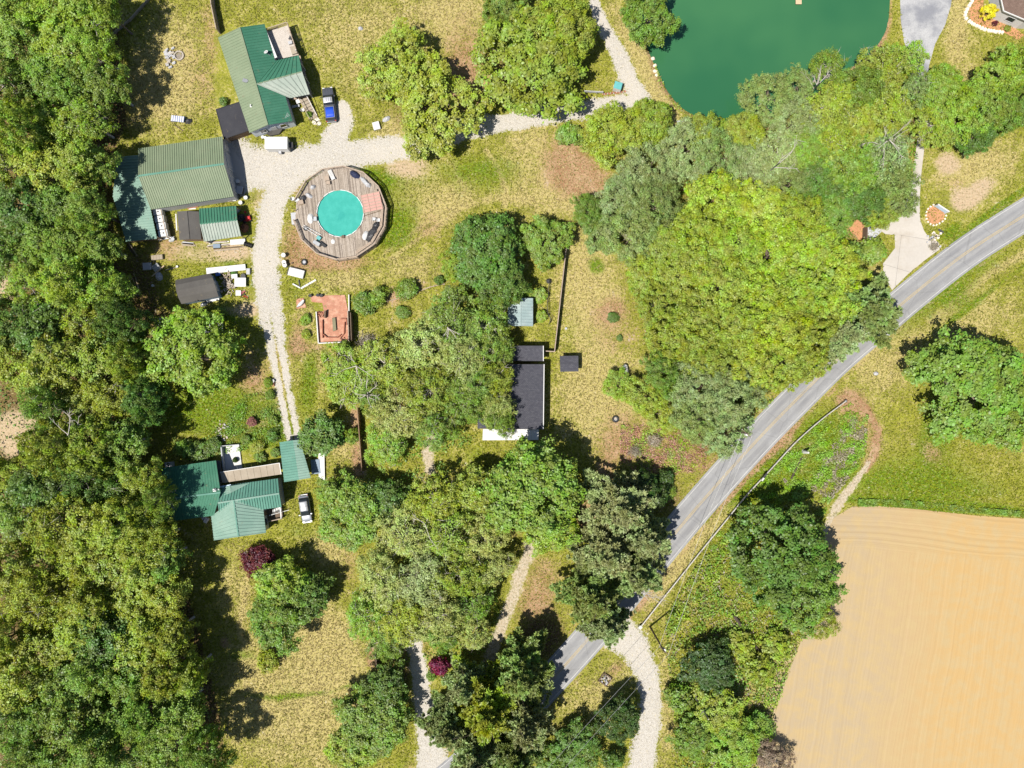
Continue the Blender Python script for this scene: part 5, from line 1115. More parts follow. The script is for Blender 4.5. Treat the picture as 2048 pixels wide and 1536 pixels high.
sheet('bark_bed', [(1945, -30), (1940, 12), (1936, 32), (1946, 46), (1975, 60), (2006, 64), (2036, 80), (2048, 70), (2030, 56), (1985, 38), (1966, 20), (1968, -30)], .03, bark)
KW = thing('stone_edging', 'pale stone edging curving round the bark bed by the white house', 'edging', P(1936, 32)); rs_ = random.Random(3); sm = M('pale_edging_stone', (.66, .58, .47), .9, var=.12)
for x, y in smooth_line([(1950, -8), (1938, 12), (1930, 31), (1938, 43), (1958, 54), (1976, 61), (2004, 65)], 5.2):
    p = P(x, y); mb = MB(); mb.hexa(*[[(p.x + s_ * r_ * math.cos(j), p.y + s_ * r_ * math.sin(j), z_) for j, r_ in zip(np.arange(5) * 1.2566, jit)] for s_, z_, jit in ((1, 0, [.3 + rs_.random() * .12 for _ in range(5)]), (.8, .2, [.3 + rs_.random() * .1 for _ in range(5)]))]); mb.build('stone', sm, KW)

# ---- pool deck
PC = P(682, 428); PD = thing('pool_deck', 'round weathered wooden deck with railings built around the turquoise pool', 'deck', PC)
zdk = 1.25; c0 = P(682, 428, zdk); RO, RI = 7.75, 3.95; pc = P(680.5, 427, zdk); NS = 14
def cyl_pts(c, r, n, z, a0=0.0): return [Vector((c.x + r * math.cos(a0 + 2 * PI * i / n), c.y + r * math.sin(a0 + 2 * PI * i / n), z)) for i in range(n)]
outer = cyl_pts(c0, RO, NS, zdk, .15); th = math.radians(7); ux = Vector((math.cos(th), math.sin(th), 0)); uy = Vector((-math.sin(th), math.cos(th), 0))
def chord(poly, x):   # along uy
    ys = []
    for i in range(len(poly)):
        a, b = poly[i], poly[(i + 1) % len(poly)]; ax_, bx = (a - c0).dot(ux), (b - c0).dot(ux)
        if (ax_ - x) * (bx - x) < 0: t_ = (x - ax_) / (bx - ax_); ys.append((a - c0).dot(uy) + t_ * ((b - c0).dot(uy) - (a - c0).dot(uy)))
    return (min(ys), max(ys)) if len(ys) >= 2 else None
pl = [MB(), MB(), MB()]; rp = random.Random(8); wd = .145; x = -RO
off = (pc - c0).dot(ux); offy = (pc - c0).dot(uy)
while x < RO:
    ch = chord(outer, x + wd / 2)
    if ch:
        segs = [ch]; q = RI * RI - max(abs(x - off), abs(x + wd - off)) ** 2
        xin = min(abs(x - off), abs(x + wd - off)); q2 = RI * RI - xin * xin
        if q2 > 0: hh = math.sqrt(q2); segs = [(ch[0], offy - hh), (offy + hh, ch[1])]
        for s0, s1 in segs:
            y = s0
            while y < s1 - .05:
                y2 = min(s1, y + rp.uniform(2.2, 4.0)); y2 = s1 if s1 - y2 < .5 else y2; zz = zdk + rp.uniform(-.008, .012)
                co = [c0 + ux * (x + a_) + uy * b_ for a_, b_ in ((0, y + .005), (wd - .012, y + .005), (wd - .012, y2 - .005), (0, y2 - .005))]
                pl[rp.choice((0, 0, 1, 1, 2))].hexa([(p.x, p.y, zz - .035) for p in co], [(p.x, p.y, zz) for p in co]); y = y2
    x += wd
for m_, k in zip(((.27, .225, .18), (.335, .285, .235), (.19, .155, .125)), pl):
    o = k.build('decking', M('deck_board_%d' % int(m_[0] * 100), m_, .85, var=.2, scale=2.5, grime=tuple(v * .75 for v in m_)), PD); o['kind'] = 'stuff'
for i in range(NS):
    a, b = outer[i], outer[(i + 1) % NS]; mb = MB(); mb.bar((a.x, a.y, .6), (b.x, b.y, .6), .06, 1.1); mb.build('skirt_board', WOODG, PD)
    mb = MB(); mb.box((a.x, a.y, 1.12), (.12, .12, 2.24), .15 + 2 * PI * i / NS); mb.build('post', WOODG, PD)
    mid = lerp(a, b, .5); mb = MB(); mb.box((mid.x, mid.y, 1.1), (.1, .1, 2.2), .15); mb.build('post', WOODG, PD)
    if i not in (6,):
        mb = MB(); mb.bar((a.x, a.y, 2.27), (b.x, b.y, 2.27), .17, .045); mb.build('top_rail', WOODG, PD)
        for zz in (1.55, 1.9): mb = MB(); mb.bar((a.x, a.y, zz), (b.x, b.y, zz), .05, .12); mb.build('side_rail', WOODG, PD)
# built-in bench round the right hand side
for i in (11, 12, 13, 0):
    a, b = lerp(outer[i], c0, .09), lerp(outer[(i + 1) % NS], c0, .09); mb = MB()
    for q in (-.14, 0, .14):
        v_ = (c0 - lerp(a, b, .5)).normalized() * q; mb.bar((a.x + v_.x, a.y + v_.y, 1.68), (b.x + v_.x, b.y + v_.y, 1.68), .12, .04)
    mb.build('bench_seat', WOODG, PD)
t = NT('turquoise_pool_water'); n1 = t.noise(.9, 4, .6); n2 = t.noise(2.5, 3, .6); vl = t.n('ShaderNodeVectorMath', operation='DISTANCE'); t.put(vl.inputs[0], t.pos()); q_ = P(682, 431, 1.1); vl.inputs[1].default_value = q_
c = t.mix(t.step(n1, .35, .7), (.042, .292, .240), (.054, .328, .272)); c = t.mix(t.math('MULTIPLY', t.step(t.math('ADD', vl.outputs['Value'], t.math('MULTIPLY', n2, 1.6)), 1.9, 1.0), .5), c, (.025, .235, .205)); t.principled(c, .12, 0, n2, .12, .08, .5)
SP = thing('swimming_pool', 'round above-ground pool of cloudy turquoise water inside the wooden deck', 'pool', pc); SP.location.z = 0
mb = MB(); mb.ring(pc, RI - .06, RI - .01, 0, 1.32, 48); mb.build('pool_wall', M('pool_wall', (.55, .57, .56), .5), SP)
mb = MB(); n = 48; mb.face([(pc.x + (RI - .06) * math.cos(2 * PI * i / n), pc.y + (RI - .06) * math.sin(2 * PI * i / n), 1.12) for i in range(n)]); mb.build('water', t.m, SP)
for i in range(24):
    a0, a1 = 2 * PI * i / 24 + .02, 2 * PI * (i + 1) / 24 - .02; mb = MB(); mb.hexa([(pc.x + r * math.cos(a_), pc.y + r * math.sin(a_), 1.325) for r, a_ in ((RI - .1, a0), (RI + .03, a0), (RI + .03, a1), (RI - .1, a1))], [(pc.x + r * math.cos(a_), pc.y + r * math.sin(a_), 1.365) for r, a_ in ((RI - .1, a0), (RI + .03, a0), (RI + .03, a1), (RI - .1, a1))]); mb.build('coping_piece', TRIM if i % 3 else WOODG, SP)

# ---- brick patio
brick = M('red_brick', (.40, .17, .105), .9, var=.22, scale=1.5, grime=(.47, .26, .18)); brickd = M('dark_brick', (.28, .11, .07), .9, var=.2)
t = NT('brick_paving'); br = t.n('ShaderNodeTexBrick'); t.put(br.inputs['Vector'], t.pos()); br.inputs['Scale'].default_value = 1; br.inputs['Brick Width'].default_value = .22; br.inputs['Row Height'].default_value = .11; br.inputs['Mortar Size'].default_value = .008
t.put(br.inputs['Color1'], (.42, .18, .11)); t.put(br.inputs['Color2'], (.33, .135, .085)); t.put(br.inputs['Mortar'], (.30, .22, .17)); nn = t.noise(.8, 5, .65); nf = t.noise(5, 4, .7)
c = t.mix(t.step(nn, .42, .7), br.outputs['Color'], (.48, .29, .20)); c = t.mix(t.math('MULTIPLY', t.step(nf, .52, .72), .5), c, (.17, .11, .07)); c = t.mix(t.step(t.noise(1.1, 4, .7), .63, .72), c, (.16, .17, .06)); t.principled(c, .9, 0, br.outputs['Fac'], -.3, .01, .2); PAVE = t.m
BP = thing('brick_patio', 'red brick terrace with low brick walls and white edging, right of the gravel drive', 'patio', P(665, 640))
mb = MB(); mb.prism([(p.x, p.y) for p in [P(x, y) for x, y in ((621, 592), (690, 590), (698, 630), (700, 684), (638, 687), (635, 624), (648, 622), (645, 606), (624, 604))]], 0, .12); mb.build('paving', PAVE, BP)
def low_wall(pts, h, wd, mat, parent, name='low_wall'):
    for (x0, y0), (x1, y1) in zip(pts[:-1], pts[1:]): mb = MB(); mb.bar(P(x0, y0) + Vector((0, 0, h / 2 + .1)), P(x1, y1) + Vector((0, 0, h / 2 + .1)), wd, h); mb.build(name, mat, parent)
low_wall([(646, 640), (646.5, 676)], .45, .14, brickd, BP); low_wall([(690, 645), (689, 668), (683, 674)], .4, .14, brickd, BP); low_wall([(682, 638), (694, 638), (694.5, 650)], .4, .14, brickd, BP)
low_wall([(648, 669), (655, 675), (663, 675.5), (676, 675), (683, 669)], .4, .14, brickd, BP)
low_wall([(634, 624), (638.5, 687), (700, 684), (699, 590)], .5, .16, TRIM, BP, 'white_edge_wall'); low_wall([(653, 622), (652, 636)], .8, .25, WOODD, BP, 'planter_wall')
mb = MB(); mb.hexa([P(664, 636), P(671, 634), P(673, 661), P(666, 663)], [P(664.5, 637, .5), P(670.5, 635, .5), P(672.5, 660, .5), P(666.5, 662, .5)]); mb.build('stone_trough', M('mossy_stone', (.17, .16, .10), .95, var=.25), BP)
mb = MB(); rb_ = random.Random(4)
for i in range(40): p = P(rb_.uniform(635, 652), rb_.uniform(624, 634)); mb.box((p.x, p.y, .3), (.25, .14, .12), rb_.uniform(0, 3))
mb.build('loose_bricks', brick, BP)['kind'] = 'stuff'
for i, (x, y) in enumerate(((622, 592), (637, 591), (644, 592))):
    p = P(x, y); mb = MB(); mb.cyl((p.x, p.y), .22, .1, .6, 10, .28); o = mb.build('flower_pot', BLACK); tag(o, ['dark pot at the far left top of the brick terrace', 'dark pot left of the pair on the brick terrace top edge', 'dark pot right of the pair on the brick terrace top edge'][i], 'pot', 'pots on the brick terrace')
o = thing('brick_pad', 'small separate square of red brick left of the terrace', 'paving', P(602, 608)); mb = MB(); mb.prism([(p.x, p.y) for p in [P(x, y) for x, y in ((593, 598), (607, 596), (613, 615), (593, 618))]], 0, .1); mb.build('paving', PAVE, o)
mb = MB(); mb.tube([P(594, 614, .35), P(600, 609, .4), P(605, 604, .4), P(607, 600, .35)], [.12, .3, .3, .15], 8); o = mb.build('garden_bench', TRIM, smooth=True); tag(o, 'white curved stone seat on the small brick square', 'bench')

# ---- screens, fences, guardrail, poles
def board_fence(label, pts, h, mat, post_mat=None, seg=2.2, name='wooden_fence', thick=.04, cap=True):
    p = [P(x, y) for x, y in pts]; o = thing(name, label, 'fence', p[0])
    for a, b in zip(p[:-1], p[1:]):
        L = (b - a).length; n = max(1, round(L / seg)); ang = math.atan2((b - a).y, (b - a).x)
        for i in range(n):
            s, e_ = a.lerp(b, i / n), a.lerp(b, (i + 1) / n); mb = MB(); mb.box((s.x, s.y, h / 2 + .05), (.12, .12, h + .1), ang); mb.build('post', post_mat or mat, o)
            mb = MB(); k = max(4, int((e_ - s).length / .16))
            for j in range(k): q = s.lerp(e_, (j + .5) / k); mb.box((q.x, q.y, h / 2 + random.uniform(-.02, .02)), ((e_ - s).length / k * .9, thick, h), ang)
            mb.build('fence_panel', mat, o)
            if cap: mb = MB(); mb.bar((s.x, s.y, h + .06), (e_.x, e_.y, h + .06), .14, .05); mb.build('cap_rail', mat, o)
        mb = MB(); mb.box((b.x, b.y, h / 2 + .05), (.12, .12, h + .1), ang); mb.build('post', post_mat or mat, o)
    return o
board_fence('long thin weathered fence running down to the dark house', [(1132, 490), (1108, 703)], 1.7, WOODG)
board_fence('short return fence joining the long fence to the dark house', [(1108, 704), (1090, 703)], 1.6, WOODG)
board_fence('fence meeting the top corner of the long green house', [(424, -40), (431, 20), (441, 68)], 1.8, WOODG)
board_fence('tall dark board screen right of the brick terrace', [(706, 628), (708, 682)], 1.9, WOODD)
board_fence('tall thin board screen nearest the brick terrace edge', [(700, 624), (702, 682)], 1.7, WOODG)
board_fence('dark timber fence along the right of the reddish bark strips', [(719, 815), (728, 940)], 1.7, BROWNW)
board_fence('short dark fence right of the small reddish bark bed', [(754, 1298), (757, 1332)], 1.5, WOODD)
board_fence('pale curving board walk fence at the top left by the wood', [(318, -20), (262, 42), (205, 88)], .5, BEIGE)
o = thing('rail_fence', 'short dark timber rail at the edge of the bank beside the pines', 'fence', P(1235, 990))
rail_run(o, P(1217, 1000), P(1253, 981), 0, 1.0, WOODD, 2)
# guardrail
GR = thing('guardrail', 'long steel guardrail on timber posts along the curved road', 'guardrail', P(1480, 985))
gp = smooth_line([(1688, 802), (1640, 838), (1590, 882), (1540, 936), (1490, 990), (1445, 1045), (1400, 1100), (1360, 1150), (1320, 1200), (1279, 1252)], 12)
for i, (x, y) in enumerate(gp):
    if i % 2 == 0: p = P(x, y); mb = MB(); mb.box((p.x + .16, p.y - .12, .42), (.16, .16, .85), .8); mb.build('post', WOODD, GR)
for i in range(0, len(gp) - 1, 4):
    seg_ = [P(*q) for q in gp[i:i + 5]]; mb = MB()
    for dz, r_ in ((.72, .075), (.56, .075)): mb.tube([q + Vector((0, 0, dz)) for q in seg_], r_, 6)
    for q0, q1 in zip(seg_[:-1], seg_[1:]): mb.bar(q0 + Vector((.05, -.04, .64)), q1 + Vector((.05, -.04, .64)), .05, .2)
    mb.build('rail', M('galvanised_rail', (.50, .48, .44), .5, .3, var=.2, grime=(.34, .27, .2)), GR)
p = P(1279, 1252); mb = MB(); mb.box((p.x, p.y, .5), (.5, .5, .6), .8); mb.build('end_terminal', TRIM, GR)
p = P(1688, 802); mb = MB(); mb.box((p.x, p.y, .5), (.3, .3, .5), .8); mb.build('end_terminal', STEEL, GR)
# utility pole and wires
def pole(px, py, h, label, arms=True, mat=WOODD, r=.17):
    b = P(px, py); o = thing('utility_pole', label, 'utility pole', b); mb = MB(); mb.tube([b, b + Vector((0, 0, h))], [r, r * .65], 10); mb.build('shaft', mat, o)
    if arms:
        mb = MB(); mb.bar(b + Vector((-.75, .65, h - .8)), b + Vector((.75, -.65, h - .8)), .1, .12); mb.build('crossarm', mat, o)
        mb = MB(); mb.cyl((b.x + .3, b.y - .25), .22, h - 2.2, h - 1.4, 12); mb.build('transformer', TRIM, o)
        for s in (-.7, .7): mb = MB(); mb.cyl((b.x + s, b.y - s * .87), .05, h - .74, h - .55, 8); mb.build('insulator', TRIM, o)
    return b, h
b1, h1 = pole(1300, 1253, 11.5, 'dark utility pole between side lane and guardrail end')
b2 = P(960, 1640); b3 = P(1452, 860)
WIRE = M('wire', (.30, .30, .29), .5, .4)
def wire(a, b, sag, label, r=.022):
    mb = MB(); pts = [a.lerp(b, i / 14) - Vector((0, 0, sag * 4 * (i / 14) * (1 - i / 14))) for i in range(15)]; mb.tube(pts, r, 5); o = mb.build('overhead_wire', WIRE); tag(o, label, 'wire', 'overhead wires by the road'); return o
for s, q, l1, l2 in ((-.7, 0, 'upper overhead wire from the pole to the bottom edge', 'left overhead wire from the pole across the road'), (.7, 0, 'lower overhead wire from the pole to the bottom edge', 'right overhead wire from the pole across the road')):
    a = b1 + Vector((s, -s * .87, h1 - .55)); wire(a, b2 + Vector((s, -s, 10.5)), 1.0, l1); wire(a, b3 + Vector((s * 1.1, -s * .3, 10.8)), 1.0, l2)
pole(1452, 858, 11.2, 'second utility pole hidden in the roadside trees', mat=WOODD)
b, h = P(1392, 1395), 7.2; o = thing('dead_snag', 'leaning grey dead tree snag in the scrub right of the side lane', 'dead tree', b); mb = MB(); mb.tube([b, b + Vector((.1, -.1, 3.5)), b + Vector((.1, -.3, h))], [.24, .19, .1], 8); mb.build('trunk', PALEBARK, o, smooth=True)
mb = MB(); mb.tube([b + Vector((.1, -.1, 4.5)), b + Vector((-.7, -.5, 5.3))], [.09, .03], 5); mb.build('stub', PALEBARK, o)
mb = MB(); mb.tube([P(1467, 1229, .5), P(1487, 1260, .35), P(1515, 1298, .25), P(1541, 1333, .2)], [.32, .26, .2, .12], 8); o = mb.build('fallen_log', M('dark_log', (.06, .045, .035), .95)); tag(o, 'dark fallen log lying through the scrub below the big dark tree', 'log')
# ------------------------------------------------------------------ vehicles
def superring(x, w, z0, z1, n=18, p=3.2):
    out = []
    for i in range(n):
        a = 2 * PI * i / n; c, s = math.cos(a), math.sin(a); out.append(Vector((x, math.copysign(abs(c) ** (2 / p), c) * w / 2, (z0 + z1) / 2 + math.copysign(abs(s) ** (2 / p), s) * (z1 - z0) / 2)))
    return out
def wheels(o, xs, w, r=.37):
    for x in xs:
        for s in (-1, 1):
            mb = MB(); n = 18
            for (ra, y) in ((r, .12),):
                lo = [(x + ra * math.cos(2 * PI * i / n), s * (w / 2 - .13) - .11, r + ra * math.sin(2 * PI * i / n)) for i in range(n)]; hi = [(a, b + .22, c) for a, b, c in lo]; mb.hexa(lo, hi)
            wh = mb.build('wheel', BLACK, o, local=True); mb = MB(); lo = [(x + .22 * math.cos(2 * PI * i / 12), s * (w / 2 - .13) + s * .115, r + .22 * math.sin(2 * PI * i / 12)) for i in range(12)]; mb.hexa(lo, [(a, b + s * .02, c) for a, b, c in lo]); mb.build('rim', STEEL, wh, local=True)
CHROME = M('chrome_lamp', (.7, .7, .72), .2, .2, var=.02); REDL = M('red_lamp', (.35, .02, .02), .3, var=.02)
def car(label, px, py, ang, paint, roof, length=5.8, width=1.95, pickup=True, cover=None):
    o = thing('pickup_truck' if pickup else 'parked_car', label, 'pickup truck' if pickup else 'car', P(px, py), ang)
    L = length / 2; W = width; hood = 1.05 if pickup else .92; belt = 1.1 if pickup else .98
    prof = [(-L, .72, .5, belt - .25), (-L + .08, .9, .42, belt - .05), (-L + .5, .97, .36, belt), (-L * .3, 1.0, .33, belt), (L * .25, 1.0, .33, belt), (L * .45, .99, .34, hood + .02), (L * .78, .96, .36, hood - .06), (L - .15, .88, .42, hood - .2), (L, .70, .5, hood - .34)]
    mb = MB(); mb.loft([superring(x, W * w_, z0, z1, 22, 4.5) for x, w_, z0, z1 in prof]); mb.build('body', paint, o, local=True, smooth=True)
    if pickup: cab = [(-L * .06, .84, belt - .1, 1.2), (-L * .04, .82, belt - .1, 1.72), (L * .02, .80, belt - .1, 1.80), (L * .24, .80, belt - .1, 1.80), (L * .33, .80, belt - .1, 1.70), (L * .52, .86, belt - .15, 1.10)]
    else: cab = [(-L * .82, .80, belt - .1, 1.05), (-L * .66, .80, belt - .1, 1.42), (-L * .45, .79, belt - .1, 1.52), (L * .10, .79, belt - .1, 1.52), (L * .20, .79, belt - .1, 1.44), (L * .50, .84, belt - .12, .98)]
    mb = MB(); mb.loft([superring(x, W * w_, z0, z1, 22, 4.2) for x, w_, z0, z1 in cab]); mb.build('glasshouse', GLASS, o, local=True, smooth=True)
    x0, x1, zt = (-L * .02, L * .29, 1.80) if pickup else (-L * .58, L * .13, 1.52)
    mb = MB(); mb.loft([[Vector((x, y * W * .80 / 2, zt - .10 + .14 * (1 - abs(y) ** 3) * k)) for y in np.linspace(-.97, .97, 11)] + [Vector((x, y * W * .80 / 2, zt - .14)) for y in np.linspace(.97, -.97, 11)] for x, k in ((x0, .75), (x0 + .12, .95), ((x0 + x1) / 2, 1.05), (x1 - .12, .95), (x1, .75))]); rf = mb.build('roof', roof, o, local=True, smooth=True)
    if pickup:
        for y in (-.5, -.15, .2): mb = MB(); mb.bar((x0 + .15, y, zt + .06), (x1 - .12, y, zt + .06), .06, .04); mb.build('roof_rib', STEEL, rf, local=True)
        mb = MB(); mb.box((-L * .54, 0, belt + .01), (L * .82, W * .84, .1)); mb.build('bed_liner', BLACK, o, local=True)
        if cover:
            mb = MB(); mb.loft([[Vector((x, y * W * .36, belt + .06 + .06 * k * (1 - y * y))) for y in np.linspace(-1, 1, 9)] + [Vector((x, y * W * .36, belt + .03)) for y in np.linspace(1, -1, 9)] for x, k in ((-L * .80, .3), (-L * .6, 1), (-L * .4, .9), (-L * .2, .3))]); mb.build('bed_cover', cover, o, local=True, smooth=True)
            f_ = MB(); 
            for a, b in (((-L * .82, -.74), (-L * .18, -.74)), ((-L * .82, .74), (-L * .18, .74)), ((-L * .82, -.74), (-L * .82, .74)), ((-L * .18, -.74), (-L * .18, .74))): f_.bar((a[0], a[1], belt + .1), (b[0], b[1], belt + .1), .06, .04)
            f_.build('bed_rail', STEEL, o, local=True)
        for y in (-.3, 0, .3): mb = MB(); mb.bar((L * .55, y * 1.6, hood + .0), (L * .86, y * 1.5, hood - .06), .1, .035); mb.build('hood_crease', paint, o, local=True)
    else:
        mb = MB(); mb.box((-L * .22, 0, zt + .035), (.04, W * .74, .03)); mb.build('roof_seam', BLACK, rf, local=True)
    for s in (-1, 1):
        mb = MB(); mb.box((L - .12, s * W * .33, hood - .3), (.2, .36, .16), -s * .3); mb.build('headlight', CHROME, o, local=True); mb = MB(); mb.box((-L + .06, s * W * .37, belt - .25), (.12, .22, .3)); mb.build('taillight', REDL, o, local=True)
        mb = MB(); mb.box((L * .40, s * (W / 2 + .1), belt + .06), (.14, .22, .16)); mb.build('wing_mirror', paint, o, local=True)
    mb = MB(); mb.box((L - .02, 0, .5), (.16, W * .8, .22)); mb.build('bumper', STEEL, o, local=True); mb = MB(); mb.box((-L + .0, 0, .5), (.16, W * .8, .2)); mb.build('bumper', STEEL, o, local=True)
    wheels(o, (L * .62, -L * .58), W); return o
car('dark grey pickup with a silver cab roof and bright blue bed cover', 661, 212.5, math.radians(97), M('dark_grey_car_paint', (.075, .08, .095), .3, .2, var=.05, spec=.6), M('silver_roof_paint', (.50, .50, .52), .35, .3, var=.03, spec=.5), 5.75, 1.95, True, M('blue_tarp', (.015, .06, .42), .5, var=.1))
car('silver hatchback parked beside the green roofed house', 613, 1016, math.radians(-81), M('silver_car_paint', (.22, .235, .26), .35, .3, var=.04, spec=.5), M('silver_hatch_roof', (.27, .28, .30), .4, .2, spec=.4), 4.6, 1.78, False)

# ------------------------------------------------------------------ yard clutter
WHITEP = M('white_plastic', (.52, .515, .50), .5, var=.05); GREYP = M('grey_plastic', (.36, .37, .38), .5); DARKP = M('dark_plastic', (.05, .05, .055), .5); BLUEP = M('blue_plastic', (.03, .09, .30), .5); REDP = M('red_plastic', (.45, .03, .03), .45)
PINK = M('faded_pink_fabric', (.42, .245, .205), .9, var=.12, scale=3); TARP = M('black_tarp', (.035, .035, .038), .45, var=.2); STONE = M('field_stone', (.36, .32, .27), .95, var=.25); RUST = M('rusty_steel', (.24, .10, .05), .85, .2, var=.25); TAN = M('tan_canvas', (.45, .34, .22), .9)
LGREY = M('light_grey_sheet', (.36, .36, .37), .6, var=.08)
rc_ = random.Random(21)
def boxy(name, label, cat, px, py, L, W, Hh_, deg, mat, lidmat=None, z=0.0, legs=False, group=None, slats=0):
    o = thing(name, label, cat, P(px, py, z + Hh_ * .5).to_tuple()[:2] + (z,), math.radians(deg), group)
    if legs:
        for sx in (-1, 1):
            for sy in (-1, 1): mb = MB(); mb.box((sx * (L / 2 - .06), sy * (W / 2 - .06), (Hh_ - .05) / 2), (.06, .06, Hh_ - .05)); mb.build('leg', lidmat or mat, o, local=True)
        mb = MB(); mb.box((0, 0, Hh_ - .03), (L, W, .06)); mb.build('top', mat, o, local=True)
    else:
        mb = MB(); b = [(-L / 2, -W / 2), (L / 2, -W / 2), (L / 2, W / 2), (-L / 2, W / 2)]; mb.hexa([(x * .96, y * .96, 0) for x, y in b], [(x, y, Hh_ - .05) for x, y in b]); mb.build('body', mat, o, local=True)
        mb = MB(); mb.hexa([(x * 1.02, y * 1.02, Hh_ - .05) for x, y in b], [(x * .97, y * .94, Hh_) for x, y in b]); mb.build('lid', lidmat or mat, o, local=True)
    for i in range(slats): mb = MB(); mb.box((-L / 2 + L * (i + .5) / slats, 0, Hh_ + .012), (L / slats * .7, W * .96, .025)); mb.build('slat', lidmat or mat, o, local=True)
    return o
def bucket(label, px, py, r, h, mat, cat='bucket', name='bucket', group=None, z=0.0):
    c = P(px, py, h); o = thing(name, label, cat, (c.x, c.y, z), 0, group); mb = MB(); mb.cyl((0, 0), r * .86, 0, h, 16, r); mb.build('body', mat, o, local=True); mb = MB(); mb.ring((0, 0), r * .88, r * 1.05, h - .03, h + .03, 16); mb.build('rim', mat, o, local=True)
    mb = MB(); mb.cyl((0, 0), r * .9, h - .02, h + .015, 16); mb.build('lid', mat, o, local=True); return o
def tyre(label, px, py, R, z=0.0, lean=0.0, group=None, n=1):
    c = P(px, py, z); o = thing('tyre', label, 'tyre', (c.x, c.y, z), 0, group)
    for k in range(n):
        mb = MB(); mb.tube([(R * .72 * math.cos(2 * PI * i / 20), R * .72 * math.sin(2 * PI * i / 20) + lean * k, R * .28 + k * R * .5) for i in range(20)], R * .28, 8, closed=True); mb.build('tread', BLACK, o, local=True, smooth=True)
    mb = MB(); mb.ring((0, 0), R * .18, R * .48, .06, R * .3, 14); mb.build('rim', STEEL, o, local=True); return o
def heap(name, label, cat, px, py, L, W, h, deg, mat, seed, z=0.0, nx=16, ny=12):
    rg = np.random.default_rng(seed); u, v = np.meshgrid(np.linspace(-1, 1, nx), np.linspace(-1, 1, ny), indexing='ij'); r = np.sqrt(u * u + v * v)
    zz = np.clip(1 - r ** 2.2, 0, 1) * h * (.7 + .6 * rg.random(u.shape)) ; sc_ = np.where(r > 1, 1 / np.maximum(r, 1e-6), 1) * (1 + rg.normal(size=u.shape) * .05)
    a = math.radians(deg); x = u * sc_ * L / 2; y = v * sc_ * W / 2; c = P(px, py, z)
    co = np.stack([(x * math.cos(a) - y * math.sin(a)).ravel(), (x * math.sin(a) + y * math.cos(a)).ravel(), zz.ravel()], -1); o = np_mesh(name, co, grid_faces(nx, ny), mat); o.location = (c.x, c.y, z); tag(o, label, cat); return o
def board(name, label, cat, a, b, wd, th, mat, z=.05, group=None):
    mb = MB(); mb.bar(P(*a) + Vector((0, 0, z)), P(*b) + Vector((0, 0, z)), wd, th); o = mb.build(name, mat); return tag(o, label, cat, group)
def stack(name, label, cat, a, b, n, wd, mats, seed, spread=.6):
    """a loose stack of boards from a to b, each board a part"""
    rg = random.Random(seed); o = thing(name, label, cat, P((a[0] + b[0]) / 2, (a[1] + b[1]) / 2)); d = P(*b) - P(*a); nrm = Vector((-d.y, d.x, 0)).normalized()
    for i in range(n):
        f0, f1 = rg.uniform(0, .2), rg.uniform(.75, 1); off = nrm * (rg.uniform(-.5, .5) * spread); z = .06 + .07 * (i // 3); mb = MB(); mb.bar(P(*a) + d * f0 + off + Vector((0, 0, z)), P(*a) + d * f1 + off * rg.uniform(.6, 1.3) + Vector((0, 0, z)), wd * rg.uniform(.6, 1.2), .05); mb.build('board', rg.choice(mats), o)
    return o
def chair(label, px, py, deg, mat, z=0.0, group=None, seat=.5):
    c = P(px, py, z + .4); o = thing('garden_chair', label, 'chair', (c.x, c.y, z), math.radians(deg), group)
    mb = MB(); mb.box((0, 0, .42), (seat, seat, .04)); mb.build('seat', mat, o, local=True); mb = MB()
    for k in range(4): mb.bar((-seat / 2, -seat / 2 + seat * (k + .5) / 4, .45), (-seat / 2 - .14, -seat / 2 + seat * (k + .5) / 4, .92), .09, .03)
    mb.build('backrest', mat, o, local=True)
    for sx in (-1, 1):
        for sy in (-1, 1): mb = MB(); mb.bar((sx * seat * .42, sy * seat * .42, .42), (sx * seat * .5, sy * seat * .5, 0), .045, .045); mb.build('leg', mat, o, local=True)
    for sy in (-1, 1): mb = MB(); mb.bar((-seat * .5, sy * seat * .52, .64), (seat * .45, sy * seat * .52, .62), .06, .03); mb.build('armrest', mat, o, local=True)
    return o
def lounger(label, px, py, deg, mat, z=0.0, L=1.8, W=.62):
    c = P(px, py, z + .3); o = thing('sun_lounger', label, 'sun lounger', (c.x, c.y, z), math.radians(deg))
    for i in range(9): x = -L / 2 + L * (i + .5) / 9; mb = MB(); mb.box((x, 0, .3 + max(0, x - .3) * .45), (L / 9 * .75, W, .03), 0); mb.build('slat', mat, o, local=True)
    for s in (-1, 1):
        mb = MB(); mb.bar((-L / 2, s * W / 2, .27), (L / 2, s * W / 2, .27), .05, .05); mb.build('side_frame', mat, o, local=True)
        for x in (-L * .4, L * .4): mb = MB(); mb.box((x, s * W / 2, .13), (.05, .05, .26)); mb.build('leg', mat, o, local=True)
    return o
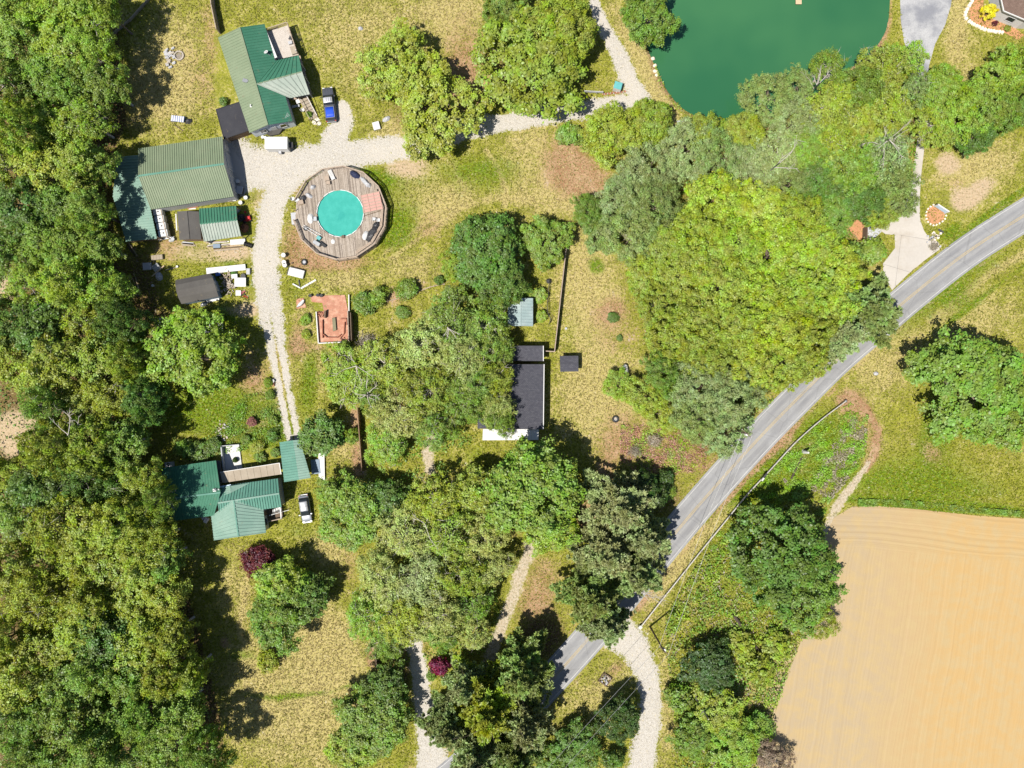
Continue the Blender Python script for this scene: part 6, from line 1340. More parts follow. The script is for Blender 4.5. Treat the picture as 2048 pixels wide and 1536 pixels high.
# near house A
o = boxy('utility_trailer', 'white boxy trailer with a dark nose, in front of the green house end wall', 'trailer', 557, 290.5, 3.7, 1.95, 1.9, 0, WHITEP); o.location.z = .35
for s in (-1, 1): mb = MB(); mb.cyl((0, 0), .3, 0, .16, 14); w_ = mb.build('wheel', BLACK, o, local=True); w_.rotation_euler = (PI / 2, 0, 0); w_.location = (0, s * 1.02 + .08, -.05)
mb = MB(); mb.bar((1.85, -.3, .1), (2.9, 0, .1), .08, .08); mb.bar((1.85, .3, .1), (2.9, 0, .1), .08, .08); mb.build('tow_frame', BLACK, o, local=True); mb = MB(); mb.box((2.15, 0, .5), (.55, .9, .7)); mb.build('nose_box', DARKP, o, local=True)
mb = MB(); mb.box((.2, -1.15, .3), (.45, .4, .5)); mb.build('cooler_unit', LGREY, o, local=True)
boxy('storage_box', 'white slab-topped box at the tree edge right of the pickup', 'box', 753, 252, 1.15, 1.3, .5, 15, WHITEP); heap('scrap_pile', 'pale wire scrap beside the white box under the tree', 'scrap', 773, 238, 1.6, .8, .4, 30, LGREY, 4)
boxy('garden_table', 'white garden table beside the porch steps, upper', 'table', 598, 203, .9, .8, .7, 20, WHITEP, legs=True); chair('white garden chair below the porch table', 606, 220, 40, WHITEP); boxy('bench', 'grey bench tucked under the porch edge', 'bench', 592, 213, 1.3, .4, .45, 10, GREYP, legs=True)
for i, (x, y) in enumerate(((627, 232), (634, 240), (629, 245), (637, 247))):
    p = P(x, y); mb = MB(); mb.prism([(p.x + .5 * (.8 + .3 * rc_.random()) * math.cos(k), p.y + .42 * math.sin(k)) for k in np.arange(6) * 1.047], 0, .08); tag(mb.build('paving_stone', M('pale_flagstone', (.55, .50, .42), .9, var=.12)), ['pale flat stone nearest the bottom porch step', 'rightmost pale flat stone below the porch steps', 'pale flat stone on the left, below the porch steps', 'lowest pale flat stone below the porch steps'][i], 'paving stone', 'paving stones at the foot of the porch steps')
chair('dark wire chair on the sun deck, upper', 581, 76, 160, DARKP, 1.5); boxy('glass_table', 'small dark-framed square table on the sun deck', 'table', 581, 86, .65, .5, .45, 15, LGREY, DARKP, 1.5, True); boxy('deck_lounger_frame', 'larger dark-edged bench on the sun deck near the porch roof', 'bench', 588, 101, .95, 1.3, .4, 15, BEIGE, DARKP, 1.5, True)
for x, y, l in ((525, 274, 'small white tub by the south wall of the green house'), (530, 275, 'second white tub by the south wall, nearer the trailer')): bucket(l, x, y, .25, .4, WHITEP)
# fire ring and stone heap
o = thing('fire_ring', 'round stone fire ring on the lawn behind the long green house', 'fire ring', P(359, 112))
for i in range(14): a = 2 * PI * i / 14; p = P(359, 112) + Vector((math.cos(a), math.sin(a), 0)) * .72; mb = MB(); mb.box((p.x, p.y, .13), (.3, .2, .26), a + 1.57 + rc_.uniform(-.2, .2)); mb.build('stone', STONE, o)
mb = MB(); c = P(359, 112); mb.cyl((c.x, c.y), .6, 0, .05, 14); mb.build('ash_bed', M('ash', (.22, .19, .16), .95), o)
o = thing('stone_pile', 'heap of pale stones and cut logs left of the fire ring', 'stone pile', P(341, 118))
for i in range(26): x, y = rc_.uniform(333, 350), rc_.uniform(97, 136); x += (116 - y) * -.1; p = P(x, y); mb = MB(); mb.tube([(p.x - .3, p.y - .1, .16), (p.x + .3 * rc_.random(), p.y + .3 * rc_.random(), .2)], rc_.uniform(.1, .2), 6); mb.build('log' if i % 2 else 'stone', LGREY if i % 3 else STONE, o)
boxy('folded_sunbed', 'blue and white junk table at the wood edge behind the barn', 'table', 357, 239, 2.2, 1.0, .7, -6, BLUEP, WHITEP, legs=True, slats=6); heap('scrap_pile', 'dark metal scrap beside the blue and white junk table', 'scrap', 378, 243, 1.3, .9, .6, 20, DARKP, 9); board('plank', 'dark plank leaning off the junk table', 'plank', (350, 250), (366, 262), .15, .05, WOODD)
# by the barn
for i in range(4):
    x, y = 318 + i * 3.6, 425 + i * 14.2
    o = boxy('water_tank', ['caged white tank at the barn corner, topmost of the row of four', 'caged white tank, second from the barn in the row of four', 'caged white tank, third from the barn in the row of four', 'caged white tank lowest in the row of four'][i], 'water tank', x, y, 1.55, 1.1, 1.1, 9, WHITEP, z=.45, group='white caged tanks beside the barn')
    for s in (-1, 1):
        for zz in (.3, .7, 1.08): mb = MB(); mb.bar((-.7, s * .54, zz), (.7, s * .54, zz), .03, .03); mb.build('cage_bar', STEEL, o, local=True)
        for xx in (-.68, 0, .68): mb = MB(); mb.box((xx, s * .55, .55), (.03, .03, 1.1)); mb.build('cage_bar', STEEL, o, local=True)
    mb = MB(); mb.cyl((.1, 0), .12, 1.08, 1.16, 12); mb.build('cap', DARKP, o, local=True)
o = thing('pipe_rack', 'tall timber rack standing along the white tanks', 'rack', P(338, 445)); rail_run(o, P(330, 421), P(343, 478), 0, 1.6, WOODG, 4)
board('plank', 'pale plank across the foot of the white tanks', 'plank', (318, 480), (350, 475), .25, .1, WHITEP, .3); heap('scrap_pile', 'grey pipe scrap at the foot of the white tanks', 'scrap', 343, 481, 1.0, .6, .4, 0, LGREY, 15)
o = boxy('garden_wagon', 'dark cart with pale slats parked at the barn front corner', 'cart', 480, 381, 1.3, 1.1, .7, 80, DARKP, LGREY, slats=4)
for l, x, y in (('round white drum at the barn front, nearest the cart', 475, 362), ('white drum off the barn corner by the drive, upper', 491, 395), ('white drum off the barn corner by the drive, lower', 480.5, 405)): bucket(l, x, y, .32, .6, WHITEP, 'drum', 'drum', 'white drums at the barn corner')
boxy('crate', 'pale flat crate under the barn eave, near the corner', 'crate', 460, 401, .7, .4, .4, 10, BEIGE); boxy('crate', 'white flat crate under the barn eave, nearest the drums', 'crate', 469, 400, .6, .4, .35, 5, WHITEP)
stack('brick_stack', 'row of reddish bricks stacked between barn and carport', 'bricks', (373, 414), (402, 410), 9, .3, [brick, brickd], 4, .5)
for i, (x, y, k) in enumerate(((430 - 52, 418, 0), (352, 428, 1))): board('plank', ['pale plank lying behind the grey shed', 'upright white board at the left of the grey shed'][k], 'plank', (x, y), (x + (14 if k == 0 else 2), y - 1 + 34 * k), .2, .06, WHITEP)
# ride-on mower and junk in the carport mouth
o = thing('ride_on_mower', 'red ride-on mower at the carport mouth by the drive', 'mower', P(496, 438), .2); mb = MB(); mb.hexa([(-.2, -.3, .3), (.6, -.26, .3), (.6, .26, .3), (-.2, .3, .3)], [(-.1, -.26, .75), (.55, -.2, .7), (.55, .2, .7), (-.1, .26, .75)]); mb.build('bonnet', REDP, o, local=True)
mb = MB(); mb.box((-.5, 0, .6), (.4, .5, .1)); mb.box((-.72, 0, .82), (.08, .5, .4)); mb.build('seat', BLACK, o, local=True); mb = MB(); mb.box((-.1, 0, .3), (1.2, .9, .16)); mb.build('deck', REDP, o, local=True)
for x in (-.55, .45):
    for s in (-1, 1): mb = MB(); mb.cyl((0, 0), .26 if x < 0 else .2, -.1, .1, 14); q = mb.build('wheel', BLACK, o, local=True); q.rotation_euler = (PI / 2, 0, 0); q.location = (x, s * .46, .24)
mb = MB(); mb.ring((0, 0), .14, .18, .95, .98, 12); q = mb.build('steering_wheel', BLACK, o, local=True); q.location = (-.18, 0, 0)
heap('scrap_pile', 'dark clutter heap inside the carport mouth, upper', 'scrap', 483, 436, 1.6, 1.3, .7, 0, DARKP, 22); heap('scrap_pile', 'dark clutter heap inside the carport mouth, lower', 'scrap', 489, 456, 1.5, 1.6, .6, 0, RUST, 23)
bucket('small white pail in the dark carport mouth', 480, 433, .16, .3, WHITEP); bucket('small red can in the dark carport mouth', 490, 424, .16, .3, REDP)
boxy('flat_box', 'long white panel box below the carport roof edge', 'box', 476, 484, 2.5, .9, .4, 4, WHITEP); boxy('flat_box', 'dark blue-grey lid among the lumber below the carport', 'box', 434, 492, 1.2, .7, .35, 3, BLUEGW)
stack('lumber_pile', 'loose lumber strips lying below the carport', 'lumber', (412, 490), (462, 487), 8, .18, [WOODG, BEIGE, WHITEP], 5, .9); stack('lumber_pile', 'long pale lumber strips along the lower edge of the carport clutter', 'lumber', (416, 500), (490, 494), 6, .16, [WOODN, BEIGE, WOODG], 6, .6); stack('slab_pile', 'pale slabs on the ground below the grey shed', 'slabs', (362, 488), (392, 490), 5, .35, [BEIGE, LGREY], 7, .5)
o = thing('tyre_stack', 'toppled row of black tyres at the drive edge below the carport', 'tyres', P(497, 489))
for k in range(4): c = P(490 + k * 4.2, 487.5 + k * 1.4, .3); mb = MB(); mb.tube([(c.x + .08 * math.cos(2 * PI * i / 16) , c.y + .30 * math.cos(2 * PI * i / 16), .34 + .30 * math.sin(2 * PI * i / 16)) for i in range(16)], .1, 7, closed=True); mb.build('tyre', BLACK, o, smooth=True)
# wood edge clutter left of brown shed
for x, y, L, W, d, m, l in ((315, 515, 1.9, .8, 6, BEIGE, 'pale pallet at the wood edge, nearest the barn lean-to'), (295, 533, 1.4, 1.2, 3, LGREY, 'grey metal crate at the wood edge, below the pallet'), (313, 535, 1.2, 1.1, 40, STEEL, 'tilted steel crate beside the grey one at the wood edge')): boxy('pallet' if 'pallet' in l else 'metal_crate', l, 'pallet' if 'pallet' in l else 'crate', x, y, L, W, .5, d, m, slats=4)
heap('scrap_pile', 'pale scrap heap at the wood edge left of the brown shed', 'scrap', 318, 553, 1.2, 1.6, .6, 20, LGREY, 31); stack('timber_poles', 'long thin poles lying at the wood edge', 'poles', (262, 548), (277, 592), 5, .12, [WOODG, WOODN], 9, 1.2); board('plank', 'tan plank behind the lower scrap by the wood edge', 'plank', (306, 553), (330, 532), .2, .06, WOODN, .3)
stack('timber_poles', 'poles propped beyond the barn lean-to lower corner', 'poles', (255, 484), (276, 515), 6, .16, [WOODG, WOODD], 10, .8); board('plank', 'pale timber on the grass edge left of the brown shed', 'plank', (331, 540), (354, 535), .14, .1, BEIGE); bucket('small white pot on the grass above the brown shed', 354, 533, .18, .3, WHITEP, 'pot', 'flower_pot'); bucket('white tub in the shade below the pale scrap', 305, 571, .2, .4, WHITEP)
heap('wood_pile', 'dim heap of blue and grey rubbish under the wood edge below the shed', 'rubbish', 325, 645, 2.6, 1.6, .8, 0, BLUEGW, 33); boxy('rusty_bin', 'dark red bin in the shade below the brown shed', 'bin', 362, 640, .7, 1.5, .9, 0, RUST); heap('scrap_pile', 'pale sheet scrap in the left wood clearing', 'scrap', 285, 795, 3.0, 2.0, .5, 20, LGREY, 34)
# firewood yard right of brown shed
board('long_sheet', 'long white sheet lying above the brown shed front', 'sheet', (415, 543), (493, 535), 1.0, .06, WHITEP, .45); boxy('blue_crate', 'dark blue box against the brown shed front top corner', 'box', 437, 549, .8, .5, .6, 8, BLUEP)
o = thing('firewood_heap', 'tumbled heap of split firewood in front of the brown shed', 'firewood', P(455, 568))
for i in range(95):
    x, y = rc_.gauss(456, 8), rc_.gauss(568, 11); p = P(x, y); a = rc_.uniform(0, PI); l = .22; z = .12 + rc_.random() * .45; mb = MB(); mb.tube([(p.x - l * math.cos(a), p.y - l * math.sin(a), z), (p.x + l * math.cos(a), p.y + l * math.sin(a), z + rc_.uniform(-.1, .1))], rc_.uniform(.07, .12), 6); mb.build('log', [STONE, BEIGE, WOODG][i % 3], o)
boxy('workbench', 'white work table beside the firewood heap', 'table', 482, 565, 1.9, 1.5, .8, 0, WHITEP, STEEL, legs=True); boxy('workbench', 'low white table above the work table, by the drive', 'table', 470, 553, 1.0, .7, .6, 5, WHITEP, STEEL, legs=True); bucket('round black-rimmed tub on the ground above the white work table', 486, 552, .4, .45, DARKP, 'tub', 'tub'); heap('scrap_pile', 'green leafy clippings beside the black-rimmed tub', 'clippings', 468, 546, 1.4, .8, .5, 10, M('clippings', (.05, .12, .02), .9), 41)
boxy('appliance', 'pale cabinet lying by the long white sheet end', 'cabinet', 497, 543, .6, 1.0, .5, 0, LGREY)
def bicycle(label, px, py, deg, mat):
    o = thing('childs_bicycle', label, 'bicycle', P(px, py), math.radians(deg))
    for x in (-.45, .45): mb = MB(); mb.tube([(x + .28 * math.cos(2 * PI * i / 16), .28 * math.sin(2 * PI * i / 16), .1) for i in range(16)], .035, 5, closed=True); mb.build('wheel', BLACK, o, local=True)
    for a, b in (((-.45, 0), (-.05, .05)), ((-.05, .05), (.35, .25)), ((.35, .25), (-.2, .35)), ((-.2, .35), (-.05, .05)), ((.45, 0), (.33, .45))): mb = MB(); mb.tube([(*a, .14), (*b, .16)], .035, 5); mb.build('frame_tube', mat, o, local=True)
    mb = MB(); mb.box((-.23, .42, .16), (.24, .14, .06)); mb.build('saddle', BLACK, o, local=True); mb = MB(); mb.bar((.2, .5, .18), (.48, .46, .18), .04, .04); mb.build('handlebar', STEEL, o, local=True)
bicycle('pink toy bicycle lying beside the white board below the work table', 487, 587, 20, M('pink_paint', (.55, .10, .18), .4)); bicycle('red toy bicycle lying at the drive edge below the pink one', 490, 595, -30, REDP); boxy('play_board', 'white toy board left of the pink bicycle', 'toy', 477, 586, .9, .9, .25, 0, WHITEP)
mb = MB(); mb.tube([P(498 + 4 * math.cos(k * .7) * (1 + .05 * k), 567 + 8 * math.sin(k * .7), .04 + .003 * k) for k in range(20)], .025, 5); tag(mb.build('garden_hose', M('green_hose', (.30, .38, .16), .5), smooth=True), 'pale green garden hose coiled beside the drive', 'hose')
boxy('boat_cover', 'white board lying at the lower edge of the brown shed', 'board', 426, 600, 2.2, .5, .25, 12, WHITEP); heap('scrap_pile', 'grey and black junk at the lower left corner of the brown shed', 'scrap', 408, 608, 1.3, .8, .5, 20, STEEL, 43)
# white vehicle-like tractor under the round tree
o = boxy('flat_trailer', 'low white and black trailer poking out above the bright round tree', 'trailer', 428, 656, 3.0, 1.5, .7, 4, LGREY, WHITEP, slats=3); mb = MB(); mb.box((.1, -.9, .4), (2.6, .5, .5)); mb.build('tool_box', DARKP, o, local=True)
for x in (-.8, .8):
    for s in (-1, 1): mb = MB(); mb.cyl((0, 0), .28, -.1, .1, 14); q = mb.build('wheel', BLACK, o, local=True); q.rotation_euler = (PI / 2, 0, 0); q.location = (x, s * .82, .26)
# drums and scrap between drive and pool
for l, x, y in (('white drum at the drive edge below the pool deck, uppermost', 566.5, 510), ('white drum at the drive edge, middle of three below the pool deck', 567.5, 524.5), ('white drum at the drive edge, lowest of three below the pool deck', 569, 530)): bucket(l, x, y, .36, .85, WHITEP, 'drum', 'drum', 'white drums at the drive edge')
o = tyre('white-painted tyre planter on the grass below the pool deck', 609, 524.5, .55); bucket('white round pan inside the tyre planter below the pool deck', 609, 524.5, .38, .2, LGREY, 'pan', 'pan')
o = boxy('swing_seat', 'white slatted swing bench lying on the grass by the drive', 'bench', 593, 546, 2.6, 1.35, .55, -14, WHITEP, slats=7); mb = MB(); mb.bar((-1.4, -.7, .6), (-1.35, .75, .6), .1, .08); mb.bar((-1.3, .75, .55), (1.2, .7, .55), .07, .07); mb.build('frame_tube', DARKP, o, local=True)
board('plank', 'white tapered plank pointing up-right below the swing bench', 'plank', (602, 577), (632, 560), .3, .08, WHITEP, .1); board('plank', 'white bent plank left of the tapered one', 'plank', (586, 568), (601, 576), .22, .08, WHITEP, .2); board('post', 'short dark post between swing bench and white planks', 'post', (598, 560), (600, 572), .14, .1, DARKP, .2)
o = bucket('small brown pot at the grass edge below the tyre planter', 584, 526, .14, .25, WOODD, 'pot', 'flower_pot')
# on the pool deck
zd_ = zdk + .01
o = boxy('daybed', 'faded pink slatted daybed on the right side of the pool deck', 'daybed', 744, 405, 3.0, 3.0, .45, -8 + 20, PINK, PINK, zd_, True)
for i in range(7): mb = MB(); mb.box((0, -1.5 + i * .5, .47), (3.3, .09, .04)); mb.build('slat', BEIGE, o, local=True)
for i in range(4): mb = MB(); mb.box((-1.55 + i * 1.03, 0, .5), (.07, 3.1, .04)); mb.build('cross_slat', PINK, o, local=True)
board('pole', 'dark bent pole lying below the pink daybed', 'pole', (733, 435), (765, 425), .1, .08, WOODD, zd_ + .1)
heap('tarpaulin', 'crumpled black tarpaulin heap on the lower right of the pool deck', 'tarpaulin', 746, 467, 3.4, 1.5, .7, 52, TARP, 51, zd_, 22, 14); heap('tarpaulin', 'small white cloth heap left of the black tarpaulin', 'cloth', 731, 471, 1.0, 1.6, .5, -20, WHITEP, 52, zd_)
chair('white plastic chair above the black tarpaulin, left one', 748, 438, 80, WHITEP, zd_); chair('white plastic chair above the black tarpaulin, right one', 757, 440, 95, WHITEP, zd_); heap('tarpaulin', 'dark folded cover between white chairs and tarpaulin heap', 'tarpaulin', 754, 450, 1.4, 1.1, .5, 20, TARP, 53, zd_)
lounger('white sun lounger hanging over the top edge of the pool deck', 663, 350, -65, WHITEP, zd_); boxy('side_table', 'weathered grey box table near the white lounger', 'table', 654, 357, .8, .8, .5, 10, WOODG, WOODG, zd_, True); boxy('stool', 'small dark framed stool below the box table', 'stool', 657, 366, .6, .5, .45, 5, WOODG, DARKP, zd_, True)
heap('tarpaulin', 'dark blue-black cover at the top right of the pool deck', 'tarpaulin', 710, 349, 1.9, 1.1, .6, -30, M('navy_cover', (.02, .025, .06), .6), 54, zd_); heap('pool_gear', 'tangle of grey pool gear at the upper right rail', 'pool gear', 731, 364, 2.4, .8, .5, -45, GREYP, 55, zd_); heap('pool_gear', 'pale bundle lying along the upper right rail of the deck', 'pool gear', 737, 370, 1.0, .7, .5, 20, LGREY, 56, zd_)
chair('white chair at the left rail of the pool deck, outer', 586, 398, 10, WHITEP, zd_); chair('white chair at the left rail of the pool deck, inner', 595, 401, -20, WHITEP, zd_, seat=.55); boxy('crate', 'slatted wooden crate beside the white chairs on the deck', 'crate', 602, 405, .9, .7, .5, 15, WOODN, WOODG, zd_, slats=4); heap('pool_gear', 'dark hose tangle inside the left rail of the deck', 'pool gear', 607, 396, 1.1, .9, .5, 30, DARKP, 57, zd_); heap('pool_gear', 'grey folded chairs lying left above the pool', 'pool gear', 618, 391, 1.3, .7, .4, -30, LGREY, 58, zd_); heap('pool_gear', 'blue-white bag at the upper left rail of the deck', 'bag', 626, 374, 1.0, .7, .5, 25, LGREY, 59, zd_)
boxy('deck_box', 'light grey storage box outside the left edge of the pool deck', 'box', 592, 438, 1.25, 1.95, 1.2, 6, LGREY, LGREY); heap('pool_gear', 'tangle of white rope and toys left of the pool', 'pool gear', 621, 437, 1.1, 1.7, .4, 0, WHITEP, 60, zd_); boxy('pump', 'small dark pump at the left side of the pool', 'pump', 631, 438, .5, .7, .45, 5, DARKP, GREYP, zd_)
o = thing('pool_ladder', 'white A-frame ladder lying along the lower left rail', 'ladder', (P(622, 466, zd_).x, P(622, 466, zd_).y, zd_))
for a, b in (((605, 453), (640, 475)), ((607, 450), (643, 470))): mb = MB(); mb.bar(P(*a, zd_ + .2), P(*b, zd_ + .2), .07, .05); mb.build('side_rail', WHITEP, o)
for i in range(6): mb = MB(); f = (i + .5) / 6; mb.bar(P(605 + 35 * f, 453 + 22 * f, zd_ + .2), P(607 + 36 * f, 450 + 20 * f, zd_ + .2), .05, .04); mb.build('rung', WHITEP, o)
tyre('dark inner tube at the lower left rail of the deck', 612, 457, .42, zd_); boxy('steps', 'teal plastic pool step unit by the lower left rail', 'step', 638, 476, .7, .6, .4, -35, M('teal_plastic', (.10, .32, .32), .5), None, zd_); boxy('grill', 'grey metal grill at the lower left rail of the deck', 'grill', 634, 487, 1.2, .6, .8, -30, GREYP, STEEL, zd_); boxy('bench', 'black bench at the lower left of the deck', 'bench', 645, 489, 1.3, .45, .45, -35, BLACK, BLACK, zd_, True)
heap('towel', 'white towel lying below the pool', 'towel', 666, 483, .7, .8, .12, 0, WHITEP, 61, zd_); bucket('small brown skimmer pot at the lower pool edge', 689.5, 476.5, .26, .25, WOODD, 'pot', 'skimmer_pot', None, zd_)
# garden strip, right hand yard, odds
bucket('blue-grey tub at the top right of the barn rack', 345, 478, .3, .5, GREYP)
o = tyre('tyre planter with a pale rim alone on the dry lawn by the reddish bank', 1231, 838, .62); heap('planter_soil', 'grey-green plant heap inside the lawn tyre planter', 'plant', 1231, 836, .7, .7, .5, 0, STONE, 71)
o = thing('propane_tank', 'white oval gas tank at the wood edge on the dry lawn', 'gas tank', P(1250, 738), 1.75); mb = MB(); mb.loft([[Vector((x, .42 * k * math.cos(2 * PI * i / 14), .6 + .42 * k * math.sin(2 * PI * i / 14))) for i in range(14)] for x, k in ((-.8, .3), (-.7, .75), (-.5, 1), (.5, 1), (.7, .75), (.8, .3))]); mb.build('vessel', WHITEP, o, local=True, smooth=True)
for x in (-.4, .4): mb = MB(); mb.box((x, 0, .12), (.12, .6, .24)); mb.build('foot', STEEL, o, local=True)
mb = MB(); mb.cyl((0, 0), .14, 1.0, 1.12, 12); mb.build('dome_cap', GREYP, o, local=True)
bucket('small grey ring pot on the dry lawn right of the long fence', 1132, 657, .2, .2, GREYP, 'pot', 'flower_pot')
o = thing('wire_fence', 'wavy dark wire fence around the bushes right of the white ribbed shed', 'fence', P(1095, 610)); wf = smooth_line([(1098, 562), (1096, 590), (1094, 612), (1096, 628), (1101, 638), (1097, 650)], 6)
for i, (x, y) in enumerate(wf):
    if i % 3 == 0: p = P(x, y); mb = MB(); mb.tube([p, p + Vector((0, 0, 1.1))], .04, 5); mb.build('post', WOODD, o)
mb = MB()
for zz in (.15, .5, .8, 1.05): mb.tube([P(x, y) + Vector((0, 0, zz)) for x, y in wf], .03, 4)
mb.build('wire_strands', DARKP, o); heap('compost_heap', 'dark heap at the top end of the wavy wire fence', 'heap', 1098, 562, 1.0, .9, .6, 0, DARKP, 72)
o = thing('timber_edging', 'thin timber edging line curving below the row of shrubs', 'edging', P(820, 590)); te = smooth_line([(770, 603), (800, 596), (830, 586), (860, 574), (890, 568)], 15)
for a, b in zip(te[:-1], te[1:]): mb = MB(); mb.bar(P(*a, .08), P(*b, .08), .14, .16); mb.build('edging_board', WOODG, o)
o = boxy('air_conditioner', 'white air conditioner unit behind the green house upper left corner', 'air conditioner', 339.5, 928.5, 1.25, .75, .9, 6, WHITEP, LGREY); mb = MB(); mb.ring((0, 0), .15, .28, .9, .93, 16); mb.build('fan_grille', DARKP, o, local=True)
boxy('white_cabinet', 'white chest lying at the green house left front corner', 'chest', 413, 1040, .9, .6, .6, 60, WHITEP); boxy('white_cabinet', 'small white chair frame next to the chest by the house', 'chair', 408, 1036, .6, .5, .5, 20, LGREY)
boxy('garden_tool_box', 'dark blue folded cover at the right side of the teal carport', 'cover', 632, 933, 1.5, 2.4, .5, 5, M('navy_cover', (.02, .025, .06)), BLUEGW); board('boat', 'long white narrow board standing right of the teal carport', 'board', (644, 903), (645, 960), 1.0, .3, WHITEP, .3); board('blind', 'folded blue and white blind on the passage roof edge', 'blind', (455, 969), (476, 965.5), .3, .06, M('pale_blue_panel', (.42, .55, .66), .5), 3.0)
for i, (x, y) in enumerate(((549, 1021), (553, 1019), (558, 1017), (561, 1020))): chair(['white porch chair, leftmost of four on the front porch', 'white porch chair, second from the left on the front porch', 'white porch chair, third from the left on the front porch', 'white porch chair, rightmost on the front porch'][i], x, y, 90, WHITEP, .45, 'white chairs on the front porch', .4)
# garden stones and paths
o = thing('garden_stones', 'scattered white garden stones in the grass above the white patio', 'stones', P(450, 862))
for i in range(30): x, y = rc_.gauss(450, 9), rc_.gauss(862, 9); p = P(x, y); mb = MB(); mb.box((p.x, p.y, .08), (rc_.uniform(.15, .4), rc_.uniform(.12, .3), .18), rc_.uniform(0, 3)); mb.build('stone', [STONE, LGREY, BEIGE][i % 3], o)
o = thing('garden_gnome_pot', 'white and red ornament pot at the left edge of the gravel drive', 'ornament', P(547, 762)); mb = MB(); mb.cyl((0, 0), .22, 0, .5, 12, .3); mb.build('pot', WHITEP, o, local=True); mb = MB(); mb.box((0, -.55, .2), (.4, .6, .4)); mb.build('plinth', brick, o, local=True)
# right side: entrance sign bed and second bed
sheet('bark_bed', [(1852, 430), (1855, 418), (1866, 411), (1880, 414), (1890, 424), (1888, 437), (1878, 446), (1866, 450), (1855, 443)], .03, bark); sheet('bark_bed', [(1694, 444), (1700, 428), (1712, 424), (1716, 440), (1728, 452), (1733, 470), (1728, 487), (1720, 484), (1712, 470), (1700, 462)], .03, bark); sheet('gravel_bed', [(1735, 452), (1752, 444), (1760, 452), (1764, 462), (1750, 476), (1735, 484), (1731, 470)], .034, M('grey_gravel_bed', (.38, .39, .41), .95, var=.3, scale=6))
EW = thing('stone_edging', 'ring of pale stones around the bark bed with the sign', 'edging', P(1870, 431))
for x, y in smooth_line([(1884, 416), (1891, 425), (1889, 438), (1878, 447), (1866, 451), (1855, 444), (1851, 431), (1855, 418), (1866, 410)], 5): p = P(x, y); mb = MB(); mb.box((p.x, p.y, .1), (.3, .22, .2), rc_.uniform(0, 3)); mb.build('stone', sm, EW)
a, b = P(1867, 413), P(1888, 427); SG = thing('entrance_sign', 'pale blue and white board sign standing in the bark bed by the road', 'sign', lerp(a, b, .5)); mb = MB(); mb.bar(a + Vector((0, 0, .85)), b + Vector((0, 0, .85)), .14, .95); mb.build('board', M('pale_blue_panel', (.42, .55, .66), .5), SG); mb = MB(); mb.bar(a + Vector((-.02, 0, 1.36)), b + Vector((.02, 0, 1.36)), .22, .08); mb.build('cap', TRIM, SG)
for p in (a, b): mb = MB(); mb.box((p.x, p.y, .72), (.16, .16, 1.45), -.6); mb.build('post', TRIM, SG)
o = thing('entrance_wall', 'dark upright panel wall between bark and gravel at the drive entrance', 'wall', P(1730, 468)); mb = MB(); mb.bar(P(1730.5, 455, .8), P(1729.5, 482, .8), .16, 1.6); mb.build('panel', WOODD, o); mb = MB(); mb.box((P(1730.5, 454).x, P(1730.5, 454).y, .9), (.3, .3, 1.8)); mb.build('pillar', STONE, o); mb = MB(); mb.box((P(1729.5, 483).x, P(1729.5, 483).y, .9), (.3, .3, 1.8)); mb.build('pillar', STONE, o)
o = thing('stone_cluster', 'cluster of grey and white rocks where concrete drive meets the road verge', 'rocks', P(1868, 475))
for i in range(26): x, y = rc_.gauss(1868, 6), rc_.gauss(478, 8); p = P(x, y); mb = MB(); mb.box((p.x, p.y, .12), (rc_.uniform(.2, .5), rc_.uniform(.15, .4), .26), rc_.uniform(0, 3)); mb.build('stone', [STONE, LGREY, sm][i % 3], o)
board('downed_sign', 'dark and white board lying at the verge corner below the sign bed', 'board', (1876, 459), (1886, 465), .35, .08, DARKP, .1)
o = thing('mailbox', 'white mailbox beside the guardrail, left one of the pair', 'mailbox', P(1521, 957)); o2 = thing('mailbox', 'white mailbox beside the guardrail, right one of the pair', 'mailbox', P(1526, 949))
for q in (o, o2): mb = MB(); mb.box((0, 0, .5), (.1, .1, 1.0)); mb.build('post', WOODD, q, local=True); mb = MB(); mb.tube([(-.3, 0, 1.12), (.3, 0, 1.12)], .17, 10); mb.build('box', WHITEP if q is o else DARKP, q, local=True); q['group'] = 'mailboxes at the guardrail'; q.rotation_euler = (0, 0, .9)
o2['label'] = 'dark mailbox beside the guardrail, behind the white one'
o = thing('marker_post', 'white bulb-shaped marker standing in the kudzu right of the guardrail', 'marker', P(1607, 903)); mb = MB(); mb.loft([[Vector((r * math.cos(2 * PI * i / 14), r * math.sin(2 * PI * i / 14), z)) for i in range(14)] for r, z in ((.3, 0), (.3, .5), (.26, 1.3), (.2, 1.5), (.18, 2.0), (.1, 2.15))]); mb.build('shaft', WHITEP, o, local=True, smooth=True); mb = MB(); mb.cyl((0, 0), .36, 0, .18, 14); mb.build('base', LGREY, o, local=True)
stack('culvert_timbers', 'tan timber beams lying at the end of the drainage ditch', 'timbers', (1566, 957), (1582, 973), 3, .25, [WOODN, BEIGE], 14, .6)
mb = MB(); mb.tube([P(1603, 913, .12), P(1597, 928, .1), P(1589, 944, .1), P(1582, 958, .1)], [.16, .22, .2, .14], 7); tag(mb.build('drain_pipe', M('dark_log', (.06, .045, .035))), 'dark drain running from the white marker down to the tan timbers', 'drain')
o = thing('planter_bed', 'square stone planter on the grass triangle beside the road', 'planter', P(1210, 1358), -.6); 
for i in range(4): a = i * PI / 2; mb = MB(); mb.box((.78 * math.cos(a), .78 * math.sin(a), .15), (.2, 1.7, .3), a); mb.build('edge_stone', WOODD, o, local=True)
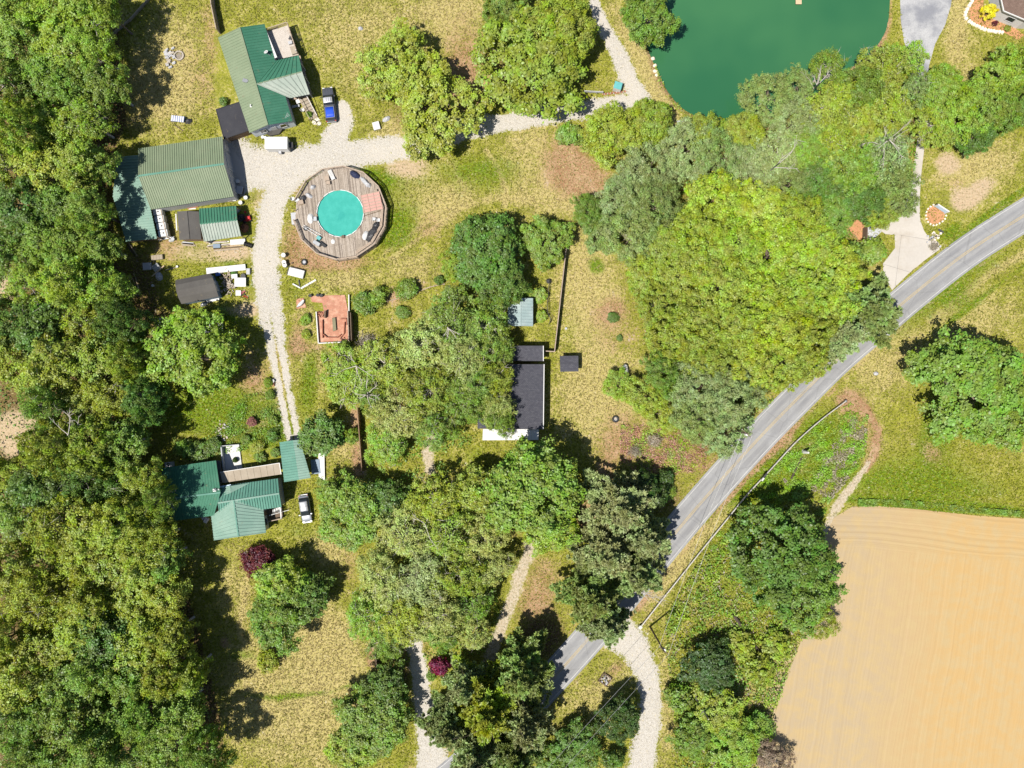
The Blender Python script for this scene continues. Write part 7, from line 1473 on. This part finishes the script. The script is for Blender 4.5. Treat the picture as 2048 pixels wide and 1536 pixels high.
for i in range(16): mb = MB(); mb.box((rc_.uniform(-.6, .6), rc_.uniform(-.6, .6), .16), (rc_.uniform(.2, .5), rc_.uniform(.15, .35), .25), rc_.uniform(0, 3)); mb.build('stone', [LGREY, STONE][i % 2], o, local=True)
p = P(1598, 2, .3); o = thing('floating_dock', 'small brown raft floating at the top of the pond', 'raft', (p.x, p.y, -.1))
for i in range(5): mb = MB(); mb.box((-.4 + i * .2, 0, .25), (.17, .9, .05)); mb.build('plank', WOODN, o, local=True)
mb = MB(); mb.box((0, 0, .08), (.9, .8, .25)); mb.build('float', DARKP, o, local=True)
boxy('playhouse', 'small teal-roofed play stand beside the lane, left of the bend', 'play stand', 1235, 174, 1.3, 1.2, 1.4, -15, WHITEP, M('teal_plastic', (.10, .32, .32))); o = thing('flower_bed_wall', 'low reddish stone bed along the lane bend', 'stone bed', P(1230, 186))
for i in range(22): p = P(1206 + i * 2.1, 189 - .25 * i + rc_.uniform(-1.2, 1.2)); mb = MB(); mb.box((p.x, p.y, .12), (.26, .2, .26), rc_.uniform(0, 3)); mb.build('stone', [brick, STONE, brickd][i % 3], o)
o = thing('rail_fence', 'low grey rail fence in the tree shade above the lane', 'fence', P(1185, 187)); rail_run(o, P(1168, 186), P(1205, 188), 0, .9, LGREY, 3)
boxy('well_cover', 'small grey slab on the pond bank at the lower left corner', 'slab', 1362, 245, 1.3, .8, .3, 15, LGREY)
heap('rock', 'pale boulder in the tree clump below the tall board screen', 'rock', 826, 667, .8, .7, .5, 0, sm, 81); heap('rag', 'blue scrap showing under the lower middle trees', 'scrap', 853, 1062, .8, 1.6, 2.0, 20, M('pale_blue_panel', (.42, .55, .66)), 82)
board('flag', 'faded red and white cloth hanging in the trees left of the dark house', 'cloth', (803, 785), (808, 812), 1.1, .05, M('faded_red_cloth', (.55, .20, .18), .9, var=.3, scale=4), 3.0)
for i, (x, y) in enumerate(((1310, 131), (1311, 142), (1306, 117), (1314, 150))): heap('rock', ['pale rock on the left pond bank, second from the top', 'largest pale rock on the left pond bank', 'topmost pale rock on the left pond bank', 'lowest pale rock on the left pond bank'][i], 'rock', x, y, .7 + .2 * (i == 1), .6, .35, 0, sm, 90 + i)
for x, y, l in ((721, 57, 'small grey rock on the lawn right of the sun deck'), (1195, 1027, 'pale rock on the reddish verge left of the pines'), (1752, 747, 'white rock on the right lawn by the road')): heap('rock', l, 'rock', x, y, .9, .7, .35, 0, LGREY, int(x))
# ------------------------------------------------------------------ grass and ground cover (nobody could count these)
def blade_mat(name):
    t = NT(name); r = t.attr('rnd'); k = t.attr('dryness')
    c = t.mix(r, (.075, .105, .006), (.31, .33, .026)); d = t.mix(r, (.22, .175, .06), (.52, .43, .22)); c = t.mix(k, c, d)
    df = t.n('ShaderNodeBsdfDiffuse'); t.put(df.inputs[0], c); tl = t.n('ShaderNodeBsdfTranslucent'); t.put(tl.inputs[0], c); m = t.n('ShaderNodeMixShader'); m.inputs[0].default_value = .3
    t.t.links.new(df.outputs[0], m.inputs[1]); t.t.links.new(tl.outputs[0], m.inputs[2]); t.t.links.new(m.outputs[0], t.out.inputs[0]); return t.m
BLADE = blade_mat('grass_blades')
def blades(name, X, Y, hgt, wid, lean, dry, rng):
    n = len(X); k = H / F; x = (X - 1024) * k; y = (768 - Y) * k; a = rng.uniform(0, 6.283, n); h = hgt * rng.uniform(.5, 1.4, n); l = h * lean * rng.uniform(.4, 1.4, n); w_ = wid * rng.uniform(.6, 1.5, n)
    bx, by = -np.sin(a) * w_ / 2, np.cos(a) * w_ / 2; z0 = np.full(n, -.01)
    co = np.stack([np.stack([x + bx, y + by, z0], -1), np.stack([x - bx, y - by, z0], -1), np.stack([x + np.cos(a) * l, y + np.sin(a) * l, h], -1)], 1).reshape(-1, 3)
    o = np_mesh(name, co, np.arange(n * 3).reshape(n, 3), BLADE); o['kind'] = 'stuff'
    for nm, v in (('rnd', rng.random(n)), ('dryness', dry)): at = o.data.attributes.new(nm, 'FLOAT', 'POINT'); at.data.foreach_set('value', np.repeat(v, 3).astype(np.float32))
    return o
def clear(X, Y):
    ok = np.ones(X.shape, bool)
    for poly in [POND, FIELD, CONCRETE, ASPHALT] + YARD_BUILD: ok &= ~inside(poly, X, Y)
    d, wd = dist_line(ROADW, X, Y); ok &= d > ROAD_HW + 2
    ok &= np.hypot(X - 682, Y - 428) > 92; ok &= ~inside([(620, 588), (702, 588), (702, 690), (634, 690), (634, 622), (620, 606)], X, Y)
    return ok
rg = np.random.default_rng(77)
X = rg.uniform(-30, 2080, 420000); Y = rg.uniform(-30, 1566, 420000); m = clear(X, Y) & ~inside([(-40, -40), (215, -40), (205, 620), (270, 800), (220, 920), (300, 1100), (420, 1560), (-40, 1560)], X, Y); X, Y = X[m], Y[m]
A_, B_ = paint(X, Y); g_ = np.clip(B_[:, 0] + B_[:, 1] * .8 + B_[:, 2], 0, 1); e_ = np.clip(A_[:, 1], 0, 1); keep = rg.random(len(X)) > np.clip(g_ * 1.25 + e_ * .45 + A_[:, 3] * .3, 0, .995)
X, Y, A_ = X[keep], Y[keep], A_[keep]
dry = np.clip(A_[:, 0] * 1.0 + A_[:, 1] * .5 - A_[:, 2] * .7 + rg.normal(size=len(X)) * .3, 0, 1)
blades('grass', X, Y, .24, .14, 1.3, dry, rg)
def cover(name, poly, n, size, hgt, tint, seed, dens=None, label=None):
    rng = np.random.default_rng(seed); xs = [p[0] for p in poly]; ys = [p[1] for p in poly]; X = rng.uniform(min(xs), max(xs), n * 3); Y = rng.uniform(min(ys), max(ys), n * 3); k_ = inside(poly, X, Y) & clear(X, Y)
    for pts in list(DR.values()) + list(TR.values()): d, wd = dist_line(pts, X, Y); k_ &= d > wd * .85
    X, Y = X[k_][:n], Y[k_][:n]; k = H / F; f = sum(np.sin(X * u_ + Y * v_ + p_) for u_, v_, p_ in zip(rng.normal(size=14) * .12, rng.normal(size=14) * .12, rng.uniform(0, 6.28, 14))) / 3.0; q = rng.random(len(X)) < np.clip(.62 + f * .55, .05, 1); X, Y, f = X[q], Y[q], f[q]
    z = np.clip(hgt * (.5 + .45 * f), .05, None) * rng.random(len(X)) ** .5
    pos = np.stack([(X - 1024) * k, (768 - Y) * k, z], -1); nr = unit(np.array([0, 0, .9]) + rng.normal(size=(len(X), 3)) * .55); me = leaves_obj(name, leaf_quads(pos, nr, size * rng.uniform(.5, 1.4, len(X)), rng.uniform(.45, .8, len(X))[:, None], rng), rng.random(len(X)), np.clip(.5 + f * .35, 0, 1))
    o = bpy.data.objects.new(name, me); COL.objects.link(o); o['kind'] = 'stuff'; o.color = (*TINT[tint], 1); return o
SCRUB = [(1390, 1130), (1440, 1080), (1490, 1010), (1560, 1010), (1650, 1180), (1600, 1280), (1565, 1370), (1530, 1470), (1505, 1560), (1350, 1560), (1348, 1470), (1345, 1380), (1330, 1310), (1330, 1230)]
cover('scrub_weeds', SCRUB, 26000, .34, .8, 'yg', 3); cover('scrub_weeds', SCRUB, 9000, .38, 1.0, 'mg', 8); cover('dry_brush', SCRUB, 5000, .34, .7, 'ash', 12)
cover('kudzu', [(1700, 805), (1735, 830), (1730, 920), (1690, 960), (1655, 1010), (1635, 1070), (1560, 1020), (1490, 1030), (1420, 1110), (1400, 1110), (1480, 1010), (1560, 920), (1630, 850)], 20000, .28, .45, 'lm', 4); cover('dry_brush', [(1700, 830), (1735, 860), (1720, 930), (1660, 1000), (1620, 980), (1650, 900)], 3500, .3, .5, 'ash', 5)
cover('field_hedge', [(1715, 998), (1800, 999), (1900, 1009), (2060, 1024), (2060, 1034), (1900, 1022), (1800, 1014), (1715, 1012)], 9000, .3, .5, 'mg', 6)
cover('wood_undergrowth', [(p[0] * .97, p[1]) for p in LEFTWOOD], 26000, .4, 1.2, 'dk', 7)
cover('wood_undergrowth', [(1260, 400), (1400, 330), (1500, 260), (1700, 160), (1830, 130), (1830, 400), (1700, 420), (1720, 560), (1640, 720), (1460, 880), (1300, 740), (1260, 560)], 22000, .38, 1.2, 'mg', 9)
cover('clump_undergrowth', [(690, 700), (960, 620), (960, 860), (900, 960), (1000, 1080), (1000, 1300), (780, 1330), (700, 1220), (800, 1000), (760, 860)], 14000, .34, .8, 'mg', 10)
cover('bank_weeds', [(1240, 850), (1400, 850), (1400, 930), (1290, 960), (1240, 920)], 5000, .28, .4, 'yg', 11); cover('bank_weeds', [(1240, 850), (1420, 850), (1410, 940), (1290, 960), (1240, 920)], 4500, .26, .35, 'pnk', 13)
cover('garden_plants', [(490, 790), (560, 780), (565, 880), (490, 900), (380, 920), (340, 910), (420, 870)], 6000, .26, .5, 'mg', 14); cover('verge_weeds', [(1440, 990), (1650, 830), (1690, 800), (1640, 830), (1500, 970)], 1500, .25, .3, 'ol', 15)
cover('shore_reeds', [(1300, 105), (1312, 100), (1335, 170), (1368, 208), (1430, 232), (1480, 238), (1480, 256), (1420, 250), (1360, 230), (1320, 180)], 2500, .3, .6, 'ol', 16)
